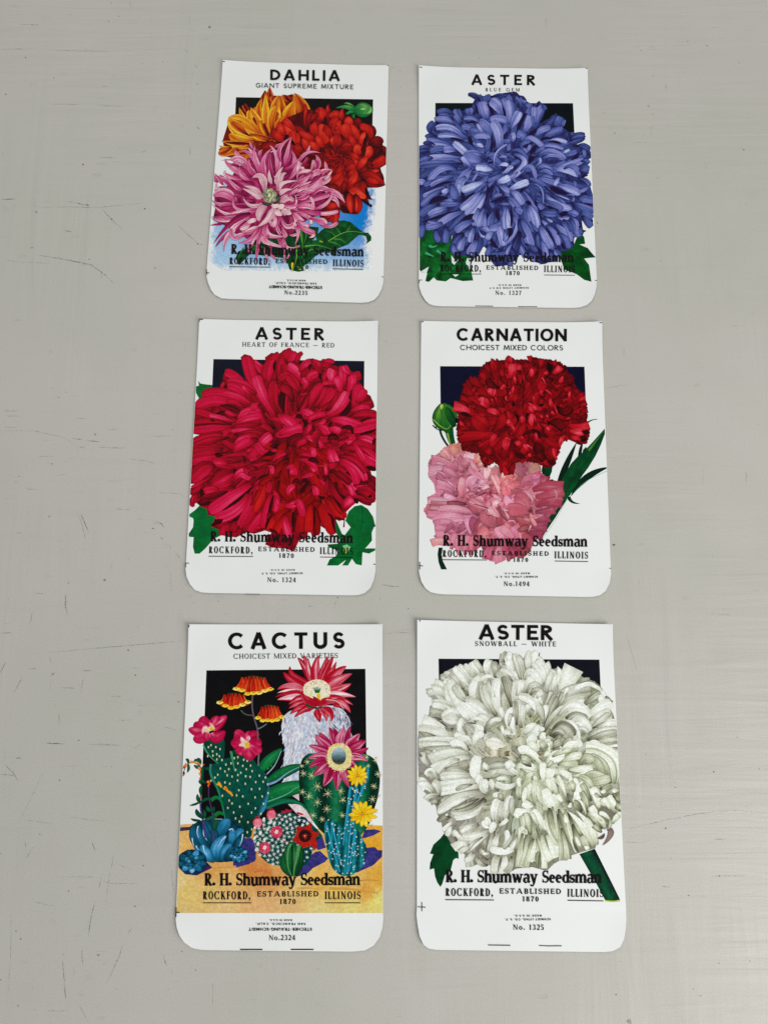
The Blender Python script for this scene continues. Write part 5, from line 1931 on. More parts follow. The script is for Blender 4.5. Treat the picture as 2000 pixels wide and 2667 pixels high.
petals_field(pk_f, '''
560 440 480 330 400 240 170 .62 f
760 380 640 260 640 160 200 .62 f
760 340 880 330 1010 350 120 .75 f
640 380 700 330 800 330 110 .6
700 620 480 480 200 420 190 .58 f
540 560 400 500 300 480 60 .7
640 640 380 560 170 590 150 .64 f
900 560 820 500 850 430 300 .5 f
820 640 740 580 710 500 110 .66 p
1060 480 1100 380 1080 250 70 .75 p
1080 540 1140 480 1170 440 60 .8 p
760 780 560 640 420 560 130 .56
560 760 360 680 170 720 130 .66 f
460 900 400 780 300 680 110 .5
640 960 520 860 440 780 110 .7 p
700 1100 560 980 420 820 130 .52
640 1040 480 920 300 880 180 .64 f
780 1140 780 940 820 760 170 .66
900 1150 880 1020 900 820 36 .85
900 960 940 820 1060 740 170 .72 o
1120 900 1160 840 1190 800 110 .78 o
1130 960 1200 940 1270 900 90 .82 f
1060 1060 960 1040 880 1060 80 .52
1040 1060 1160 1040 1300 960 60 .5
1040 1000 1080 990 1130 1000 40 .85
1100 640 1150 600 1180 700 90 .6
1220 780 1240 700 1260 580 140 .8 f
1240 620 1270 580 1300 560 40 .9
640 1180 400 1160 140 1180 130 .68 f
680 1160 560 1120 440 1080 90 .74
860 1240 540 1250 200 1260 150 .52 f
860 1300 520 1320 190 1310 70 .66 f
860 1260 700 1220 500 1230 60 .4
860 1360 760 1380 640 1320 110 .28
1060 1440 700 1340 320 1360 130 .72
900 1460 520 1440 130 1440 130 .62 f
1080 1480 700 1520 270 1560 180 .72 f
1080 1460 1020 1360 920 1260 130 .4
1300 1360 1100 1270 920 1180 130 .74
1240 1200 1150 1160 1040 1110 110 .64
1200 1180 1260 1120 1300 1140 90 .72 o
1500 1480 1380 1400 1300 1300 140 .78
1440 1300 1400 1240 1480 1190 90 .86 o
1320 1220 1330 1160 1340 1120 26 .8
1450 1080 1460 960 1330 700 70 .74
1360 680 1440 760 1470 880 60 .7
1540 760 1560 700 1540 620 80 .82 p
1500 900 1580 860 1640 760 90 .66 o
1500 1000 1560 960 1620 930 70 .62 o
1340 1060 1400 1100 1520 1180 70 .66
1460 1060 1400 1020 1340 1000 60 .6
1290 820 1300 760 1320 700 40 .25 d
1240 1010 1160 1060 1030 1110 36 .1 d
1300 1060 1310 1040 1320 1010 40 .25 d
980 1240 1150 1290 1320 1340 24 .15 d
1480 1400 1560 1500 1640 1560 36 .2 d
''', FP, rnd=rn, ragged=12, base=.5, edge=.04, rim=.36, streak=.34, lite=.5, dark=.12)
pk_f.view((1310, 1110, 1614/270))
petals_field(pk_f, '''
360 780 240 700 220 560 170 .55 f
420 760 460 680 560 620 160 .55 f
300 960 340 840 460 800 120 .6 f
540 960 620 880 660 780 150 .58 f
530 980 680 960 800 860 110 .4 f
460 1000 660 940 930 960 200 .58 f
500 1100 720 1060 940 1010 160 .6 f
520 1240 720 1180 920 1180 180 .55 f
500 1340 680 1320 800 1290 150 .5 f
480 1480 620 1460 700 1420 150 .5 f
420 1560 560 1560 680 1560 170 .48 f
380 1640 500 1680 620 1700 150 .48 f
780 1150 840 1080 800 990 24 .85
310 1000 420 1080 500 1250 60 .85 p
180 1080 280 1140 400 1280 230 .56 o
100 1060 40 1040 0 1000 90 .7 o
170 1240 90 1200 40 1080 120 .78 o
160 1240 200 1250 230 1230 26 .85
120 1300 40 1310 10 1290 30 .9
90 1450 60 1380 10 1310 40 .85 p
420 1340 240 1300 80 1310 200 .54
520 1260 500 1180 480 1140 60 .35
500 1420 440 1400 440 1360 60 .8 o
510 1560 480 1500 430 1420 60 .8 o
430 1500 380 1460 320 1450 50 .75
200 1660 300 1600 400 1560 90 .6
390 1640 420 1580 430 1540 30 .9
220 1660 260 1700 280 1760 60 .85 p
50 1540 90 1480 180 1480 24 .85
200 1540 180 1500 170 1480 20 .8
460 1310 420 1320 380 1320 40 .15 d
160 1700 100 1600 40 1500 90 .7
240 1780 180 1660 120 1580 110 .66
''', FP, rnd=rn, ragged=10, base=.22, edge=.1, rim=.25, lite=.36)
pk_f.view((1095, 1330, 1659/300))
petals_field(pk_f, '''
640 120 420 60 200 140 120 .7 f
560 240 380 160 200 200 110 .6 f
520 330 340 260 220 260 100 .64 f
500 420 340 340 220 330 110 .66 f
460 480 300 440 160 470 110 .7 f
340 330 400 260 460 180 70 .35
520 330 600 250 640 200 90 .4
440 560 480 440 500 330 110 .66
560 640 540 520 560 400 120 .62 f
640 640 650 500 680 360 110 .7 f
740 640 740 500 760 380 110 .6 f
720 340 700 230 660 130 90 .75
760 320 740 200 780 100 90 .5
1040 100 900 180 860 300 190 .5
840 240 860 200 900 170 24 .9
1100 240 960 120 960 60 200 .5
1000 400 900 360 960 260 160 .62
1180 420 1140 320 1110 240 120 .76
1340 400 1260 320 1160 240 120 .7
1060 500 1000 560 960 700 150 .55 f
1160 520 1120 620 1150 740 160 .62 f
1300 480 1330 560 1380 660 180 .46 f
1460 460 1480 540 1540 620 150 .45 f
1180 620 1260 660 1260 730 60 .3
''', FP, rnd=rn, ragged=10, base=.25, edge=.1, rim=.25, lite=.36)
pk_f.build()

CR = [(18,0,6),(54,0,8),(92,2,10),(126,4,14),(154,8,18),(180,16,30),(206,42,62),(222,80,96)]
rf = Art(pk, 'red_carnation')
OUTR = [(460,470),(490,500),(520,480),(530,430),(550,390),(590,360),(620,360),(615,335),(650,350),(680,350),(720,345),(745,312),(770,320),(800,345),(860,340),(905,350),(910,312),(940,325),(980,330),(1020,340),(1090,350),(1150,368),(1190,400),(1200,440),(1245,470),(1250,530),(1280,570),(1320,600),(1340,640),(1355,730),(1350,830),(1375,860),(1370,920),(1350,990),(1290,995),(1240,960),(1180,960),(1140,1010),(1130,1060),(1115,1120),(1100,1160),(1030,1170),(980,1140),(860,1120),(800,1140),(765,1230),(720,1225),(690,1170),(640,1130),(570,1175),(540,1120),(520,1060),(480,1060),(390,1040),(385,990),(360,970),(360,900),(350,860),(370,780),(330,705),(380,660),(400,610),(400,560),(430,540),(420,510)]
blot(rf, jag(OUTR, 24, 9, rn), CR, .08, .5, sc=5, cell=3, seed=41)
fill(rf, OUTR, (860,800), 230, 60, CR, (.3,.58), 'f', rn, length=(.16,.4), base=.28, edge=.06, streak=.2, ragged=13, rim=.2)
rf.view((1110, 920, K))
petals(rf, '''
1300 340 1250 200 1230 90 110 .62 p
1560 300 1540 180 1550 50 130 .7 o
1640 440 1620 320 1600 200 170 .78
1220 420 1160 280 1100 220 130 .4 f
1120 520 1100 440 1020 370 130 .52 f
1100 620 960 560 860 470 150 .5 f
900 620 840 520 850 420 80 .44 p
880 640 820 600 780 500 90 .42 f
900 800 800 740 700 680 150 .5 f
860 960 740 880 640 850 150 .48 f
840 1110 700 1040 520 990 190 .8 f
800 1020 720 940 660 900 60 .3
1160 1020 1060 900 1000 900 150 .82 o
1190 980 1140 900 1090 880 80 .74
1260 800 1210 720 1140 690 120 .8 o
1260 820 1280 740 1280 650 60 .78
1500 560 1460 620 1400 670 80 .7
1640 720 1600 740 1580 790 70 .78
1440 690 1420 660 1400 640 60 .74
1380 1140 1280 1080 1150 1080 90 .76
1340 1160 1280 1130 1220 1120 40 .82
1530 900 1500 860 1500 810 30 .8
1280 900 1240 880 1230 850 50 .7
1640 1420 1580 1330 1500 1270 90 .78
1420 1220 1450 1180 1490 1160 40 .8
720 1380 660 1320 620 1310 90 .74 f
760 1460 680 1480 590 1460 90 .45 f
1180 1440 1000 1330 880 1180 330 .52 o
1240 1480 1400 1300 1380 1180 200 .5
860 1200 720 1140 640 1140 90 .12
1340 1560 1100 1540 600 1580 200 .58 f
1200 1700 1240 1600 1310 1540 90 .72
1420 1680 1480 1640 1560 1610 90 .74
1380 640 1240 600 1150 480 130 .28
1540 620 1480 520 1440 420 110 .34
1480 1000 1380 940 1320 820 130 .4
1330 920 1310 860 1300 820 30 .66
700 1500 620 1540 580 1530 50 .36
600 1330 580 1260 560 1220 80 .14
''', CR, rnd=rn, g=1.15, ragged=12, rim=.25, base=.25)
rf.view((1320, 920, K))
petals(rf, '''
60 460 110 300 120 200 170 .8
160 580 150 500 140 440 50 .76
280 300 240 270 180 240 110 .72
50 200 40 120 20 50 130 .62 o
440 440 460 360 450 290 90 .8 o
440 180 430 110 420 50 90 .62 f
620 260 640 180 640 110 110 .6 f
760 260 760 180 760 110 70 .3 f
860 380 940 320 1000 250 150 .74 f
800 360 800 260 760 180 140 .1
900 240 900 190 880 150 110 .56 f
1000 240 1000 200 980 170 60 .3 f
1080 340 1100 280 1080 220 90 .2 f
760 400 740 370 720 350 80 .72
1020 560 1020 500 1060 420 90 .76 p
1180 620 1200 520 1240 450 140 .3 f
880 480 760 500 700 450 140 .3
740 590 700 520 660 450 22 .8
860 800 790 730 720 680 34 .74
1180 860 1170 780 1190 720 50 .76
1290 820 1300 740 1300 680 110 .4 f
1380 900 1400 800 1400 740 110 .5 f
1340 900 1400 860 1470 840 90 .68 f
1360 980 1440 960 1500 940 70 .56 f
1360 1100 1440 1080 1510 1060 110 .42 f
1380 1240 1440 1200 1500 1160 90 .3 f
600 1000 540 860 620 720 160 .5 o
560 900 500 850 520 820 50 .7
680 800 640 740 660 690 60 .72
240 900 360 820 460 650 60 .5
360 560 320 480 310 400 40 .55
860 1000 820 920 830 840 80 .74 p
960 1190 920 1060 870 960 40 .72
600 1040 500 1000 400 920 90 .8 p
500 1120 460 1060 430 980 90 .8
480 1370 450 1280 470 1140 100 .8
560 1280 520 1220 500 1160 50 .78
300 1320 290 1240 290 1170 110 .72 o
100 1280 40 1200 20 1080 50 .6
60 1340 40 1300 0 1270 90 .8
160 1460 110 1400 60 1330 50 .78
100 800 100 700 130 620 50 .74
120 760 90 780 60 820 60 .6
660 1220 650 1190 630 1170 40 .8
780 1200 760 1180 750 1160 40 .8 o
900 1160 860 1120 830 1110 60 .72
1200 1210 1160 1220 1110 1230 30 .7
1160 1080 1170 1040 1180 1020 50 .5
1150 1340 1340 1380 1540 1350 150 .76 f
1180 1440 1300 1480 1430 1480 150 .8 f
1400 1460 1480 1490 1560 1490 80 .15 f
1200 1580 1280 1600 1360 1600 110 .74
1360 1600 1440 1590 1500 1600 110 .14 f
1010 1650 1050 1600 1090 1550 60 .72
780 1470 780 1420 740 1390 70 .8
750 1540 720 1530 700 1520 30 .8 o
1070 1480 1060 1460 1100 1420 36 .6
560 1600 540 1560 530 1520 50 .74
280 1620 300 1600 260 1560 50 .7
40 1660 40 1630 10 1620 60 .76
640 1600 560 1500 440 1440 130 .18
760 1300 960 1340 1080 1440 160 .3
500 1480 400 1480 280 1560 80 .22
200 1300 200 1200 140 1150 60 .1
940 1000 1080 1100 1200 1000 180 .26
420 1180 380 1150 350 1120 60 .04
700 960 640 980 620 1000 70 .06
110 900 120 960 100 1000 60 .06
''', CR, rnd=rn, g=1.15, ragged=10, rim=.22, base=.25)
rf.view((1310, 1110, 1614/270))
petals(rf, '''
60 380 40 300 60 210 120 .7
90 540 40 560 0 640 90 .56
170 560 140 640 110 740 110 .44 f
30 600 30 680 60 750 90 .66 f
280 300 240 270 220 230 90 .76
400 380 360 330 340 280 80 .74
430 330 400 310 360 290 30 .84
440 480 410 450 390 430 60 .74 o
450 360 440 340 430 320 30 .8
520 220 520 160 500 110 40 .74
560 120 640 140 700 180 80 .2
640 460 560 380 500 240 200 .22
700 600 600 480 540 420 200 .26 f
780 540 740 440 760 330 110 .45 f
840 520 800 440 800 350 80 .72 f
820 590 760 560 720 520 80 .2 f
720 620 680 580 640 540 80 .56 f
880 320 900 240 920 170 70 .76
960 220 980 180 980 150 60 .5
360 500 260 460 180 420 120 .2
1180 280 1140 220 1080 180 110 .3 f
1300 200 1240 200 1180 180 100 .14 f
1210 210 1150 190 1080 170 60 .7
''', CR, rnd=rn, g=1.15, ragged=10, rim=.22, base=.25)
rf.build()
# ------------------------------------------------------------------ CACTUS
pk = PK['cactus']
rn = random.Random(77)
V1 = (460, 1680, 1659/280); V2 = (710, 1690, 1659/290); V3 = (455, 1940, 1659/280); V4 = (655, 1960, 1659/350); V5 = (445, 2180, 1659/560)

sd = Art(pk, 'desert_sand', V5)
SB = Field(sd, [(90,60,222,178,104),(60,350,226,200,140),(120,420,222,192,112),(300,250,214,158,84),(300,420,220,186,110),(400,560,224,190,128),(600,250,208,130,60),(500,320,226,180,110),(800,250,216,160,90),(700,560,222,176,120),(900,540,218,180,120),(760,270,200,120,60),(1000,350,220,190,120),(1150,350,224,172,80),(1250,420,222,186,100),(1500,420,216,160,70),(1560,100,222,160,40),(1600,300,214,160,60),(1560,200,226,176,80),(1600,500,222,212,120),(1400,560,222,206,124),(1150,560,220,200,130),(180,120,220,166,90),(600,60,214,150,70),(60,560,218,190,120),(1400,360,222,190,110)], warp=9, seed=14)
blot_field(sd, [(64,-92),(170,-100),(300,-80),(700,-60),(1100,-60),(1500,-90),(1640,-85),(1640,590),(40,590),(50,300)], SB, cell=4, amp=.12, sc=6)
sd.view(V5)
for a_, m_, b_, w, c in (((330,245),(460,232),(600,240),10,(204,140,80)),((620,240),(720,262),(800,250),12,(206,120,60)),((640,275),(700,262),(750,272),14,(196,110,56)),((980,400),(1080,395),(1160,412),18,(208,158,80)),((1220,400),(1420,405),(1600,440),22,(206,150,64)),((1460,340),(1560,332),(1640,350),12,(190,140,60)),((1300,395),(1400,385),(1500,380),8,(206,160,90)),((470,265),(540,270),(600,262),6,(214,160,96))):
    sd.stroke([a_, m_, b_], w, c, w1=w * .4)
sd.build()

sh = Art(pk, 'cast_shadow', V4)
VI = [(30,20,50),(48,40,100),(60,60,140),(90,80,130)]
blot(sh, [(790,1230),(850,1220),(920,1290),(950,1310),(900,1360),(760,1430),(700,1490),(620,1520),(560,1540),(560,1400)], VI, .1, .8, sc=6)
sh.build(); sh = Art(pk, 'cast_shadow', V4)
blot(sh, [(780,1050),(880,1050),(920,1180),(820,1210),(770,1150)], VI, .2, .9, sc=6)
sh.build(); sh = Art(pk, 'cast_shadow', V4)
blot(sh, [(1300,1490),(1290,1400),(1420,1180),(1520,1170),(1560,1210),(1615,1210),(1612,1290),(1500,1400),(1360,1460)], VI, .1, .9, sc=6)
sh.build(); sh = Art(pk, 'cast_shadow', V4)
blot(sh, [(1360,1060),(1400,960),(1520,950),(1600,975),(1500,1030),(1400,1060)], VI, .1, .8, sc=6)
sh.view(V3)
sh.build(); sh = Art(pk, 'cast_shadow', V3)
blot(sh, [(60,1280),(240,1270),(240,1320),(70,1340)], [(50,30,60),(70,50,80)], 0, 1)
sh.build(); sh = Art(pk, 'cast_shadow', V3)
blot(sh, [(1050,1450),(1180,1440),(1230,1500),(1260,1660),(1240,1800),(1100,1860),(950,1900),(900,1700)], VI, .1, .9, sc=6)
sh.view(V5)
blot(sh, [(560,40),(630,60),(660,170),(600,215),(480,225),(480,180)], VI, .1, .7, sc=6)
sh.build(); sh = Art(pk, 'cast_shadow', V5)
blot(sh, [(60,240),(110,290),(200,300),(320,240),(280,200),(60,200)], VI, .0, .4, sc=6)
sh.build()

HC = [(60,50,80),(110,100,130),(150,150,180),(190,196,214),(222,226,232),(240,240,242)]
hc = Art(pk, 'woolly_cactus', V2)
HO = [(240,940),(330,900),(480,850),(700,840),(900,850),(1040,900),(1100,970),(1160,1080),(1165,1200),(1150,1700),(1100,1900),(900,1950),(600,1960),(400,2000),(210,2120),(190,2060),(150,1800),(190,1450),(140,1300),(130,1150),(170,1000)]
blot(hc, HO, HC, .35, .9, sc=5, cell=3)
for _ in range(620):
    x, y = rn.uniform(140, 1160), rn.uniform(860, 2080)
    if not inside(HO, x, y): continue
    L = rn.uniform(60, 130); a_ = math.radians(rn.uniform(60, 120) + (x - 600) * -.03)
    dk = .5 + .35 * math.exp(-((x - 420) / 300) ** 2) - .35 * max(0, (x - 780) / 400) * (y < 1200)
    t_ = np.clip(dk + rn.uniform(-.35, .4), 0, 1)
    hue = rn.choice([HC, HC, [(60,30,50),(120,80,100),(170,150,170),(220,210,220),(240,236,240)], [(50,70,120),(90,130,180),(150,190,220),(206,226,238),(240,244,246)], [(90,50,40),(150,110,90),(190,160,140),(224,214,204),(240,240,236)]])
    p0 = (x, y); p1 = (x + L * math.cos(a_), y + L * math.sin(a_))
    petal(hc, p0, ((p0[0]+p1[0])/2 + rn.uniform(-18, 18), (p0[1]+p1[1])/2), p1, rn.uniform(10, 20), t_, hue, 'd', rn, n=5, k=3, rim=0, base=0)
hc.view(V4)
blot(hc, [(450,640),(600,640),(680,720),(760,860),(760,900),(700,860),(560,760)], [(170,130,150),(226,206,210),(240,228,228)], .1, 1, sc=3)
blot(hc, [(400,500),(580,440),(590,600),(480,520)], [(190,160,170),(232,220,220)], .1, 1, sc=3)
hc.build()

AG = [(0,24,26),(0,56,40),(4,92,50),(20,124,60),(60,160,110),(150,200,210)]
ag = Art(pk, 'agave_leaves', V4)
for a_, m_, b_, w, t_ in (((80,250),(200,120),(370,-40),130,.5),((160,400),(400,250),(640,170),130,.44),((100,600),(400,470),(770,400),190,.5),((100,700),(420,600),(700,690),120,.34)):
    petal(ag, a_, m_, b_, w, t_, AG, 't' if w < 125 else 'o', rn, rim=.25, streak=.2, base=.1)
ag.stroke([(190,270),(290,170),(370,-20)], 12, (170,190,210), w1=6)
ag.stroke([(200,400),(320,360),(440,250),(640,160)], 26, (130,160,206), w1=6)
ag.stroke([(200,610),(450,520),(560,420),(770,405)], 14, (90,170,140), w1=5)
ag.stroke([(180,690),(380,610),(560,600),(690,720)], 34, (20,110,90), w1=16)
for x, y in ((240,150),(290,280),(380,240),(330,470),(450,440),(520,420),(250,540),(200,180)):
    petal(ag, (x, y), (x + 4, y + 14), (x + 6, y + 34), 22, .62, AG, 'o', rn, n=6, k=4, rim=0)
ag.build()

PPG = [(0,24,24),(0,50,44),(0,74,62),(6,98,78),(40,130,100),(90,170,130)]
pp = Art(pk, 'prickly_pear', V3)
def ppfn(V, C):
    x = (V[:, 0] - 455) * 5.925; y = (V[:, 1] - 1940) * 5.925
    n = vnoise(V[:, 0] / 7, V[:, 1] / 7, 9)
    v = .42 + .22 * (n - .5) - .0002 * np.abs(y - 500)
    c = ramp(PPG, v)
    d = np.clip((x - (1250 + 180 * np.exp(-((y - 640) / 330) ** 2))) / 60, 0, 1)[:, None]
    return c * (1 - d) + lin((54,134,180)) * d
pp.poly([(600,300),(760,220),(860,200),(1000,150),(1200,210),(1290,340),(1400,440),(1450,560),(1465,700),(1430,860),(1400,1000),(1300,1120),(1200,1320),(1180,1440),(1080,1440),(1040,1300),(920,1250),(780,1160),(740,940),(660,720),(590,600),(530,480),(540,340)], (0,0,0), cell=4, fn=ppfn, smooth=1)
pp.poly([(440,-60),(560,-140),(700,-160),(780,-60),(770,100),(760,230),(680,300),(600,240),(500,120),(450,30)], (0,0,0), cell=4, fn=ppfn, smooth=1)
pp.stroke([(440,10),(500,130),(590,230),(670,290)], 24, (70,150,110), w1=10)
pp.stroke([(870,100),(890,220),(930,420)], 44, (60,140,96), w1=16)
pp.stroke([(900,90),(960,160),(1100,210)], 60, (0,60,40), w1=20)
pp.stroke([(560,300),(540,400),(580,520),(650,640),(700,800),(750,1000),(780,1150)], 36, (40,130,106), w1=14)
pp.stroke([(560,860),(640,800),(720,860),(740,960)], 60, (10,110,60), w1=30)
pp.stroke([(600,1120),(680,1040),(760,1080)], 70, (14,110,50), w1=40)
dots = [(520,40),(585,105),(635,40),(650,150),(560,10),(700,70),(690,180),(730,240),(590,170),(650,230),(510,180),(790,310),(705,370),(775,415),(835,380),(665,465),(810,475),(885,495),(920,210),(975,195),(870,290),(975,290),(1065,235),(1120,250),(1050,330),(940,390),(1105,380),(1170,325),(1195,410),(1020,435),(975,470),(1095,490),(1165,500),(1305,480),(1400,510),(970,555),(775,585),(850,605),(1090,605),(1250,580),(1365,575),(1435,615),(990,705),(1185,690),(1310,685),(735,790),(955,785),(1050,800),(1240,815),(1350,800),(1440,750),(840,865),(885,910),(1135,915),(1370,915),(820,980),(1005,960),(1245,985),(910,1050),(1185,1050),(1330,1070),(940,1140),(1030,1110),(1000,1190),(1130,1200),(1190,1310),(1120,1355),(560,560),(620,510)]
for x, y in dots:
    pp.stroke([(x - 4, y - 16), (x + 2, y), (x + 4, y + 16)], 20, (206,206,150), w1=12, smooth=0)
    pp.stroke([(x - 8, y + 14), (x + 10, y - 12)], 7, (226,222,180), smooth=0)
for x, y, c in ((700,620,(232,160,30)),(800,690,(236,150,30)),(870,755,(232,150,40))):
    pp.stroke([(x - 40, y - 30), (x, y), (x + 24, y + 40)], 60 if x < 860 else 40, c, w1=26)
pp.stroke([(785,670),(800,700)], 20, (220,60,20), smooth=0)
pp.build()

def rays(art, c, r0, r1, n, w, pal, tone, sq=1.0, a0=0, shape='p', spread=.14, skip=None, **kw):
    for i in range(n):
        a_ = a0 + i * 2 * math.pi / n + rn.uniform(-.06, .06)
        if skip and skip(a_): continue
        R_ = r1 * rn.uniform(1 - spread, 1 + spread)
        p0 = (c[0] + r0 * math.cos(a_), c[1] + r0 * math.sin(a_) * sq); p1 = (c[0] + R_ * math.cos(a_), c[1] + R_ * math.sin(a_) * sq)
        q = rn.uniform(-.05, .05)
        petal(art, p0, ((p0[0]+p1[0])/2 + q * (p1[1]-p0[1]), (p0[1]+p1[1])/2 - q * (p1[0]-p0[0])), p1, w, rn.uniform(*tone), pal, shape, rn, **kw)

MG = [(70,0,24),(130,4,44),(176,10,62),(200,30,84),(222,110,140),(240,206,216)]
f1 = Art(pk, 'prickly_pear_flower', V1, label='left magenta bloom seen from the side')
petals(f1, '''
560 1320 640 1220 770 1100 160 .5 o
540 1280 600 1180 630 1100 150 .56 o
520 1300 440 1200 450 1110 210 .46 o
500 1320 360 1260 300 1190 190 .46 o
500 1360 330 1340 190 1300 150 .5 o
480 1380 360 1440 260 1440 170 .46 o
540 1360 620 1420 740 1330 190 .44 o
500 1360 480 1420 500 1460 150 .5 o
''', MG, rnd=rn, base=-.35, rim=.3, streak=.25)
petals(f1, '''
600 1240 680 1180 740 1130 40 .78 d
480 1320 440 1290 400 1370 80 .95 o
500 1310 540 1260 500 1200 70 .85 d
''', MG, rnd=rn, base=0, rim=0)
f1.stroke([(440,1320),(510,1300),(580,1270)], 70, (226,206,150), w1=60)
f1.stroke([(520,1310),(560,1285)], 50, (230,180,40), smooth=0)
f1.build()
f2 = Art(pk, 'prickly_pear_flower', V1, label='right magenta bloom facing out')
petals(f2, '''
1060 1500 950 1400 890 1370 190 .48 o
1080 1480 1100 1400 1090 1340 190 .54 o
1100 1500 1200 1420 1230 1420 200 .46 o
1120 1530 1220 1520 1310 1520 210 .44 o
1040 1530 940 1520 840 1510 190 .46 o
1050 1580 980 1640 940 1680 180 .5 o
1100 1580 1120 1680 1100 1780 210 .44 o
1140 1560 1240 1640 1280 1680 180 .46 o
''', MG, rnd=rn, base=-.3, rim=.3, streak=.25)
petals(f2, '''
1070 1540 1020 1480 1000 1420 70 .95 d
1080 1500 1100 1440 1120 1400 80 .85 d
1060 1560 1010 1540 960 1560 70 .9 d
''', MG, rnd=rn, base=0, rim=0)
f2.stroke([(1010,1500),(1060,1530),(1100,1560)], 110, (224,206,170), w1=90)
f2.stroke([(1060,1560),(1090,1550),(1120,1540)], 84, (232,176,30), w1=80)
f2.build()

st = Art(pk, 'flower_stalk', V1)
st.stroke([(1175,740),(1160,940),(1190,1120),(1250,1290),(1255,1460)], 24, (96,84,96), w1=22)
st.stroke([(990,1010),(1060,1080),(1170,1090)], 18, (80,90,80), w1=14)
st.stroke([(1250,1300),(1320,1270),(1390,1220)], 20, (110,120,130), w1=14)
st.view(V3)
st.stroke([(1300,150),(1290,250),(1290,330)], 20, (120,110,120), smooth=0)
st.build()
BE = [(80,0,6),(160,14,10),(200,36,14),(222,84,26),(238,160,70),(246,220,130)]
for box, n in (((900, 1470, 480, 780), 7), ((650, 1120, 745, 1005), 6), ((1240, 1640, 930, 1215), 6)):
    x0, x1, y0, y1 = box
    bl = Art(pk, 'bell_flower_cluster', V1)
    cx = (x0 + x1) / 2
    order = sorted(range(n), key=lambda i: -abs(i - (n - 1) / 2))
    for i in order:
        u = i / (n - 1) * 2 - 1
        tx = cx + u * (x1 - x0) * .3; bx = cx + u * (x1 - x0) * .46; by = y1 - 80 * abs(u) ** 1.5 - rn.uniform(0, 42)
        petal(bl, (tx, y0 + 22 * abs(u)), (cx + u * (x1 - x0) * .35, (y0 + y1) / 2), (bx, by), (x1 - x0) / n * 1.08, rn.uniform(.24, .46), BE, 's', rn, base=.1, edge=-.3, rim=.46, streak=.3)
        w = (x1 - x0) / n * .62
        bl.stroke([(bx - w, by - 10), (bx, by + 14), (bx + w, by - 10)], 38, rn.choice([(236,212,60),(240,200,50),(244,226,110)]), w1=26, smooth=1)
        bl.stroke([(bx - w * .5, by - 24), (bx + w * .5, by - 24)], 12, (244,190,60), smooth=0)
    bl.stroke([(cx - 90, y0 + 8), (cx, y0 - 4), (cx + 90, y0 + 12)], 14, (20,60,30), w1=10)
    bl.build()

RF = [(80,0,16),(140,4,26),(174,8,34),(188,20,48),(222,130,150),(244,228,232)]
bf = Art(pk, 'large_red_flower', V2)
petals(bf, '''
660 600 500 300 370 130 130 .44 p
640 560 500 200 470 110 70 .44 p
620 560 330 420 260 260 110 .4 p
560 640 300 480 160 350 150 .44 p
640 560 540 320 530 130 110 .5 p
660 560 640 300 690 100 150 .58 p
690 560 780 300 810 110 140 .44 p
700 560 820 280 910 110 110 .46 p
720 580 860 380 950 190 100 .46 p
740 600 940 380 1100 260 160 .6 p
760 620 960 480 1190 370 180 .5 p
780 660 1000 600 1170 520 160 .6 p
760 720 980 680 1240 720 120 .7 p
700 780 960 740 1200 840 110 .56 p
900 780 1060 830 1160 960 120 .5 p
500 640 260 560 70 610 120 .56 p
480 680 280 620 70 660 60 .9 p
500 700 280 660 40 720 90 .44 p
480 720 260 730 70 760 110 .68 p
500 740 360 760 240 830 110 .5 p
540 800 380 820 240 890 100 .6 p
580 860 400 880 260 980 110 .46 p
620 880 480 900 320 1030 110 .56 p
''', RF, rnd=rn, base=.0, edge=.02, rim=.32, streak=.4, mid=-.24, g=1.1)
bf.poly([(450,560),(540,480),(680,450),(800,490),(870,600),(850,720),(760,790),(690,820),(560,790),(470,700)], (232,226,200), smooth=2)
for i in range(150):
    a_ = rn.uniform(0, 6.28); r_ = rn.uniform(.68, 1.02)
    x, y = 660 + 205 * r_ * math.cos(a_), 635 + 165 * r_ * math.sin(a_)
    bf.stroke([(x, y), (x + rn.uniform(-16, 16), y + rn.uniform(-16, 16))], 11, rn.choice([(214,150,40),(240,226,150),(180,90,40),(246,240,220),(226,190,60)]), smooth=0)
for i in range(7):
    bf.stroke([(640 + i * 8, 660), (625 + i * 14, 610), (595 + i * 20, 565 + abs(i - 3) * 6)], 15, (10,100,60), w1=8)
bf.stroke([(680,670),(690,730),(700,790)], 60, (226,190,40), w1=36)
bf.stroke([(570,700),(580,650),(590,620)], 12, (220,190,80), w1=8)
petals(bf, '''
660 860 520 780 430 660 150 .42 p
700 860 660 780 600 710 90 .42 p
690 850 840 780 1000 840 110 .42 p
900 820 960 850 1020 880 60 .42 p
660 900 680 1000 710 1100 110 .46 p
700 880 780 960 800 1090 110 .5 p
760 880 860 960 880 1080 110 .46 p
''', RF, rnd=rn, base=.0, edge=-.1, rim=.32, streak=.4)
bf.stroke([(490,830),(570,870),(660,890),(740,870)], 34, (10,70,44), w1=24)
bf.stroke([(800,760),(960,770),(1060,900)], 12, (236,190,180), w1=6)
bf.build()

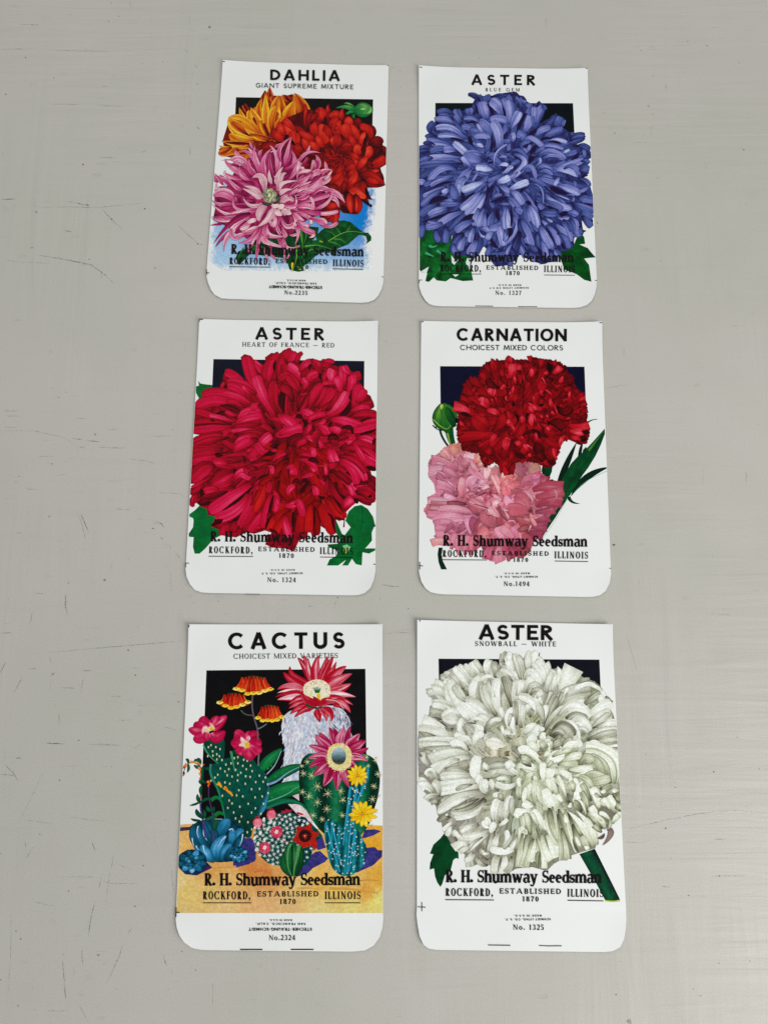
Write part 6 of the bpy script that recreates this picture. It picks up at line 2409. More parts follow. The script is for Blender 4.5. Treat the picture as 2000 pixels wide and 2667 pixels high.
BG2 = [(0,22,20),(0,48,34),(0,78,52),(20,110,70),(60,150,100)]
bc = Art(pk, 'barrel_cactus', V4)
def bcfn(V, C):
    x = (V[:, 0] - 655) * 4.74; y = (V[:, 1] - 1960) * 4.74
    u = (x - 1050) / 480 * 3.2
    r = .5 + .5 * np.cos(np.clip(u, -3.4, 3.4) * 3.1 + .0012 * (y - 500))
    n = vnoise(V[:, 0] / 5, V[:, 1] / 5, 8)
    return ramp(BG2, .14 + .62 * r + .24 * (n - .5))
bc.poly([(640,60),(720,0),(1380,20),(1440,30),(1530,90),(1575,200),(1590,330),(1570,520),(1530,660),(1480,800),(1450,900),(1380,1000),(1280,1080),(1000,1080),(860,980),(760,860),(690,720),(620,560),(585,400),(585,230),(610,120)], (0,0,0), cell=3.5, fn=bcfn, smooth=1)
def star(art, x, y, r, n=8, c=(214,214,160), w=6, a0=None):
    a0 = rn.uniform(0, 3) if a0 is None else a0
    for i in range(n):
        a_ = a0 + i * 2 * math.pi / n + rn.uniform(-.2, .2); q = r * rn.uniform(.7, 1.15)
        art.stroke([(x, y), (x + q * math.cos(a_), y + q * math.sin(a_))], w, c, smooth=0, w1=w * .4)
for x, y, r in ((640,260,50),(740,290,55),(815,420,65),(940,510,65),(630,490,45),(710,545,60),(815,620,60),(930,700,55),(760,780,55),(870,830,50),(1100,480,60),(1130,590,50),(690,120,40),(1420,60,45),(1530,100,36),(1560,270,50),(1510,420,50),(1495,580,50),(1440,170,30),(1120,780,45),(620,170,30)):
    star(bc, x, y, r)
for x, y in ((1590,280),(1575,540),(1530,740),(1480,900),(1535,70)):
    star(bc, x, y, 34, 5, (190,120,110), 4)
bc.build()

M2 = [(70,0,30),(118,2,48),(152,10,62),(176,30,84),(220,140,170),(240,210,220)]
mf = Art(pk, 'magenta_flower', V2)
for a_, m_, b_, w, t_ in (((960,1500),(900,1300),(840,1170),120,.5),((1000,1480),(960,1300),(920,1190),90,.4),((900,1520),(760,1340),(690,1250),110,.4),((900,1540),(740,1400),(640,1280),170,.56),((1010,1480),(1030,1300),(1070,1170),170,.58),((1080,1480),(1120,1280),(1160,1160),90,.42),((1100,1500),(1200,1380),(1300,1265),170,.6),((1120,1540),(1260,1440),(1390,1370),170,.5),((1140,1600),(1300,1540),(1430,1480),110,.48),((1140,1640),(1300,1620),(1400,1660),110,.54),((880,1580),(700,1500),(540,1440),150,.5),((880,1640),(700,1600),(520,1640),130,.58)):
    petal(mf, a_, m_, b_, w, t_, M2, 'p', rn, base=.1, edge=-.1, rim=.32, streak=.5)
mf.view(V4)
for a_, m_, b_, w, t_ in (((940,100),(820,120),(710,190),110,.56),((960,120),(860,210),(760,290),130,.5),((1000,160),(950,300),(885,420),140,.52),((1060,160),(1060,320),(1050,470),120,.56),((1100,160),(1150,300),(1205,440),110,.46),((1180,110),(1260,170),(1320,200),90,.5),((1190,60),(1320,60),(1440,110),90,.62),((1100,160),(1100,220),(1090,290),60,.56)):
    petal(mf, a_, m_, b_, w, t_, M2, 'p', rn, base=.1, edge=-.1, rim=.32, streak=.5)
mf.view(V2)
mf.poly([(810,1560),(840,1470),(920,1420),(1000,1410),(1100,1430),(1160,1500),(1185,1590),(1170,1700),(1120,1790),(1000,1830),(880,1790),(820,1700)], (222,206,140), smooth=2)
for i in range(190):
    a_ = rn.uniform(0, 6.28); r_ = rn.uniform(.66, 1.06)
    x, y = 995 + 190 * r_ * math.cos(a_), 1620 + 210 * r_ * math.sin(a_)
    mf.stroke([(x, y), (x + rn.uniform(-16, 16), y + rn.uniform(-16, 16))], 10, rn.choice([(236,226,150),(180,160,70),(246,240,200),(206,196,90),(250,246,224)]), smooth=0)
def mfn(V, C):
    y = (V[:, 1] - 1690) * 5.72; n = vnoise(V[:, 0] / 4, V[:, 1] / 4, 2)
    return ramp([(186,204,210),(140,166,176),(84,112,120),(40,54,54),(110,110,80)], (y - 1470) / 280 + .1 * (n - .5))
mf.poly([(870,1600),(900,1510),(990,1460),(1070,1500),(1100,1590),(1080,1690),(1000,1740),(900,1700)], (0,0,0), cell=2.5, fn=mfn, smooth=2)
mf.build()

FG = [(0,40,50),(0,78,84),(10,112,116),(30,144,160),(90,190,200)]
fc = Art(pk, 'finger_cactus', V4)
def fcfn(V, C):
    x = (V[:, 0] - 655) * 4.74; y = (V[:, 1] - 1960) * 4.74
    u = (x - (1150 + (1480 - y) * .06)) / (250 - .06 * (1480 - y))
    r = .5 + .5 * np.cos(u * 15)
    n = vnoise(V[:, 0] / 3, V[:, 1] / 4, 8)
    return ramp(FG, .1 + .55 * r + .3 * (n - .5))
fc.poly([(900,860),(960,830),(1060,860),(1120,960),(1160,800),(1180,600),(1200,440),(1280,400),(1400,300),(1460,160),(1440,400),(1300,640),(1260,900),(1340,1000),(1380,1090),(1420,1150),(1420,1280),(1380,1400),(1300,1480),(1220,1530),(1120,1530),(1020,1470),(960,1350),(930,1200),(900,1040)], (0,0,0), cell=3, fn=fcfn, smooth=1)
for a_, m_, b_ in (((930,900),(990,1150),(1090,1480)),((990,860),(1040,1100),(1110,1400)),((1220,420),(1160,900),(1130,1150)),((1300,440),(1230,800),(1180,1500)),((1380,420),(1300,620),(1250,900)),((1290,960),(1240,1200),(1200,1480)),((1440,180),(1420,330),(1370,470))):
    fc.stroke([a_, m_, b_], 22, (40,150,190), w1=14)
for _ in range(210):
    x, y = rn.uniform(880, 1470), rn.uniform(420, 1500)
    if not inside([(900,860),(960,830),(1060,860),(1120,960),(1160,800),(1180,600),(1200,440),(1400,300),(1440,400),(1300,640),(1260,900),(1340,1000),(1420,1150),(1420,1280),(1380,1400),(1220,1520),(1120,1520),(1000,1440),(930,1200)], x, y): continue
    star(fc, x, y, 11, 4, (214,226,220), 8)
fc.build()

for (cx, cy, R_, name_lab) in ((1308, 288, 128, None), (1370, 760, 165, None)):
    yf = Art(pk, 'yellow_flower', V4)
    rays(yf, (cx, cy), 14, R_, 13, R_ * .36, [(120,80,0),(190,130,0),(226,180,10),(240,208,40),(248,230,110)], (.5, .74), a0=.2, shape='o', base=.16, rim=.34, spread=.16, sheen=.1)
    yf.stroke([(cx - 12, cy - 8), (cx + 12, cy - 8), (cx + 8, cy + 18)], 26, (206,110,20), w1=22)
    yf.stroke([(cx - 4, cy - 2), (cx + 6, cy + 2)], 14, (236,200,150), smooth=0)
    yf.build()

bl = Art(pk, 'ball_cactus', V4)
BO = [(110,820),(220,800),(330,750),(450,740),(560,770),(640,800),(720,860),(820,960),(880,1040),(800,1100),(760,1220),(700,1360),(620,1420),(500,1420),(330,1400),(200,1370),(120,1300),(60,1180),(20,1060),(60,930)]
blot(bl, BO, [(0,24,26),(0,50,50),(10,84,80),(40,120,110)], .0, .9, sc=4, cell=3)
for i in range(125):
    a_ = i * 2.39996; r_ = math.sqrt(i / 125)
    x, y = 400 + 390 * r_ * math.cos(a_), 1080 + 335 * r_ * math.sin(a_)
    if not inside(BO, x, y) or (x > 590 and y > 860 and y < 1180): continue
    star(bl, x, y, 27, 7, rn.choice([(222,234,228),(190,216,204),(232,214,212)]), 8)
for x, y in ((150,830),(240,860),(200,950),(110,1000),(80,1130),(60,1200),(40,1060),(280,880),(160,1080)):
    petal(bl, (x - 10, y + 26), (x, y), (x + 12, y - 26), 34, .8, [(120,140,130),(190,206,196),(236,230,226)], 'o', rn, n=6, k=4, rim=0)
bl.poly([(560,820),(620,790),(680,810),(710,870),(660,930),(590,920),(550,880)], (10,44,50), smooth=2)
for x, y in ((590,840),(650,850),(630,900),(690,880)): star(bl, x, y, 24, 7, (226,232,230), 10)
for x, y, r in ((310,985,82),(165,1180,76)):
    rays(bl, (x, y), 10, r, 18, 30, [(110,0,30),(176,14,60),(206,60,96),(226,130,156),(244,220,224)], (.34, .5), base=-.5, shape='o', rim=0, spread=.05)
    bl.stroke([(x - 16, y - 10), (x + 14, y + 6)], 44, (244,226,210), smooth=0)
    bl.stroke([(x - 6, y), (x + 8, y)], 12, (190,150,60), smooth=0)
for x, y in ((245,770),(75,870)):
    petal(bl, (x - 4, y + 56), (x, y), (x + 6, y - 70), 110, .62, [(130,6,30),(196,40,70),(222,110,130),(240,190,200)], 'o', rn, base=-.3)
    petal(bl, (x - 40, y - 40), (x, y - 64), (x + 36, y - 50), 34, .2, [(160,10,30),(206,50,70)], 'o', rn, rim=0)
for a_, b_ in (((370,740),(500,720)),((560,750),(640,770)),((420,710),(480,730))): bl.stroke([a_, b_], 30, (176,24,50), smooth=0, w1=18)
bl.poly([(640,1220),(700,1170),(750,1180),(740,1280),(700,1360),(650,1410),(610,1390),(600,1300)], (4,60,60), smooth=2)
for x, y in ((680,1230),(735,1190),(640,1340),(690,1300)): star(bl, x, y, 24, 7, (220,232,230), 7)
bl.build()

sf = Art(pk, 'star_flower', V4)
blot(sf, jag([(560,910),(650,930),(740,870),(740,930),(760,980),(840,1000),(790,1060),(815,1160),(780,1215),(740,1150),(640,1180),(600,1210),(590,1140),(500,1080),(540,1040),(560,990)], 40, 4, rn), [(110,14,10),(170,26,18),(196,44,28)], .1, 1, sc=4, cell=3)
sf.poly([(660 + 80 * math.cos(a_ / 10 * math.pi), 1033 + 80 * math.sin(a_ / 10 * math.pi)) for a_ in range(20)], (34,14,16))
star(sf, 660, 1033, 42, 8, (186,40,34), 14)
sf.stroke([(652,1033),(668,1033)], 14, (230,150,130), smooth=0)
for i in range(20):
    a_ = i / 20 * 6.283
    sf.stroke([(660 + 60 * math.cos(a_), 1033 + 60 * math.sin(a_)), (660 + 72 * math.cos(a_), 1033 + 72 * math.sin(a_))], 8, (90,30,30), smooth=0)
sf.build()

sc_ = Art(pk, 'small_column_cactus', V4)
petals(sc_, '''
510 1530 500 1330 500 1110 230 .4 o
500 1530 400 1400 400 1260 90 .42 o
540 1530 590 1340 600 1150 110 .36 o
''', [(0,30,16),(4,60,30),(20,96,46),(60,136,70),(110,170,100)], rnd=rn, rim=.3, base=.15, streak=.4)
sc_.stroke([(490,1130),(450,1200),(440,1400),(490,1520)], 26, (80,146,84), w1=10)
sc_.stroke([(590,1150),(560,1300),(530,1420),(520,1520)], 44, (76,140,80), w1=14)
sc_.stroke([(510,1140),(505,1300),(508,1520)], 22, (8,50,30), w1=14)
sc_.build()

RB = [(6,16,36),(6,40,58),(10,70,88),(24,106,146),(80,164,214),(190,224,242)]
rb = Art(pk, 'blue_rosette', V3, label='large blue rosette succulent')
blot(rb, [(240,1260),(370,1180),(560,1150),(880,1160),(1060,1290),(1060,1450),(1000,1600),(960,1800),(700,1820),(480,1800),(300,1600),(230,1440)], RB, .0, .5, sc=6, cell=4)
petals(rb, '''
620 1500 520 1280 440 1180 150 .44 o
640 1480 640 1300 640 1160 150 .55 o
660 1440 760 1260 860 1170 190 .56 o
600 1640 340 1480 300 1230 170 .4 o
560 1620 400 1440 380 1240 110 .5 o
600 1560 500 1400 460 1240 120 .45 o
640 1560 620 1400 600 1300 110 .4 o
900 1500 990 1380 1030 1290 140 .62 o
860 1560 880 1400 900 1290 110 .6 o
900 1640 1000 1500 1060 1360 120 .4 o
660 1800 640 1600 790 1400 170 .68 o
720 1800 780 1640 880 1540 150 .6 o
780 1800 880 1680 960 1600 150 .44 o
620 1800 480 1680 430 1540 170 .62 o
480 1800 380 1680 320 1560 90 .6 o
''', RB, rnd=rn, rim=.36, base=.3, edge=.06)
for a_, m_, b_ in (((360,1260),(340,1360),(370,1440)),((450,1300),(440,1400),(500,1480)),((1050,1380),(1040,1480),(1000,1570)),((440,1560),(450,1640),(500,1700)),((840,1320),(890,1290),(905,1340)),((790,1420),(720,1480),(670,1580)),((270,1440),(280,1520),(300,1570)),((330,1560),(345,1600),(370,1630))):
    rb.stroke([a_, m_, b_], 18, (190,220,240), w1=6)
rb.build()
for cx, cy, k_, lab in ((165, 190, 1.0, 'small blue rosette succulent at the left edge'), (525, 140, .66, 'small blue rosette succulent at right')):
    r2 = Art(pk, 'blue_rosette', V5, label=lab)
    blot(r2, [(cx + 115 * k_ * math.cos(q / 8 * math.pi), cy + 92 * k_ * math.sin(q / 8 * math.pi)) for q in range(16)], RB, 0, .4, sc=4, cell=3)
    for ring, m in ((1.0, 9), (.62, 7), (.34, 5)):
        for i in range(m):
            a_ = i * 2 * math.pi / m + ring * 3
            p1 = (cx + 112 * k_ * ring * math.cos(a_), cy + 10 * (1 - ring) + 92 * k_ * ring * math.sin(a_)); p0 = (cx + (p1[0] - cx) * .3, cy + (p1[1] - cy) * .3)
            petal(r2, p0, ((p0[0]+p1[0])/2, (p0[1]+p1[1])/2 + 3), p1, 54 * k_ * (.5 + .5 * ring), rn.uniform(.34, .78), RB, 'o', rn, rim=.4, base=.3, n=8, k=6)
    r2.build()

cp_ = Art(pk, 'coral_flowered_stem', V3)
cp_.stroke([(400,1030),(390,880),(410,650),(440,450),(400,330),(290,265),(190,290),(130,440)], 22, (110,50,60), w1=14)
cp_.stroke([(620,1180),(560,950),(520,800),(530,620)], 22, (70,50,90), w1=16)
cp_.stroke([(480,1440),(440,1180),(400,1000),(395,860)], 40, (60,60,120), w1=16)
cp_.stroke([(600,1500),(600,1200),(560,960)], 34, (60,56,110), w1=14)
CG = [(0,26,24),(0,60,40),(20,96,60),(60,140,90)]
for a_, m_, b_, w in (((210,290),(200,240),(170,235),44),((200,290),(215,360),(195,430),40),((390,320),(380,250),(350,215),60),((400,360),(350,350),(300,320),50),((430,560),(420,440),(440,330),50),((420,620),(400,560),(480,600),60),((410,780),(400,700),(420,630),50),((400,900),(360,840),(355,770),50),((400,880),(320,920),(230,940),36),((400,890),(470,850),(540,830),44),((560,1020),(520,1000),(500,950),60),((580,1060),(600,1000),(600,960),46),((430,1130),(360,1070),(335,1000),64),((440,1150),(460,1080),(450,1010),50),((400,1170),(320,1170),(250,1145),36),((460,1170),(540,1140),(640,1110),50),((620,1330),(620,1240),(660,1170),90),((150,420),(130,460),(115,490),40),((450,360),(500,370),(530,360),50),((300,265),(330,240),(360,260),40)):
    petal(cp_, a_, m_, b_, w, rn.uniform(.34, .6), CG, 'o', rn, n=7, k=5, rim=.2, base=.1)
for a_, b_, w in (((190,300),(120,370),50),((240,270),(310,270),46),((330,270),(400,310),36),((370,350),(400,400),56),((380,430),(400,480),36),((385,510),(400,540),34),((120,460),(140,480),36),((510,560),(540,620),60),((520,620),(520,660),34),((440,320),(460,300),22)):
    cp_.stroke([a_, b_], w, rn.choice([(206,60,30),(226,120,40),(196,40,50)]), smooth=0, w1=w * .5)
    cp_.stroke([a_, ((a_[0]+b_[0])/2, (a_[1]+b_[1])/2)], w * .4, (240,170,60), smooth=0, w1=w * .2)
cp_.build()
# ------------------------------------------------------------------ ASTER SNOWBALL
pk = PK['aster_white']
rn = random.Random(61)
lf = Art(pk, 'leaf')
WG = [(0,30,16),(0,52,26),(0,72,34),(4,90,44),(40,120,70)]
lf.view((1080, 1930, 1614/270))
blot(lf, [(560,1420),(460,1440),(400,1520),(290,1620),(235,1760),(290,1770),(240,1900),(230,2010),(300,1990),(315,2110),(350,2210),(400,2280),(430,2230),(470,2100),(560,2020),(600,1860),(640,1830),(685,1840),(680,1740),(600,1660),(580,1560)], WG, .1, .6, sc=20, cell=6)
lf.stroke([(540,1480),(440,1800),(410,2200)], 9, (0,60,34), w1=4)
lf.build()
sm = Art(pk, 'stem', (1340, 1930, 1659/290))
def stemfn(V, C):
    x = (V[:, 0] - 1340) * 5.72; y = (V[:, 1] - 1930) * 5.72
    c = x - (970 + (y - 1690) * .535)          # across the stem
    t = np.clip(c / 235, 0, 1)
    n = .6 * vnoise(V[:, 0] / 6, V[:, 1] / 12, 3) + .4 * vnoise(V[:, 0] / 3, V[:, 1] / 3, 9)
    v = .52 - .3 * np.abs(t - .45) * 2 + .35 * (n - .5) - .4 * (t > .92)
    return ramp([(4,22,24),(0,50,34),(0,78,46),(14,108,56),(70,150,80)], v)
sm.poly([(965,1690),(1195,1610),(1490,2200),(1573,2372),(1395,2402),(1345,2370),(1200,2100)], (0,0,0), cell=4, fn=stemfn)
sm.stroke([(1345,2385),(1450,2398),(1572,2388)], 20, (180,190,50), smooth=1)
sm.build()
fl = Art(pk, 'aster_flower')
WH = [(74,70,58),(116,113,97),(150,149,130),(178,179,160),(200,203,187),(219,222,209),(232,236,228),(243,245,240)]
OUT = [(75,740),(110,680),(140,640),(145,590),(180,560),(120,505),(180,450),(210,420),(215,395),(240,370),(280,350),(330,330),(390,320),(440,292),(465,340),(500,350),(510,295),(540,292),(590,330),(610,290),(625,245),(650,240),(700,260),(760,290),(785,245),(830,245),(830,290),(880,310),(920,350),(945,350),(965,338),(1010,365),(1065,338),(1120,400),(1150,415),(1200,430),(1240,465),(1290,540),(1296,570),(1280,575),(1320,640),(1345,760),(1350,850),(1358,1000),(1362,1130),(1366,1230),(1330,1290),(1300,1340),(1240,1380),(1195,1370),(1215,1450),(1205,1500),(1150,1515),(1100,1530),(1010,1560),(940,1600),(900,1640),(870,1640),(800,1620),(700,1630),(640,1665),(580,1665),(530,1610),(460,1600),(410,1620),(365,1580),(370,1540),(290,1490),(260,1430),(230,1390),(220,1340),(190,1270),(185,1230),(140,1190),(120,1150),(90,1120),(75,1060),(68,920),(68,800)]
FWH = Field(fl, [(250,450,214,214,204),(450,380,206,208,196),(700,330,210,212,200),(950,430,216,218,204),(1200,560,160,170,136),(1280,750,196,204,186),(1250,900,206,212,200),(1330,1000,170,176,158),(1300,1200,150,146,130),(1150,1350,170,168,146),(900,1450,172,170,146),(700,1550,150,146,122),(500,1500,176,172,156),(300,1350,180,176,166),(180,1150,176,172,160),(130,900,190,186,178),(150,700,190,188,180),(380,620,218,220,208),(600,700,172,174,144),(850,700,178,184,140),(1050,750,184,192,166),(560,880,196,194,172),(680,850,204,204,178),(850,880,160,162,140),(650,1000,160,176,146),(800,1000,206,214,176),(1000,1000,222,226,206),(1100,950,200,204,140),(600,1150,176,180,150),(780,1250,196,206,180),(950,1150,214,216,190),(450,1150,176,170,148),(750,1400,164,176,150),(1200,1000,190,192,160)], warp=6, seed=8)
blot_field(fl, OUT, FWH, cell=2.8, amp=.45, sc=3, seed=4, gain=.6)
fill_field(fl, OUT, (720,930), 230, 62, FWH, (.3,.66), 'f', rn, (.2,.46), base=.4, edge=.08, streak=.4, rim=.25, lite=.5, ragged=4)
K = 1659 / 270
fl.view((1080, 1680, K))
kw = dict(rnd=rn, base=.55, edge=.06, streak=.34, rim=.22, sheen=.2)
petals(fl, '''
540 900 380 760 200 770 130 .6 f
540 860 400 720 280 700 130 .66 f
560 780 460 660 320 600 120 .7 f
520 640 480 540 410 510 90 .45
800 720 640 520 480 430 110 .78 p
640 720 560 640 480 560 100 .76
760 700 660 560 560 460 100 .5
880 680 760 520 630 360 120 .78
920 620 800 440 700 330 90 .72
960 540 880 400 790 330 90 .66
1040 480 960 380 900 280 100 .82
1120 430 1040 360 960 240 80 .6
1180 480 1150 360 1190 240 110 .84
1280 540 1290 400 1250 280 110 .5
1380 400 1380 320 1350 290 60 .36
1580 580 1480 440 1380 380 140 .4
1660 660 1560 400 1480 120 150 .8
1600 420 1540 320 1500 250 110 .86
1440 280 1410 200 1470 110 70 .3
700 1100 560 900 520 620 110 .72
820 1060 660 880 560 560 150 .8
860 900 740 800 640 640 150 .56
860 880 820 760 740 690 60 .1 d
900 780 860 720 800 680 70 .3
700 1120 520 960 290 960 160 .62 f
480 1060 400 980 280 980 90 .8
600 1120 420 1080 240 1060 110 .4 f
740 1120 600 1080 430 1140 150 .82 o
740 1200 600 1180 440 1180 190 .74 o
520 1320 420 1260 330 1190 60 .14 d
440 1200 340 1180 250 1170 50 .1 d
620 1500 380 1320 130 1220 210 .74 f
640 1520 420 1400 60 1330 130 .66
400 1500 220 1450 60 1390 90 .2 d
620 1320 560 1360 480 1320 60 .15 d
720 1300 660 1400 720 1480 80 .35
880 1560 520 1520 70 1540 110 .7
860 1640 480 1600 70 1620 110 .56
900 1620 800 1480 640 1480 130 .84
1560 1000 1460 640 1340 420 160 .5
1560 1040 1500 760 1420 500 120 .3
1640 600 1520 460 1380 400 60 .78
1600 1000 1600 800 1640 580 110 .74
1080 940 980 700 1130 500 190 .6
1000 940 920 720 1040 520 120 .82
1080 920 1060 740 1060 590 90 .4
1280 560 1180 500 1060 560 60 .86
1300 1140 1120 880 1080 620 100 .46
1320 1120 1180 860 1140 640 90 .62
1340 1060 1240 800 1180 580 80 .5
1400 1120 1300 900 1320 540 130 .82
1280 840 1280 700 1310 560 50 .9
1420 1180 1400 1100 1360 1000 80 .72
1200 1200 1060 1000 820 860 130 .62
1240 1180 1080 1060 900 940 70 .84
1160 1240 960 1060 760 960 220 .9 o
1040 1160 900 1060 740 920 140 .92 o
880 1200 820 1100 700 960 140 .9
860 1440 720 1360 760 1180 80 .78
980 1260 820 1280 840 1440 50 .3
900 1440 980 1420 980 1320 60 .8
960 1240 1060 1160 1180 1240 120 .6
1180 1300 1080 1200 920 1180 50 .9
1100 1420 1060 1340 980 1320 80 .84
1220 1320 1180 1300 1120 1260 60 .88
1120 1420 1200 1260 1360 1200 110 .36
1180 1280 1260 1200 1380 1200 60 .86
960 1620 980 1480 1100 1430 100 .9
1200 1600 1140 1500 1240 1420 90 .5
1440 1600 1280 1540 1160 1600 110 .84
1440 1480 1460 1400 1620 1420 80 .74
1560 1420 1480 1180 1580 1020 90 .84
1640 1400 1560 1280 1600 1160 80 .88
1500 1300 1520 1200 1540 1100 50 .5
1400 1280 1400 1340 1420 1420 50 .84
1480 1480 1520 1500 1560 1500 40 .1 d
''', WH, **kw)
fl.view((1340, 1680, 1659/290))
petals(fl, '''
90 520 60 340 0 140 120 .66
150 500 120 320 40 160 90 .52
170 400 160 280 140 200 60 .2
200 380 200 240 240 100 110 .72
280 320 280 200 330 100 90 .8
370 180 365 150 380 110 26 .2
380 560 420 420 320 240 200 .78 f
480 520 500 380 460 280 120 .8 f
130 720 240 520 380 600 130 .7
150 520 240 400 380 560 110 .82
180 720 260 600 380 620 90 .54
240 760 300 680 420 700 80 .4
30 760 60 640 80 520 110 .8
100 700 110 620 120 530 60 .84
540 700 560 560 620 400 230 .74 f
480 720 500 560 560 400 90 .6
700 640 660 520 720 420 80 .84
720 740 760 600 880 340 300 .8 f
620 420 660 400 640 320 90 .9 p
900 620 980 540 1120 510 60 .3
560 1040 760 760 1130 680 230 .42
600 960 700 820 740 700 130 .34
720 780 760 700 800 640 40 .8
1240 640 1100 580 900 660 60 .88
1320 720 1240 640 1140 600 50 .84
1140 860 1260 760 1300 700 90 .3
1000 920 1160 800 1280 720 110 .35
1400 880 1340 760 1300 680 50 .84
1420 860 1400 820 1340 780 70 .25
1320 900 1290 820 1320 760 90 .86
1100 1040 1260 960 1440 860 170 .84
1120 1120 1280 1040 1420 980 100 .74
1490 1110 1460 1070 1430 1050 24 .1
1120 1280 1280 1160 1430 1040 150 .56
1160 1240 1280 1200 1400 1150 60 .3
1240 1260 1400 1180 1500 1160 110 .86
1100 1340 1320 1280 1520 1260 110 .7
1080 1420 1320 1340 1530 1310 110 .36
1160 1440 1360 1380 1530 1380 70 .3
1200 1460 1380 1420 1530 1420 60 .6
1260 1520 1400 1480 1540 1450 50 .3
1300 1540 1420 1520 1540 1500 50 .74
1340 1600 1440 1560 1540 1540 50 .3
1380 1620 1460 1620 1540 1580 50 .7
440 1240 560 900 640 780 130 .36
400 1220 440 1040 480 900 90 .8
440 1300 540 1120 660 1000 110 .44
460 1240 600 1020 740 920 60 .6
420 1180 380 960 210 780 110 .6
300 1060 260 860 60 760 110 .84
400 900 360 820 300 770 100 .8
340 800 360 740 420 700 80 .76
220 1000 200 940 200 880 90 .7 o
240 1080 240 1020 280 960 80 .3
100 1240 60 1000 60 820 130 .56
160 1200 120 1060 140 900 70 .7
30 1200 20 1000 0 840 80 .44
640 1060 820 880 1030 830 130 .84 f
660 1060 880 900 1120 1080 150 .8
740 1080 920 960 1100 1090 60 .9
760 1100 900 1040 1080 1100 90 .4
760 1160 920 1060 1060 1160 60 .5
820 1240 960 1120 1110 1290 150 .74
900 1300 1000 1240 1100 1300 60 .6
640 1240 840 1180 940 1440 110 .84
760 1240 880 1260 920 1430 50 .62
560 1380 700 1240 860 1380 230 .28
520 1360 640 1280 740 1340 90 .36
700 1520 780 1440 860 1420 80 .4
920 1480 940 1440 980 1450 60 .86
1080 1560 1180 1460 1340 1600 90 .86
840 1560 900 1480 1000 1500 90 .92
200 1400 300 1280 400 1260 170 .84 o
140 1340 220 1240 320 1180 110 .8 o
440 1440 420 1360 460 1320 90 .9 o
360 1300 400 1250 420 1280 60 .9
260 1560 240 1440 320 1360 130 .86
320 1560 360 1500 360 1420 60 .84
420 1520 480 1440 520 1440 60 .7
480 1640 520 1560 540 1440 50 .8
640 1500 660 1480 690 1540 24 .84
340 1620 380 1590 440 1580 60 .08 d
560 1560 620 1480 700 1440 110 .36
''', WH, **kw)
fl.view((1080, 1930, 1614/270))
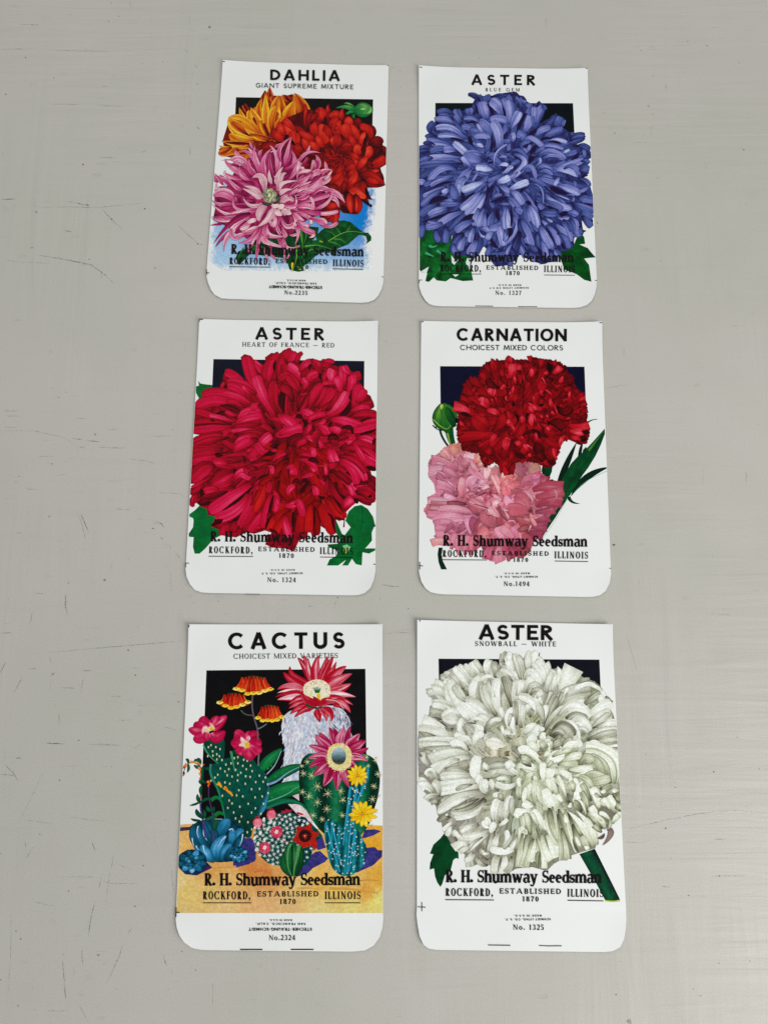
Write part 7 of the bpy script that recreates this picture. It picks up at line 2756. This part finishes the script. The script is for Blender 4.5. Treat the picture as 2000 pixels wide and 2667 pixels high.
petals(fl, '''
760 80 420 60 60 60 110 .6
860 140 560 120 120 140 100 .3
820 160 700 40 560 60 110 .86
320 240 240 180 130 160 80 .3
350 220 300 180 330 160 40 .86
240 380 140 300 130 180 80 .66
110 260 90 230 70 230 60 .15 o
860 220 560 180 240 300 180 .7 f
860 260 600 300 270 440 130 .84 f
700 300 520 320 330 480 110 .66 f
900 380 760 440 620 460 60 .26
880 500 640 440 500 500 90 .5
900 540 640 540 400 560 130 .72
1000 620 700 640 400 700 130 .74 f
1020 700 740 740 400 790 130 .86 f
900 680 760 720 640 760 60 .4
320 600 260 480 180 540 110 .76
300 620 250 540 230 480 60 .4
160 560 110 530 60 560 70 .2
200 660 130 620 70 620 90 .82
280 800 180 700 80 720 180 .84 f
380 860 360 720 280 640 120 .6
380 860 260 860 180 920 110 .56 f
360 1000 320 940 240 960 110 .35 f
480 1040 440 940 540 880 90 .4
1120 820 700 880 380 1100 150 .62
840 880 640 960 360 1120 90 .84
1100 900 840 1100 560 1100 200 .36
1000 900 800 1000 620 1060 70 .3
1080 960 900 1140 620 1190 70 .8
1020 1100 860 1180 640 1220 50 .84
480 1140 440 1180 370 1240 70 .7
540 1200 460 1180 360 1260 80 .3
520 1160 500 1150 490 1140 40 .84
580 1260 520 1320 430 1400 60 .86
560 1320 540 1380 500 1480 80 .8
1000 1300 860 1360 700 1400 130 .5
900 1320 820 1360 720 1420 60 .86
1140 1380 940 1480 740 1480 130 .74
1140 1440 980 1560 830 1660 130 .84 f
1060 1500 900 1600 860 1680 60 .5
860 1620 700 1520 600 1400 90 .66
640 1640 640 1540 600 1500 60 .15
840 1640 740 1600 600 1670 130 .78 f
860 1700 800 1680 700 1740 80 .6
920 1740 860 1820 860 1960 130 .56 f
940 1760 860 1840 780 1860 80 .7
1140 1940 1040 1920 960 1820 80 .3
1140 1860 1060 1760 1030 1680 80 .4
1060 1700 1080 1620 1080 1540 60 .3
1160 1760 1100 1760 1060 1760 40 .76
1300 1780 1260 1900 1280 2080 190 .66 f
1400 1780 1400 1920 1340 2080 150 .74 f
1340 1820 1320 1940 1290 2060 40 .14 d
1500 1800 1500 1920 1420 2060 110 .5 f
1240 1400 1200 1560 1160 1720 90 .44
1300 1440 1260 1560 1240 1640 90 .76
1640 1600 1420 1720 1180 1680 110 .88
1360 1640 1440 1540 1420 1400 80 .82
1620 1480 1560 1600 1500 1680 90 .74
1560 1380 1480 1560 1380 1680 60 .4
1180 1300 1120 1300 1050 1260 130 .92 o
1160 1340 1140 1260 1120 1190 90 .92 o
1200 1440 1200 1380 1250 1280 90 .8
1240 1260 1240 1080 1300 920 130 .8
1320 1280 1340 1100 1400 920 110 .6
1420 1240 1420 1080 1500 860 110 .74
1300 1320 1380 1280 1440 1220 60 .8
1540 1200 1500 1060 1520 900 80 .5
1380 860 1320 840 1220 850 70 .84
1380 940 1340 880 1340 820 80 .4
1300 780 1260 720 1250 660 60 .3
1560 560 1440 480 1120 440 120 .44
1200 580 1220 500 1300 460 50 .7
1100 480 1200 400 1400 380 110 .4
1060 560 940 500 980 240 160 .95
1040 700 1000 620 1020 540 110 .88
1140 800 1080 740 1080 600 140 .78
1200 780 1200 680 1160 620 90 .74
1160 440 1100 400 1080 340 80 .86 o
1600 640 1440 720 1260 660 90 .8
1480 620 1380 580 1280 600 50 .84
1600 440 1520 420 1440 320 130 .86
1640 540 1560 480 1480 420 80 .74
1400 640 1380 635 1350 630 30 .2 d
''', WH, **kw)
CE = [(104,88,66),(156,144,116),(190,184,160),(214,211,192),(230,229,214),(240,240,230)]
petals(fl, '''
1300 260 1240 180 1180 60 120 .4
1280 260 1220 200 1100 220 80 .55
1340 260 1380 180 1400 80 100 .35
1180 220 1140 160 1120 80 60 .3
1480 240 1440 200 1480 160 60 .0 d
1440 240 1420 200 1440 160 60 .05 d
1400 80 1260 60 1130 30 110 .9
1300 120 1230 110 1180 100 60 .95 o
1180 240 1240 200 1240 140 70 .7
1160 180 1170 150 1160 130 30 .25 d
''', CE, rnd=rn, base=.2, rim=.15)
fl.view((1340, 1930, 1659/290))
GW = [(72,72,54),(112,114,90),(146,150,122),(176,181,152),(201,206,180),(220,225,203),(233,238,224),(243,246,238)]
petals(fl, '''
100 440 180 400 330 440 150 .6
0 420 140 360 300 420 110 .72
300 520 240 500 200 540 60 .7
400 380 240 160 60 150 120 .9
240 380 180 280 100 260 80 .5
260 390 180 360 90 320 40 .05 d
380 180 280 80 240 0 110 .8
460 120 420 60 400 0 90 .55
540 140 530 60 500 20 60 .74
420 260 480 200 520 160 80 .66
430 620 420 480 420 330 90 .92
480 340 600 240 740 220 170 .95
560 240 700 160 840 120 90 .6
480 400 520 360 560 300 60 .5
700 320 860 240 1000 220 110 .74
640 360 780 340 940 340 80 .6
700 140 820 60 940 60 100 .92
1520 640 1500 240 1060 60 130 .88
1480 640 1400 320 1060 160 160 .72
1420 640 1320 360 1100 240 130 .46
1300 640 1280 400 1160 260 110 .4
960 400 1060 260 1160 320 140 .44
800 420 960 420 1160 400 100 .76
860 520 1000 500 1160 420 50 .84
1000 560 1160 500 1340 560 120 .5
1080 620 1240 600 1420 560 130 .44
1180 760 1100 620 960 540 120 .45
1280 700 1340 720 1440 660 90 .3
620 400 740 480 840 540 90 .84
820 660 830 600 830 540 50 .92
500 620 520 500 540 420 130 .93
560 760 540 640 520 560 130 .88
640 800 600 700 560 600 60 .74
780 900 700 680 600 560 60 .6
760 840 720 680 640 520 50 .8
960 860 960 700 880 560 60 .9
860 900 940 820 960 640 130 .94
880 760 860 680 820 620 110 .5
1180 820 1080 720 980 620 60 .9
1140 900 1060 740 1000 640 90 .45
1240 1000 1240 880 1160 700 120 .84
1280 980 1260 880 1240 800 80 .88
1100 1080 1060 900 990 760 90 .4
1060 1100 1020 960 950 880 36 .9
1000 1060 940 960 880 920 110 .34
680 960 560 900 420 820 210 .9 o
640 1000 540 900 440 720 130 .92
720 920 680 860 640 800 60 .84
860 960 820 960 780 960 70 .84 o
820 900 760 940 700 960 100 .34
420 980 340 760 300 520 60 .8
300 960 280 760 300 580 90 .6
220 900 200 760 260 640 80 .74
160 980 140 840 180 700 70 .8
80 880 60 780 80 640 90 .4
100 700 60 620 80 560 60 .9
230 1000 140 1080 0 1060 140 .94
280 960 200 960 130 920 110 .94
420 1340 360 1180 260 1040 130 .84
360 1280 300 1160 260 1080 60 .66
540 1380 500 1260 420 1200 150 .88 o
420 1640 280 1400 260 1200 110 .34
240 1400 200 1240 160 1080 110 .44
180 1400 160 1360 140 1340 60 .9
100 1400 120 1240 100 1120 80 .5
30 1560 100 1420 90 1280 100 .74
0 1640 80 1460 160 1340 60 .6
120 1380 80 1640 60 1880 110 .5 f
180 1400 160 1640 100 1880 90 .66 f
280 1460 220 1660 160 1880 110 .5 f
330 1420 290 1640 230 1800 90 .84
320 1460 340 1640 300 1800 60 .6
380 1640 360 1720 340 1900 130 .2 f
340 1440 420 1660 440 1900 90 .74 f
400 1400 460 1620 540 1780 110 .84 f
480 1400 560 1580 620 1740 110 .9
560 1420 620 1560 640 1720 90 .84
460 1040 500 1300 640 1560 60 .7
520 1000 560 1260 700 1500 110 .44
560 980 640 1260 700 1560 70 .7
640 1100 700 1460 720 1780 130 .5 f
700 1300 760 1560 780 1760 130 .44 f
660 1020 720 1200 900 1620 90 .34
760 1020 820 1340 920 1660 60 .7
740 1080 760 1160 780 1220 60 .86
800 1060 900 1260 980 1400 130 .3
860 1240 920 1440 960 1600 110 .3
900 1420 930 1480 970 1560 40 .86
860 1460 920 1600 960 1660 70 .1
1180 1560 1000 1260 790 1050 110 .9 p
1220 1560 1120 1280 910 1040 110 .84 p
1240 1540 1180 1360 1060 1160 80 .76
1100 1620 1060 1540 1000 1420 100 .5
1100 1620 1080 1600 1040 1580 60 .9 o
1300 1320 1200 1160 1100 1060 110 .36
1240 1180 1180 1060 1130 980 110 .78
1340 1320 1300 1200 1180 1120 80 .6
1300 1200 1220 1120 1140 1080 50 .86
1420 1180 1340 1100 1260 1080 60 .8
1500 1080 1400 920 1290 940 130 .6
1540 1060 1480 940 1400 820 90 .84
1420 1020 1360 920 1320 860 60 .86
1540 960 1540 860 1480 780 110 .24
1580 1060 1560 1000 1500 960 110 .3
1460 1240 1500 1160 1560 1100 80 .66
1360 740 1320 760 1280 760 50 .86 o
1560 740 1500 740 1460 760 60 .74
1300 840 1240 820 1200 780 60 .3
1300 1360 1240 1320 1180 1260 90 .4 f
1380 1340 1420 1260 1420 1180 50 .4
''', GW, **kw)
petals(fl, '''
330 180 380 180 430 190 70 .1 d
350 240 400 280 460 310 30 .15 d
''', CE, rnd=rn, base=.0)
petals(fl, '''
1430 1300 1420 1420 1310 1560 80 .5 p
1340 1380 1300 1440 1230 1450 50 .2 d
''', [(60,46,44),(110,90,84),(156,136,124),(196,176,160)], rnd=rn, base=.1)
fl.build()
for key in SPECS: letter(key)

# ------------------------------------------------------------------ the painted table top
tab_mat, nt, b = new_mat('old_grey_paint')
tc = nd(nt, 'ShaderNodeTexCoord')
def noise(scale, detail, sx=1, sy=1, rough=.6, dist=0):
    mp = nd(nt, 'ShaderNodeMapping'); mp.inputs['Scale'].default_value = (sx, sy, 1)
    nt.links.new(tc.outputs['Object'], mp.inputs['Vector'])
    n = nd(nt, 'ShaderNodeTexNoise', i_Scale=scale, i_Detail=detail, i_Roughness=rough, i_Distortion=dist)
    nt.links.new(mp.outputs['Vector'], n.inputs['Vector'])
    return n.outputs['Fac']
def rng_(v, a, b_, c, d):
    m = nd(nt, 'ShaderNodeMapRange'); m.inputs['From Min'].default_value = a; m.inputs['From Max'].default_value = b_
    m.inputs['To Min'].default_value = c; m.inputs['To Max'].default_value = d
    nt.links.new(v, m.inputs['Value']); return m.outputs['Result']
def mixc(f, c1, c2, mode='MIX'):
    m = nd(nt, 'ShaderNodeMix', data_type='RGBA', blend_type=mode)
    for sock, v in ((m.inputs[0], f), (m.inputs[6], c1), (m.inputs[7], c2)):
        if hasattr(v, 'links'): nt.links.new(v, sock)
        else: sock.default_value = v if isinstance(v, float) else tuple(v) + (1,)
    return m.outputs[2]
def add(a_, b_, op='ADD'):
    m = nd(nt, 'ShaderNodeMath', operation=op)
    for i, v in enumerate((a_, b_)):
        if hasattr(v, 'links'): nt.links.new(v, m.inputs[i])
        else: m.inputs[i].default_value = v
    return m.outputs[0]
big = noise(7, 3); mid = noise(45, 4)
hstr = noise(70, 4, .16, 2.2, .5, .5); vstr = noise(45, 3, 2.0, .14, .5, .6)
patch = noise(9, 2); patch2 = noise(11, 2, 1.3, .8); fine = noise(1600, 2)
c = mixc(rng_(big, .35, .65, 0., 1.), (0.465, 0.460, 0.405), (0.51, 0.485, 0.445))
c = mixc(rng_(mid, .3, .7, 0., .35), c, (0.50, 0.495, 0.45))
c = mixc(rng_(hstr, .60, .74, 0., .07), c, (0.30, 0.295, 0.26))
c = mixc(rng_(vstr, .60, .74, 0., .05), c, (0.56, 0.55, 0.51))
c = mixc(1.0, c, mixc(rng_(fine, .3, .7, 0., 1.), (0.94, 0.94, 0.94), (1.05, 1.05, 1.05)), 'MULTIPLY')
nt.links.new(c, b.inputs['Base Color'])
hh = add(add(add(rng_(hstr, .35, .7, 0., 1.), rng_(patch, .42, .6, .05, 1.), 'MULTIPLY'), add(rng_(vstr, .35, .7, 0., .8), rng_(patch2, .45, .62, .0, 1.), 'MULTIPLY')), rng_(fine, .2, .8, 0., .14))
bp = nd(nt, 'ShaderNodeBump', i_Strength=0.45, i_Distance=0.0004)
nt.links.new(hh, bp.inputs['Height']); nt.links.new(bp.outputs['Normal'], b.inputs['Normal'])
nt.links.new(rng_(mid, .3, .7, .36, .5), b.inputs['Roughness'])
b.inputs['Specular IOR Level'].default_value = 0.5
bm = bmesh.new()
bmesh.ops.create_cube(bm, size=1.0)
for v in bm.verts:
    v.co.x *= 1.1; v.co.y *= 1.3; v.co.z = v.co.z * 0.03 - 0.015
    v.co.y += 0.05
bmesh.ops.bevel(bm, geom=bm.edges[:], offset=0.002, segments=2, affect='EDGES')
me = bpy.data.meshes.new('table_top'); bm.to_mesh(me); bm.free(); me.materials.append(tab_mat)
table = bpy.data.objects.new('table_top', me); COL.objects.link(table)
table['kind'] = 'structure'

# ------------------------------------------------------------------ scuffs, specks and scratches worn into the paint, plus painted-on glints
wear_glint_mat, nt, b = new_mat('worn_and_glint_marks')
at = nd(nt, 'ShaderNodeAttribute', attribute_name='ink')
al = nd(nt, 'ShaderNodeAttribute', attribute_name='wear')
tr = nd(nt, 'ShaderNodeBsdfTransparent'); ms = nd(nt, 'ShaderNodeMixShader')
tcw = nd(nt, 'ShaderNodeTexCoord'); nw = nd(nt, 'ShaderNodeTexNoise', i_Scale=1400.0, i_Detail=2.0)
nt.links.new(tcw.outputs['Object'], nw.inputs['Vector'])
mw = nd(nt, 'ShaderNodeMapRange'); mw.inputs['From Min'].default_value = .4; mw.inputs['From Max'].default_value = .58; mw.inputs['To Min'].default_value = .15
nt.links.new(nw.outputs['Fac'], mw.inputs['Value'])
mm = nd(nt, 'ShaderNodeMath', operation='MULTIPLY')
nt.links.new(al.outputs['Fac'], mm.inputs[0]); nt.links.new(mw.outputs['Result'], mm.inputs[1])
nt.links.new(at.outputs['Color'], b.inputs['Base Color']); b.inputs['Roughness'].default_value = .7
nt.links.new(mm.outputs[0], ms.inputs['Fac']); nt.links.new(tr.outputs[0], ms.inputs[1]); nt.links.new(b.outputs[0], ms.inputs[2])
nt.links.new(ms.outputs[0], nt.nodes['Material Output'].inputs['Surface'])
rw = random.Random(99)
WV, WF, WC, WA = [], [], [], []
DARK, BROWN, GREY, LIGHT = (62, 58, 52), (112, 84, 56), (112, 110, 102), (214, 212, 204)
def mark(P, w, col=DARK, a=.8, taper=True):
    """one scratch, speck or painted glint: source px polyline with a little wobble"""
    P = np.array(P, float)
    seg = []
    for p, q in zip(P[:-1], P[1:]):
        n = max(int(np.linalg.norm(q - p) / 7), 1)
        seg += [p + (q - p) * i / n for i in range(n)]
    seg.append(P[-1]); P = np.array(seg)
    if len(P) > 3: P = P + np.array([[rw.gauss(0, .35), rw.gauss(0, .35)] for _ in P])
    d = np.gradient(P, axis=0); d /= np.linalg.norm(d, axis=1)[:, None] + 1e-9
    N = np.column_stack([-d[:, 1], d[:, 0]]); n = len(P)
    k = len(WV)
    for i in range(n):
        t = i / max(n - 1, 1)
        ww = w * rw.uniform(.55, 1.2) * ((.35 + .65 * math.sin(math.pi * t)) if taper else 1)
        aa = a * rw.uniform(.45, 1.1) * (.25 if (taper and t in (0, 1)) else 1)
        for sgn in (-.5, .5):
            WV.append(tuple(P[i] + N[i] * ww * sgn)); WC.append(col); WA.append(aa)
    z = len(WV)
    for i in range(n - 1): WF.append((k + 2 * i, k + 2 * i + 1, k + 2 * i + 3, k + 2 * i + 2))
def speck(x, y, r, col=DARK, a=.85):
    k = len(WV); m = rw.choice((5, 6, 7)); ph = rw.uniform(0, 3); sq = rw.uniform(.5, 1)
    for i in range(m):
        q = ph + i * 2 * math.pi / m; rr = r * rw.uniform(.7, 1.25)
        WV.append((x + rr * math.cos(q), y + rr * sq * math.sin(q))); WC.append(col); WA.append(a)
    WF.append(tuple(range(k, k + m)))
def vw(o, k, items):
    for it in items:
        pts, w, c, a = it
        P = [(o[0] + x / k, o[1] + y / k) for x, y in pts]
        if len(P) == 1: speck(P[0][0], P[0][1], w, c, a)
        else: mark(P, w, c, a)
D, B_, G, L_ = DARK, BROWN, GREY, LIGHT
vw((0, 0), 2.9625, [([(0,375),(280,372)],1.6,G,.5),([(430,385),(860,392)],1.8,D,.45),([(860,392),(1370,368)],1.3,B_,.3),([(400,800),(620,803)],1.8,D,.45),([(730,803),(960,820)],1.4,G,.5),([(0,1537),(120,1530)],2.6,D,.85),([(250,1578),(300,1600),(480,1592),(770,1598),(1120,1560)],1.7,D,.5),([(500,1550),(540,1553),(690,1585)],2,D,.6),([(780,1605),(860,1690),(965,1785)],2.4,D,.42),([(1370,1735),(1530,1880),(1590,1890)],1.8,D,.5),([(290,1965),(490,1997),(700,2040),(800,2110),(890,2192)],3,G,.75),([(80,2017),(400,2030)],1.5,D,.4),([(500,1775),(560,1788)],3.2,D,.8),
 ([(45,723)],2.4,D,.9),([(415,595)],2,D,.6),([(197,440)],2.6,D,.7),([(838,160)],2.8,D,.8),([(915,120)],2.6,D,.6),([(640,1267)],3,B_,.9),([(1118,1608)],2.8,D,.9),([(280,1632)],3.2,D,.7),([(1195,2067)],3.2,D,.8),([(688,1998)],2.4,D,.8),([(245,1908)],4,B_,.5),([(1525,645)],2.4,D,.7),([(1090,647),(1125,647)],3,D,.85),([(780,662),(830,662)],3,D,.7),([(1617,205)],4,B_,.8),([(285,860),(295,900)],2,D,.6),([(1500,490),(1525,525)],3,D,.65),([(1510,965),(1550,1005)],3,D,.6),([(1513,925),(1515,955)],3.4,G,.8),([(1095,485)],2.2,D,.6),([(320,712),(345,714)],2.6,D,.6),([(1525,1878)],3.2,D,.8),([(860,1690)],3.4,B_,.9),([(675,1580)],3.4,D,.9),([(1467,1130),(1468,1200)],2,G,.7),([(900,95),(915,125)],2,D,.5),([(375,185),(385,190)],4,G,.5),([(140,182),(310,190)],2.4,G,.6),([(340,328),(375,328)],3,D,.5),([(1420,370),(1460,415)],2,G,.6),([(910,1140),(950,1140)],9,B_,.3),([(760,1210),(885,1215)],4,G,.35),([(1075,1180),(1140,1150)],3,G,.4),([(540,1015),(510,1017)],2.4,D,.55),([(700,1022),(720,1026)],2.2,D,.7)])
vw((0, 1000), 3.318, [([(510,114)],2,D,.95),([(450,690)],2.2,D,.95),([(165,797)],2,D,.95),([(1350,1190),(1400,1210),(1415,1245)],4.5,B_,.9),([(1340,1215),(1355,1185)],3.4,B_,.9),([(1322,1250)],3,B_,.8),([(825,435)],3,B_,.8),([(0,400),(300,405),(560,465),(660,525)],1.5,D,.42),([(30,370),(150,375)],2,D,.6),([(670,295),(745,298)],2.2,D,.6),([(620,470),(720,482)],3.6,D,.6),([(740,487),(865,500)],3,D,.6),([(670,545),(740,545)],4,D,.4),([(840,545),(1100,555)],2.4,D,.4),([(920,400),(1020,387)],2,D,.5),([(1300,455),(1520,445)],1.6,D,.45),([(320,628),(480,622)],2,D,.4),([(480,790),(585,775)],2,D,.45),([(1100,645),(1270,665),(1345,690)],2.2,D,.4),([(695,1115),(770,1290)],2.6,D,.5),([(660,1110),(700,1180),(740,1340)],2.4,D,.42),([(1360,945),(1460,940),(1560,950),(1610,990)],2,B_,.4),([(1380,1320),(1420,1350)],4,D,.4),([(1465,1380),(1475,1440)],3.4,D,.4),([(1510,1450),(1570,1520)],3,G,.5),([(570,1810),(566,1930),(595,2015)],3.4,G,.6),([(905,1695)],4,B_,.7),([(1470,1600),(1480,1850)],1.6,G,.4),([(960,1560),(965,1610)],2.6,D,.5),([(715,1630),(730,1610)],3,D,.7),([(590,1722)],2.6,D,.6),([(850,1760),(880,1735)],3,B_,.5),([(430,1145)],4,D,.35),([(380,1640),(400,1665)],4,G,.6),([(230,1650),(250,1625)],3,D,.4),([(210,885),(250,910),(350,912)],2,D,.4),([(80,790),(90,780)],2.4,D,.6),([(900,217),(920,218)],2.6,D,.7),([(430,115),(480,112)],2.6,D,.4),([(1500,20),(1530,30)],3,D,.4),([(1500,578),(1512,580)],2.4,D,.7),([(0,230),(170,235)],2,G,.6),([(45,275),(180,280)],1.8,G,.6),([(740,2100),(765,2125)],3,D,.6),([(800,2110),(835,2115)],3,D,.6),([(0,2155),(110,2150)],2.2,D,.5),([(75,1840),(76,1870)],2.4,D,.6),([(1180,1165),(1240,1170)],2,G,.6),([(1000,1080),(1125,1087)],2,G,.7),([(140,1287),(190,1287)],2,G,.7)])
vw((0, 1900), 2.884, [([(40,270),(100,330),(140,395)],3,D,.6),([(345,105),(490,110)],2.6,G,.7),([(190,840),(195,895)],3.6,D,.6),([(855,940),(835,1050)],2.2,D,.6),([(830,1060),(805,1200),(795,1320)],2,D,.35),([(710,1305),(680,1440),(663,1560)],3,G,.9),([(470,1740),(482,1880),(495,2040)],3,G,.9),([(620,1640),(612,1700),(625,1785)],3,D,.45),([(925,1615),(900,1700),(800,1915)],3,D,.5),([(345,290),(260,460),(150,690)],1.5,D,.35),([(180,680),(400,712)],1.8,D,.4),([(500,655),(600,672),(800,692)],2,D,.35),([(690,845),(718,922)],2.4,D,.55),([(1220,1690),(1240,1750),(1265,1803)],2.4,D,.5),([(1285,1040),(1300,1180),(1312,1280)],2.2,B_,.5),([(600,2080),(665,2212)],2.4,D,.5),([(448,382)],2.6,D,.95),([(120,1520)],2,D,.95),([(155,1578)],2.4,D,.95),([(1366,1671)],2.4,D,.9),([(1077,1027)],2.4,D,.9),([(515,1217)],2,D,.8),([(835,280)],2,D,.7),([(592,82)],2.6,D,.7),([(5,1885)],2,D,.9),([(135,2080)],2,B_,.9),([(1015,1330)],3.8,B_,.5),([(870,770)],2,D,.7),([(430,1110),(700,1110),(580,1125)],1.8,D,.35),([(760,1140),(830,1160),(1040,1162)],2,D,.4),([(870,1005),(985,1058)],2,D,.4),([(230,1290),(420,1335)],2,D,.35),([(1120,1265),(1125,1230)],2.6,D,.5),([(1140,1225),(1160,1200)],2.4,D,.5),([(85,1380),(80,1700),(60,2000)],2,G,.45),([(1470,1812)],2,D,.7),([(300,790)],2.6,D,.5),([(255,880),(190,980)],2,D,.5),([(330,735),(320,748)],2.6,D,.5),([(180,55),(190,20)],1.6,G,.6),([(0,340),(130,348)],2.4,G,.6),([(960,1540),(1000,1480)],2,G,.7),([(350,2118),(520,2118)],2.2,G,.8),([(740,1700)],5,B_,.35),([(1600,1900),(1598,2100)],2.4,B_,.4),([(760,1110),(745,1200)],3,G,.8)])
vw((1500, 1900), 2.884, [([(390,750),(520,720),(700,680),(880,642),(1020,622),(1160,612),(1300,616),(1440,630)],1.7,D,.62),([(1030,828),(1135,824)],2.2,D,.8),([(1077,1103)],3.2,(20,18,18),1),([(1020,1104),(1280,1100)],1.6,G,.7),([(985,90),(1015,88)],4,D,.85),([(1035,320)],2.4,D,.7),([(525,188)],2.6,D,.6),([(1225,1360),(1250,1366)],3,D,.7),([(848,1250)],3,B_,.6),([(1075,1758)],2.4,D,.9),([(1305,1745)],2.6,D,.7),([(745,437)],2.4,D,.7),([(745,398)],2,D,.6),([(1375,297)],2,D,.6),([(960,1588)],2.2,D,.6),([(360,848),(520,850)],1.6,D,.45),([(672,745)],2.8,G,.9),([(712,970)],2.4,D,.5),([(1175,460),(1160,468)],3,G,.8),([(740,140),(742,165)],2.4,D,.4),([(300,1995)],3,G,.9),([(935,2005)],3.4,G,.7),([(400,2200)],7,B_,.5),([(455,580),(500,582)],2,D,.4),([(640,1180),(710,1188)],2,G,.8),([(880,1955)],2.2,D,.5),([(1210,60)],2,G,.8)])
vw((1560, 0), 3.686, [([(410,480)],2.4,D,.6),([(500,600),(508,630)],3.4,D,.6),([(475,1015)],3,D,.5),([(515,1093)],2.6,D,.5),([(742,1098),(766,1102)],2.2,D,.8),([(490,1222)],2,D,.8),([(35,1223),(50,1224)],2.2,D,.7),([(112,1223)],1.8,D,.95),([(852,390)],2,D,.7),([(1035,433)],3,D,.5),([(560,1708)],2,D,.7),([(1030,1515),(1068,1502)],2.2,D,.7),([(1105,1305),(1150,1297)],2.2,D,.5),([(118,1380),(155,1392)],2.6,D,.6),([(1390,1433)],2.4,D,.6),([(635,800),(650,865)],4,G,.5),([(150,1272)],2.6,D,.5),([(60,235),(75,265)],2.4,D,.4),([(1455,820),(1500,808)],2,G,.7),([(1300,1685),(1320,1675)],2,G,.7),([(520,720)],2,D,.5),([(320,1362),(480,1366)],1.8,G,.5)])
vw((480, 1450), 2.304, [([(1200,465),(1290,455),(1385,462)],1.8,B_,.5),([(1200,458),(1320,440),(1385,440)],1.5,D,.35),([(920,246)],2.4,D,.8),([(915,255),(893,310)],1.6,D,.4),([(205,268)],2.2,D,.7),([(230,345),(265,343)],2.4,D,.35),([(1345,312)],2,D,.9),([(1180,165),(1250,180),(1300,180)],2.6,G,.7),([(1240,185),(1245,195)],2.4,D,.5),([(440,400),(600,400)],1.6,B_,.35),([(735,295),(790,300)],2.4,G,.6),([(800,175),(860,180)],2.4,G,.6)])
vw((0, 1300), 1.8146, [([(230,725),(520,700),(865,670)],1.8,G,.75),([(310,450),(306,500),(322,560)],2.6,D,.4),([(155,530),(140,600)],2,G,.6),([(235,840),(262,818)],6,B_,.5),([(240,845),(258,868)],1.6,B_,.6),([(220,1155),(312,1158)],4,G,.6),([(290,892),(355,895)],2.6,G,.7),([(280,1012),(280,1072)],2,D,.55),([(0,825),(30,765)],2.2,D,.8),([(105,845),(60,925)],4,G,.55),([(845,958)],2.6,(24,22,20),1),([(607,714)],2.4,D,.85),([(640,833)],2.8,D,.8),([(520,935),(575,932)],2,D,.5),([(625,1185),(670,1157)],1.8,D,.5),([(385,70),(420,165)],2,D,.4),([(395,840),(380,920)],3,G,.35),([(235,745),(245,780)],5,B_,.3),([(130,800),(175,803)],4,G,.5),([(415,1160),(575,1165)],5,G,.3),([(70,1225),(105,1226)],4,G,.5),([(380,810),(440,812)],4,G,.3),([(765,1075),(840,1095)],4,G,.25),([(550,1048),(630,1044)],1.6,D,.45),([(690,1115),(715,1095)],3,G,.4),([(20,635),(60,632)],2,D,.6),([(160,445),(220,450)],3,G,.4),([(300,830),(320,818)],2,B_,.5)])
mark([(1500,985),(1580,1010),(1640,1000)], 1.6, G, .5); mark([(1630,1650),(1660,1750)], 1.4, G, .5)
speck(1598, 1420, 4.2, DARK, .9); speck(1555, 580, 2.2, DARK, .7); speck(1538, 633, 2.4, D, .8); mark([(990,1242),(998,1250)], 3, D, .95)
def clearof(x, y):
    return not (470 < x < 1020 and 150 < y < 2480) and not (1080 < x < 1640 and 165 < y < 2485)
for _ in range(620):      # the rest of the wear: fine dashes along the brush strokes, thicker towards the left
    x = rw.uniform(-250, 2250); y = rw.uniform(-250, 2900)
    if x > 700 and rw.random() < .7: continue
    horiz = rw.random() < .72
    L = rw.uniform(4, 26) * (1 if rw.random() < .85 else 2.6)
    a_ = (rw.gauss(0, .07) if horiz else math.pi / 2 + rw.gauss(0, .16))
    c_ = rw.choice([G, G, D, (140, 136, 124), (96, 92, 84)])
    mark([(x, y), (x + L * math.cos(a_), y + L * math.sin(a_))], rw.uniform(.9, 2.2), c_, rw.uniform(.08, .34))
for _ in range(520):      # pale smudges rubbed across the weave of the paint, mostly at the left
    x = rw.uniform(-250, 900) if rw.random() < .8 else rw.uniform(900, 2250); y = rw.uniform(-250, 2900)
    L = rw.uniform(6, 34); h_ = rw.random() < .75
    for _k in range(rw.choice((1, 1, 2, 3))):
        mark([(x, y + _k * 4), (x + (L if h_ else 1), y + _k * 4 + (0 if h_ else L))], rw.uniform(2, 4.5), rw.choice([G, (128, 126, 116)]), rw.uniform(.05, .17))
for _ in range(240):
    x = rw.uniform(-250, 2250); y = rw.uniform(-250, 2900)
    speck(x, y, rw.uniform(.8, 1.9), rw.choice([D, G, B_]), rw.uniform(.25, .7))
for _ in range(420):      # pale dashes painting the light on bristle ridges, mostly lower right
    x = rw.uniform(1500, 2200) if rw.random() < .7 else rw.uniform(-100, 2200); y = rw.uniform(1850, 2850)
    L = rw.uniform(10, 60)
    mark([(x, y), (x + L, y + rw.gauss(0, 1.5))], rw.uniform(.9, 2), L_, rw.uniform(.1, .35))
P = px2w(WV, 0.00003)
P[:, 2] += (np.arange(len(P)) // 2 % 37) * 0.0000004
me = bpy.data.meshes.new('wear_and_glints'); me.from_pydata(P.tolist(), [], WF)
a1 = me.color_attributes.new('ink', 'FLOAT_COLOR', 'POINT'); a1.data.foreach_set('color', np.column_stack([lin(WC), np.ones(len(P))]).ravel())
a2 = me.attributes.new('wear', 'FLOAT', 'POINT'); a2.data.foreach_set('value', np.clip(np.array(WA) * .85, 0, 1))
me.materials.append(wear_glint_mat)
wm = bpy.data.objects.new('wear_and_glints', me); COL.objects.link(wm); wm.parent = table; wm['kind'] = 'stuff'
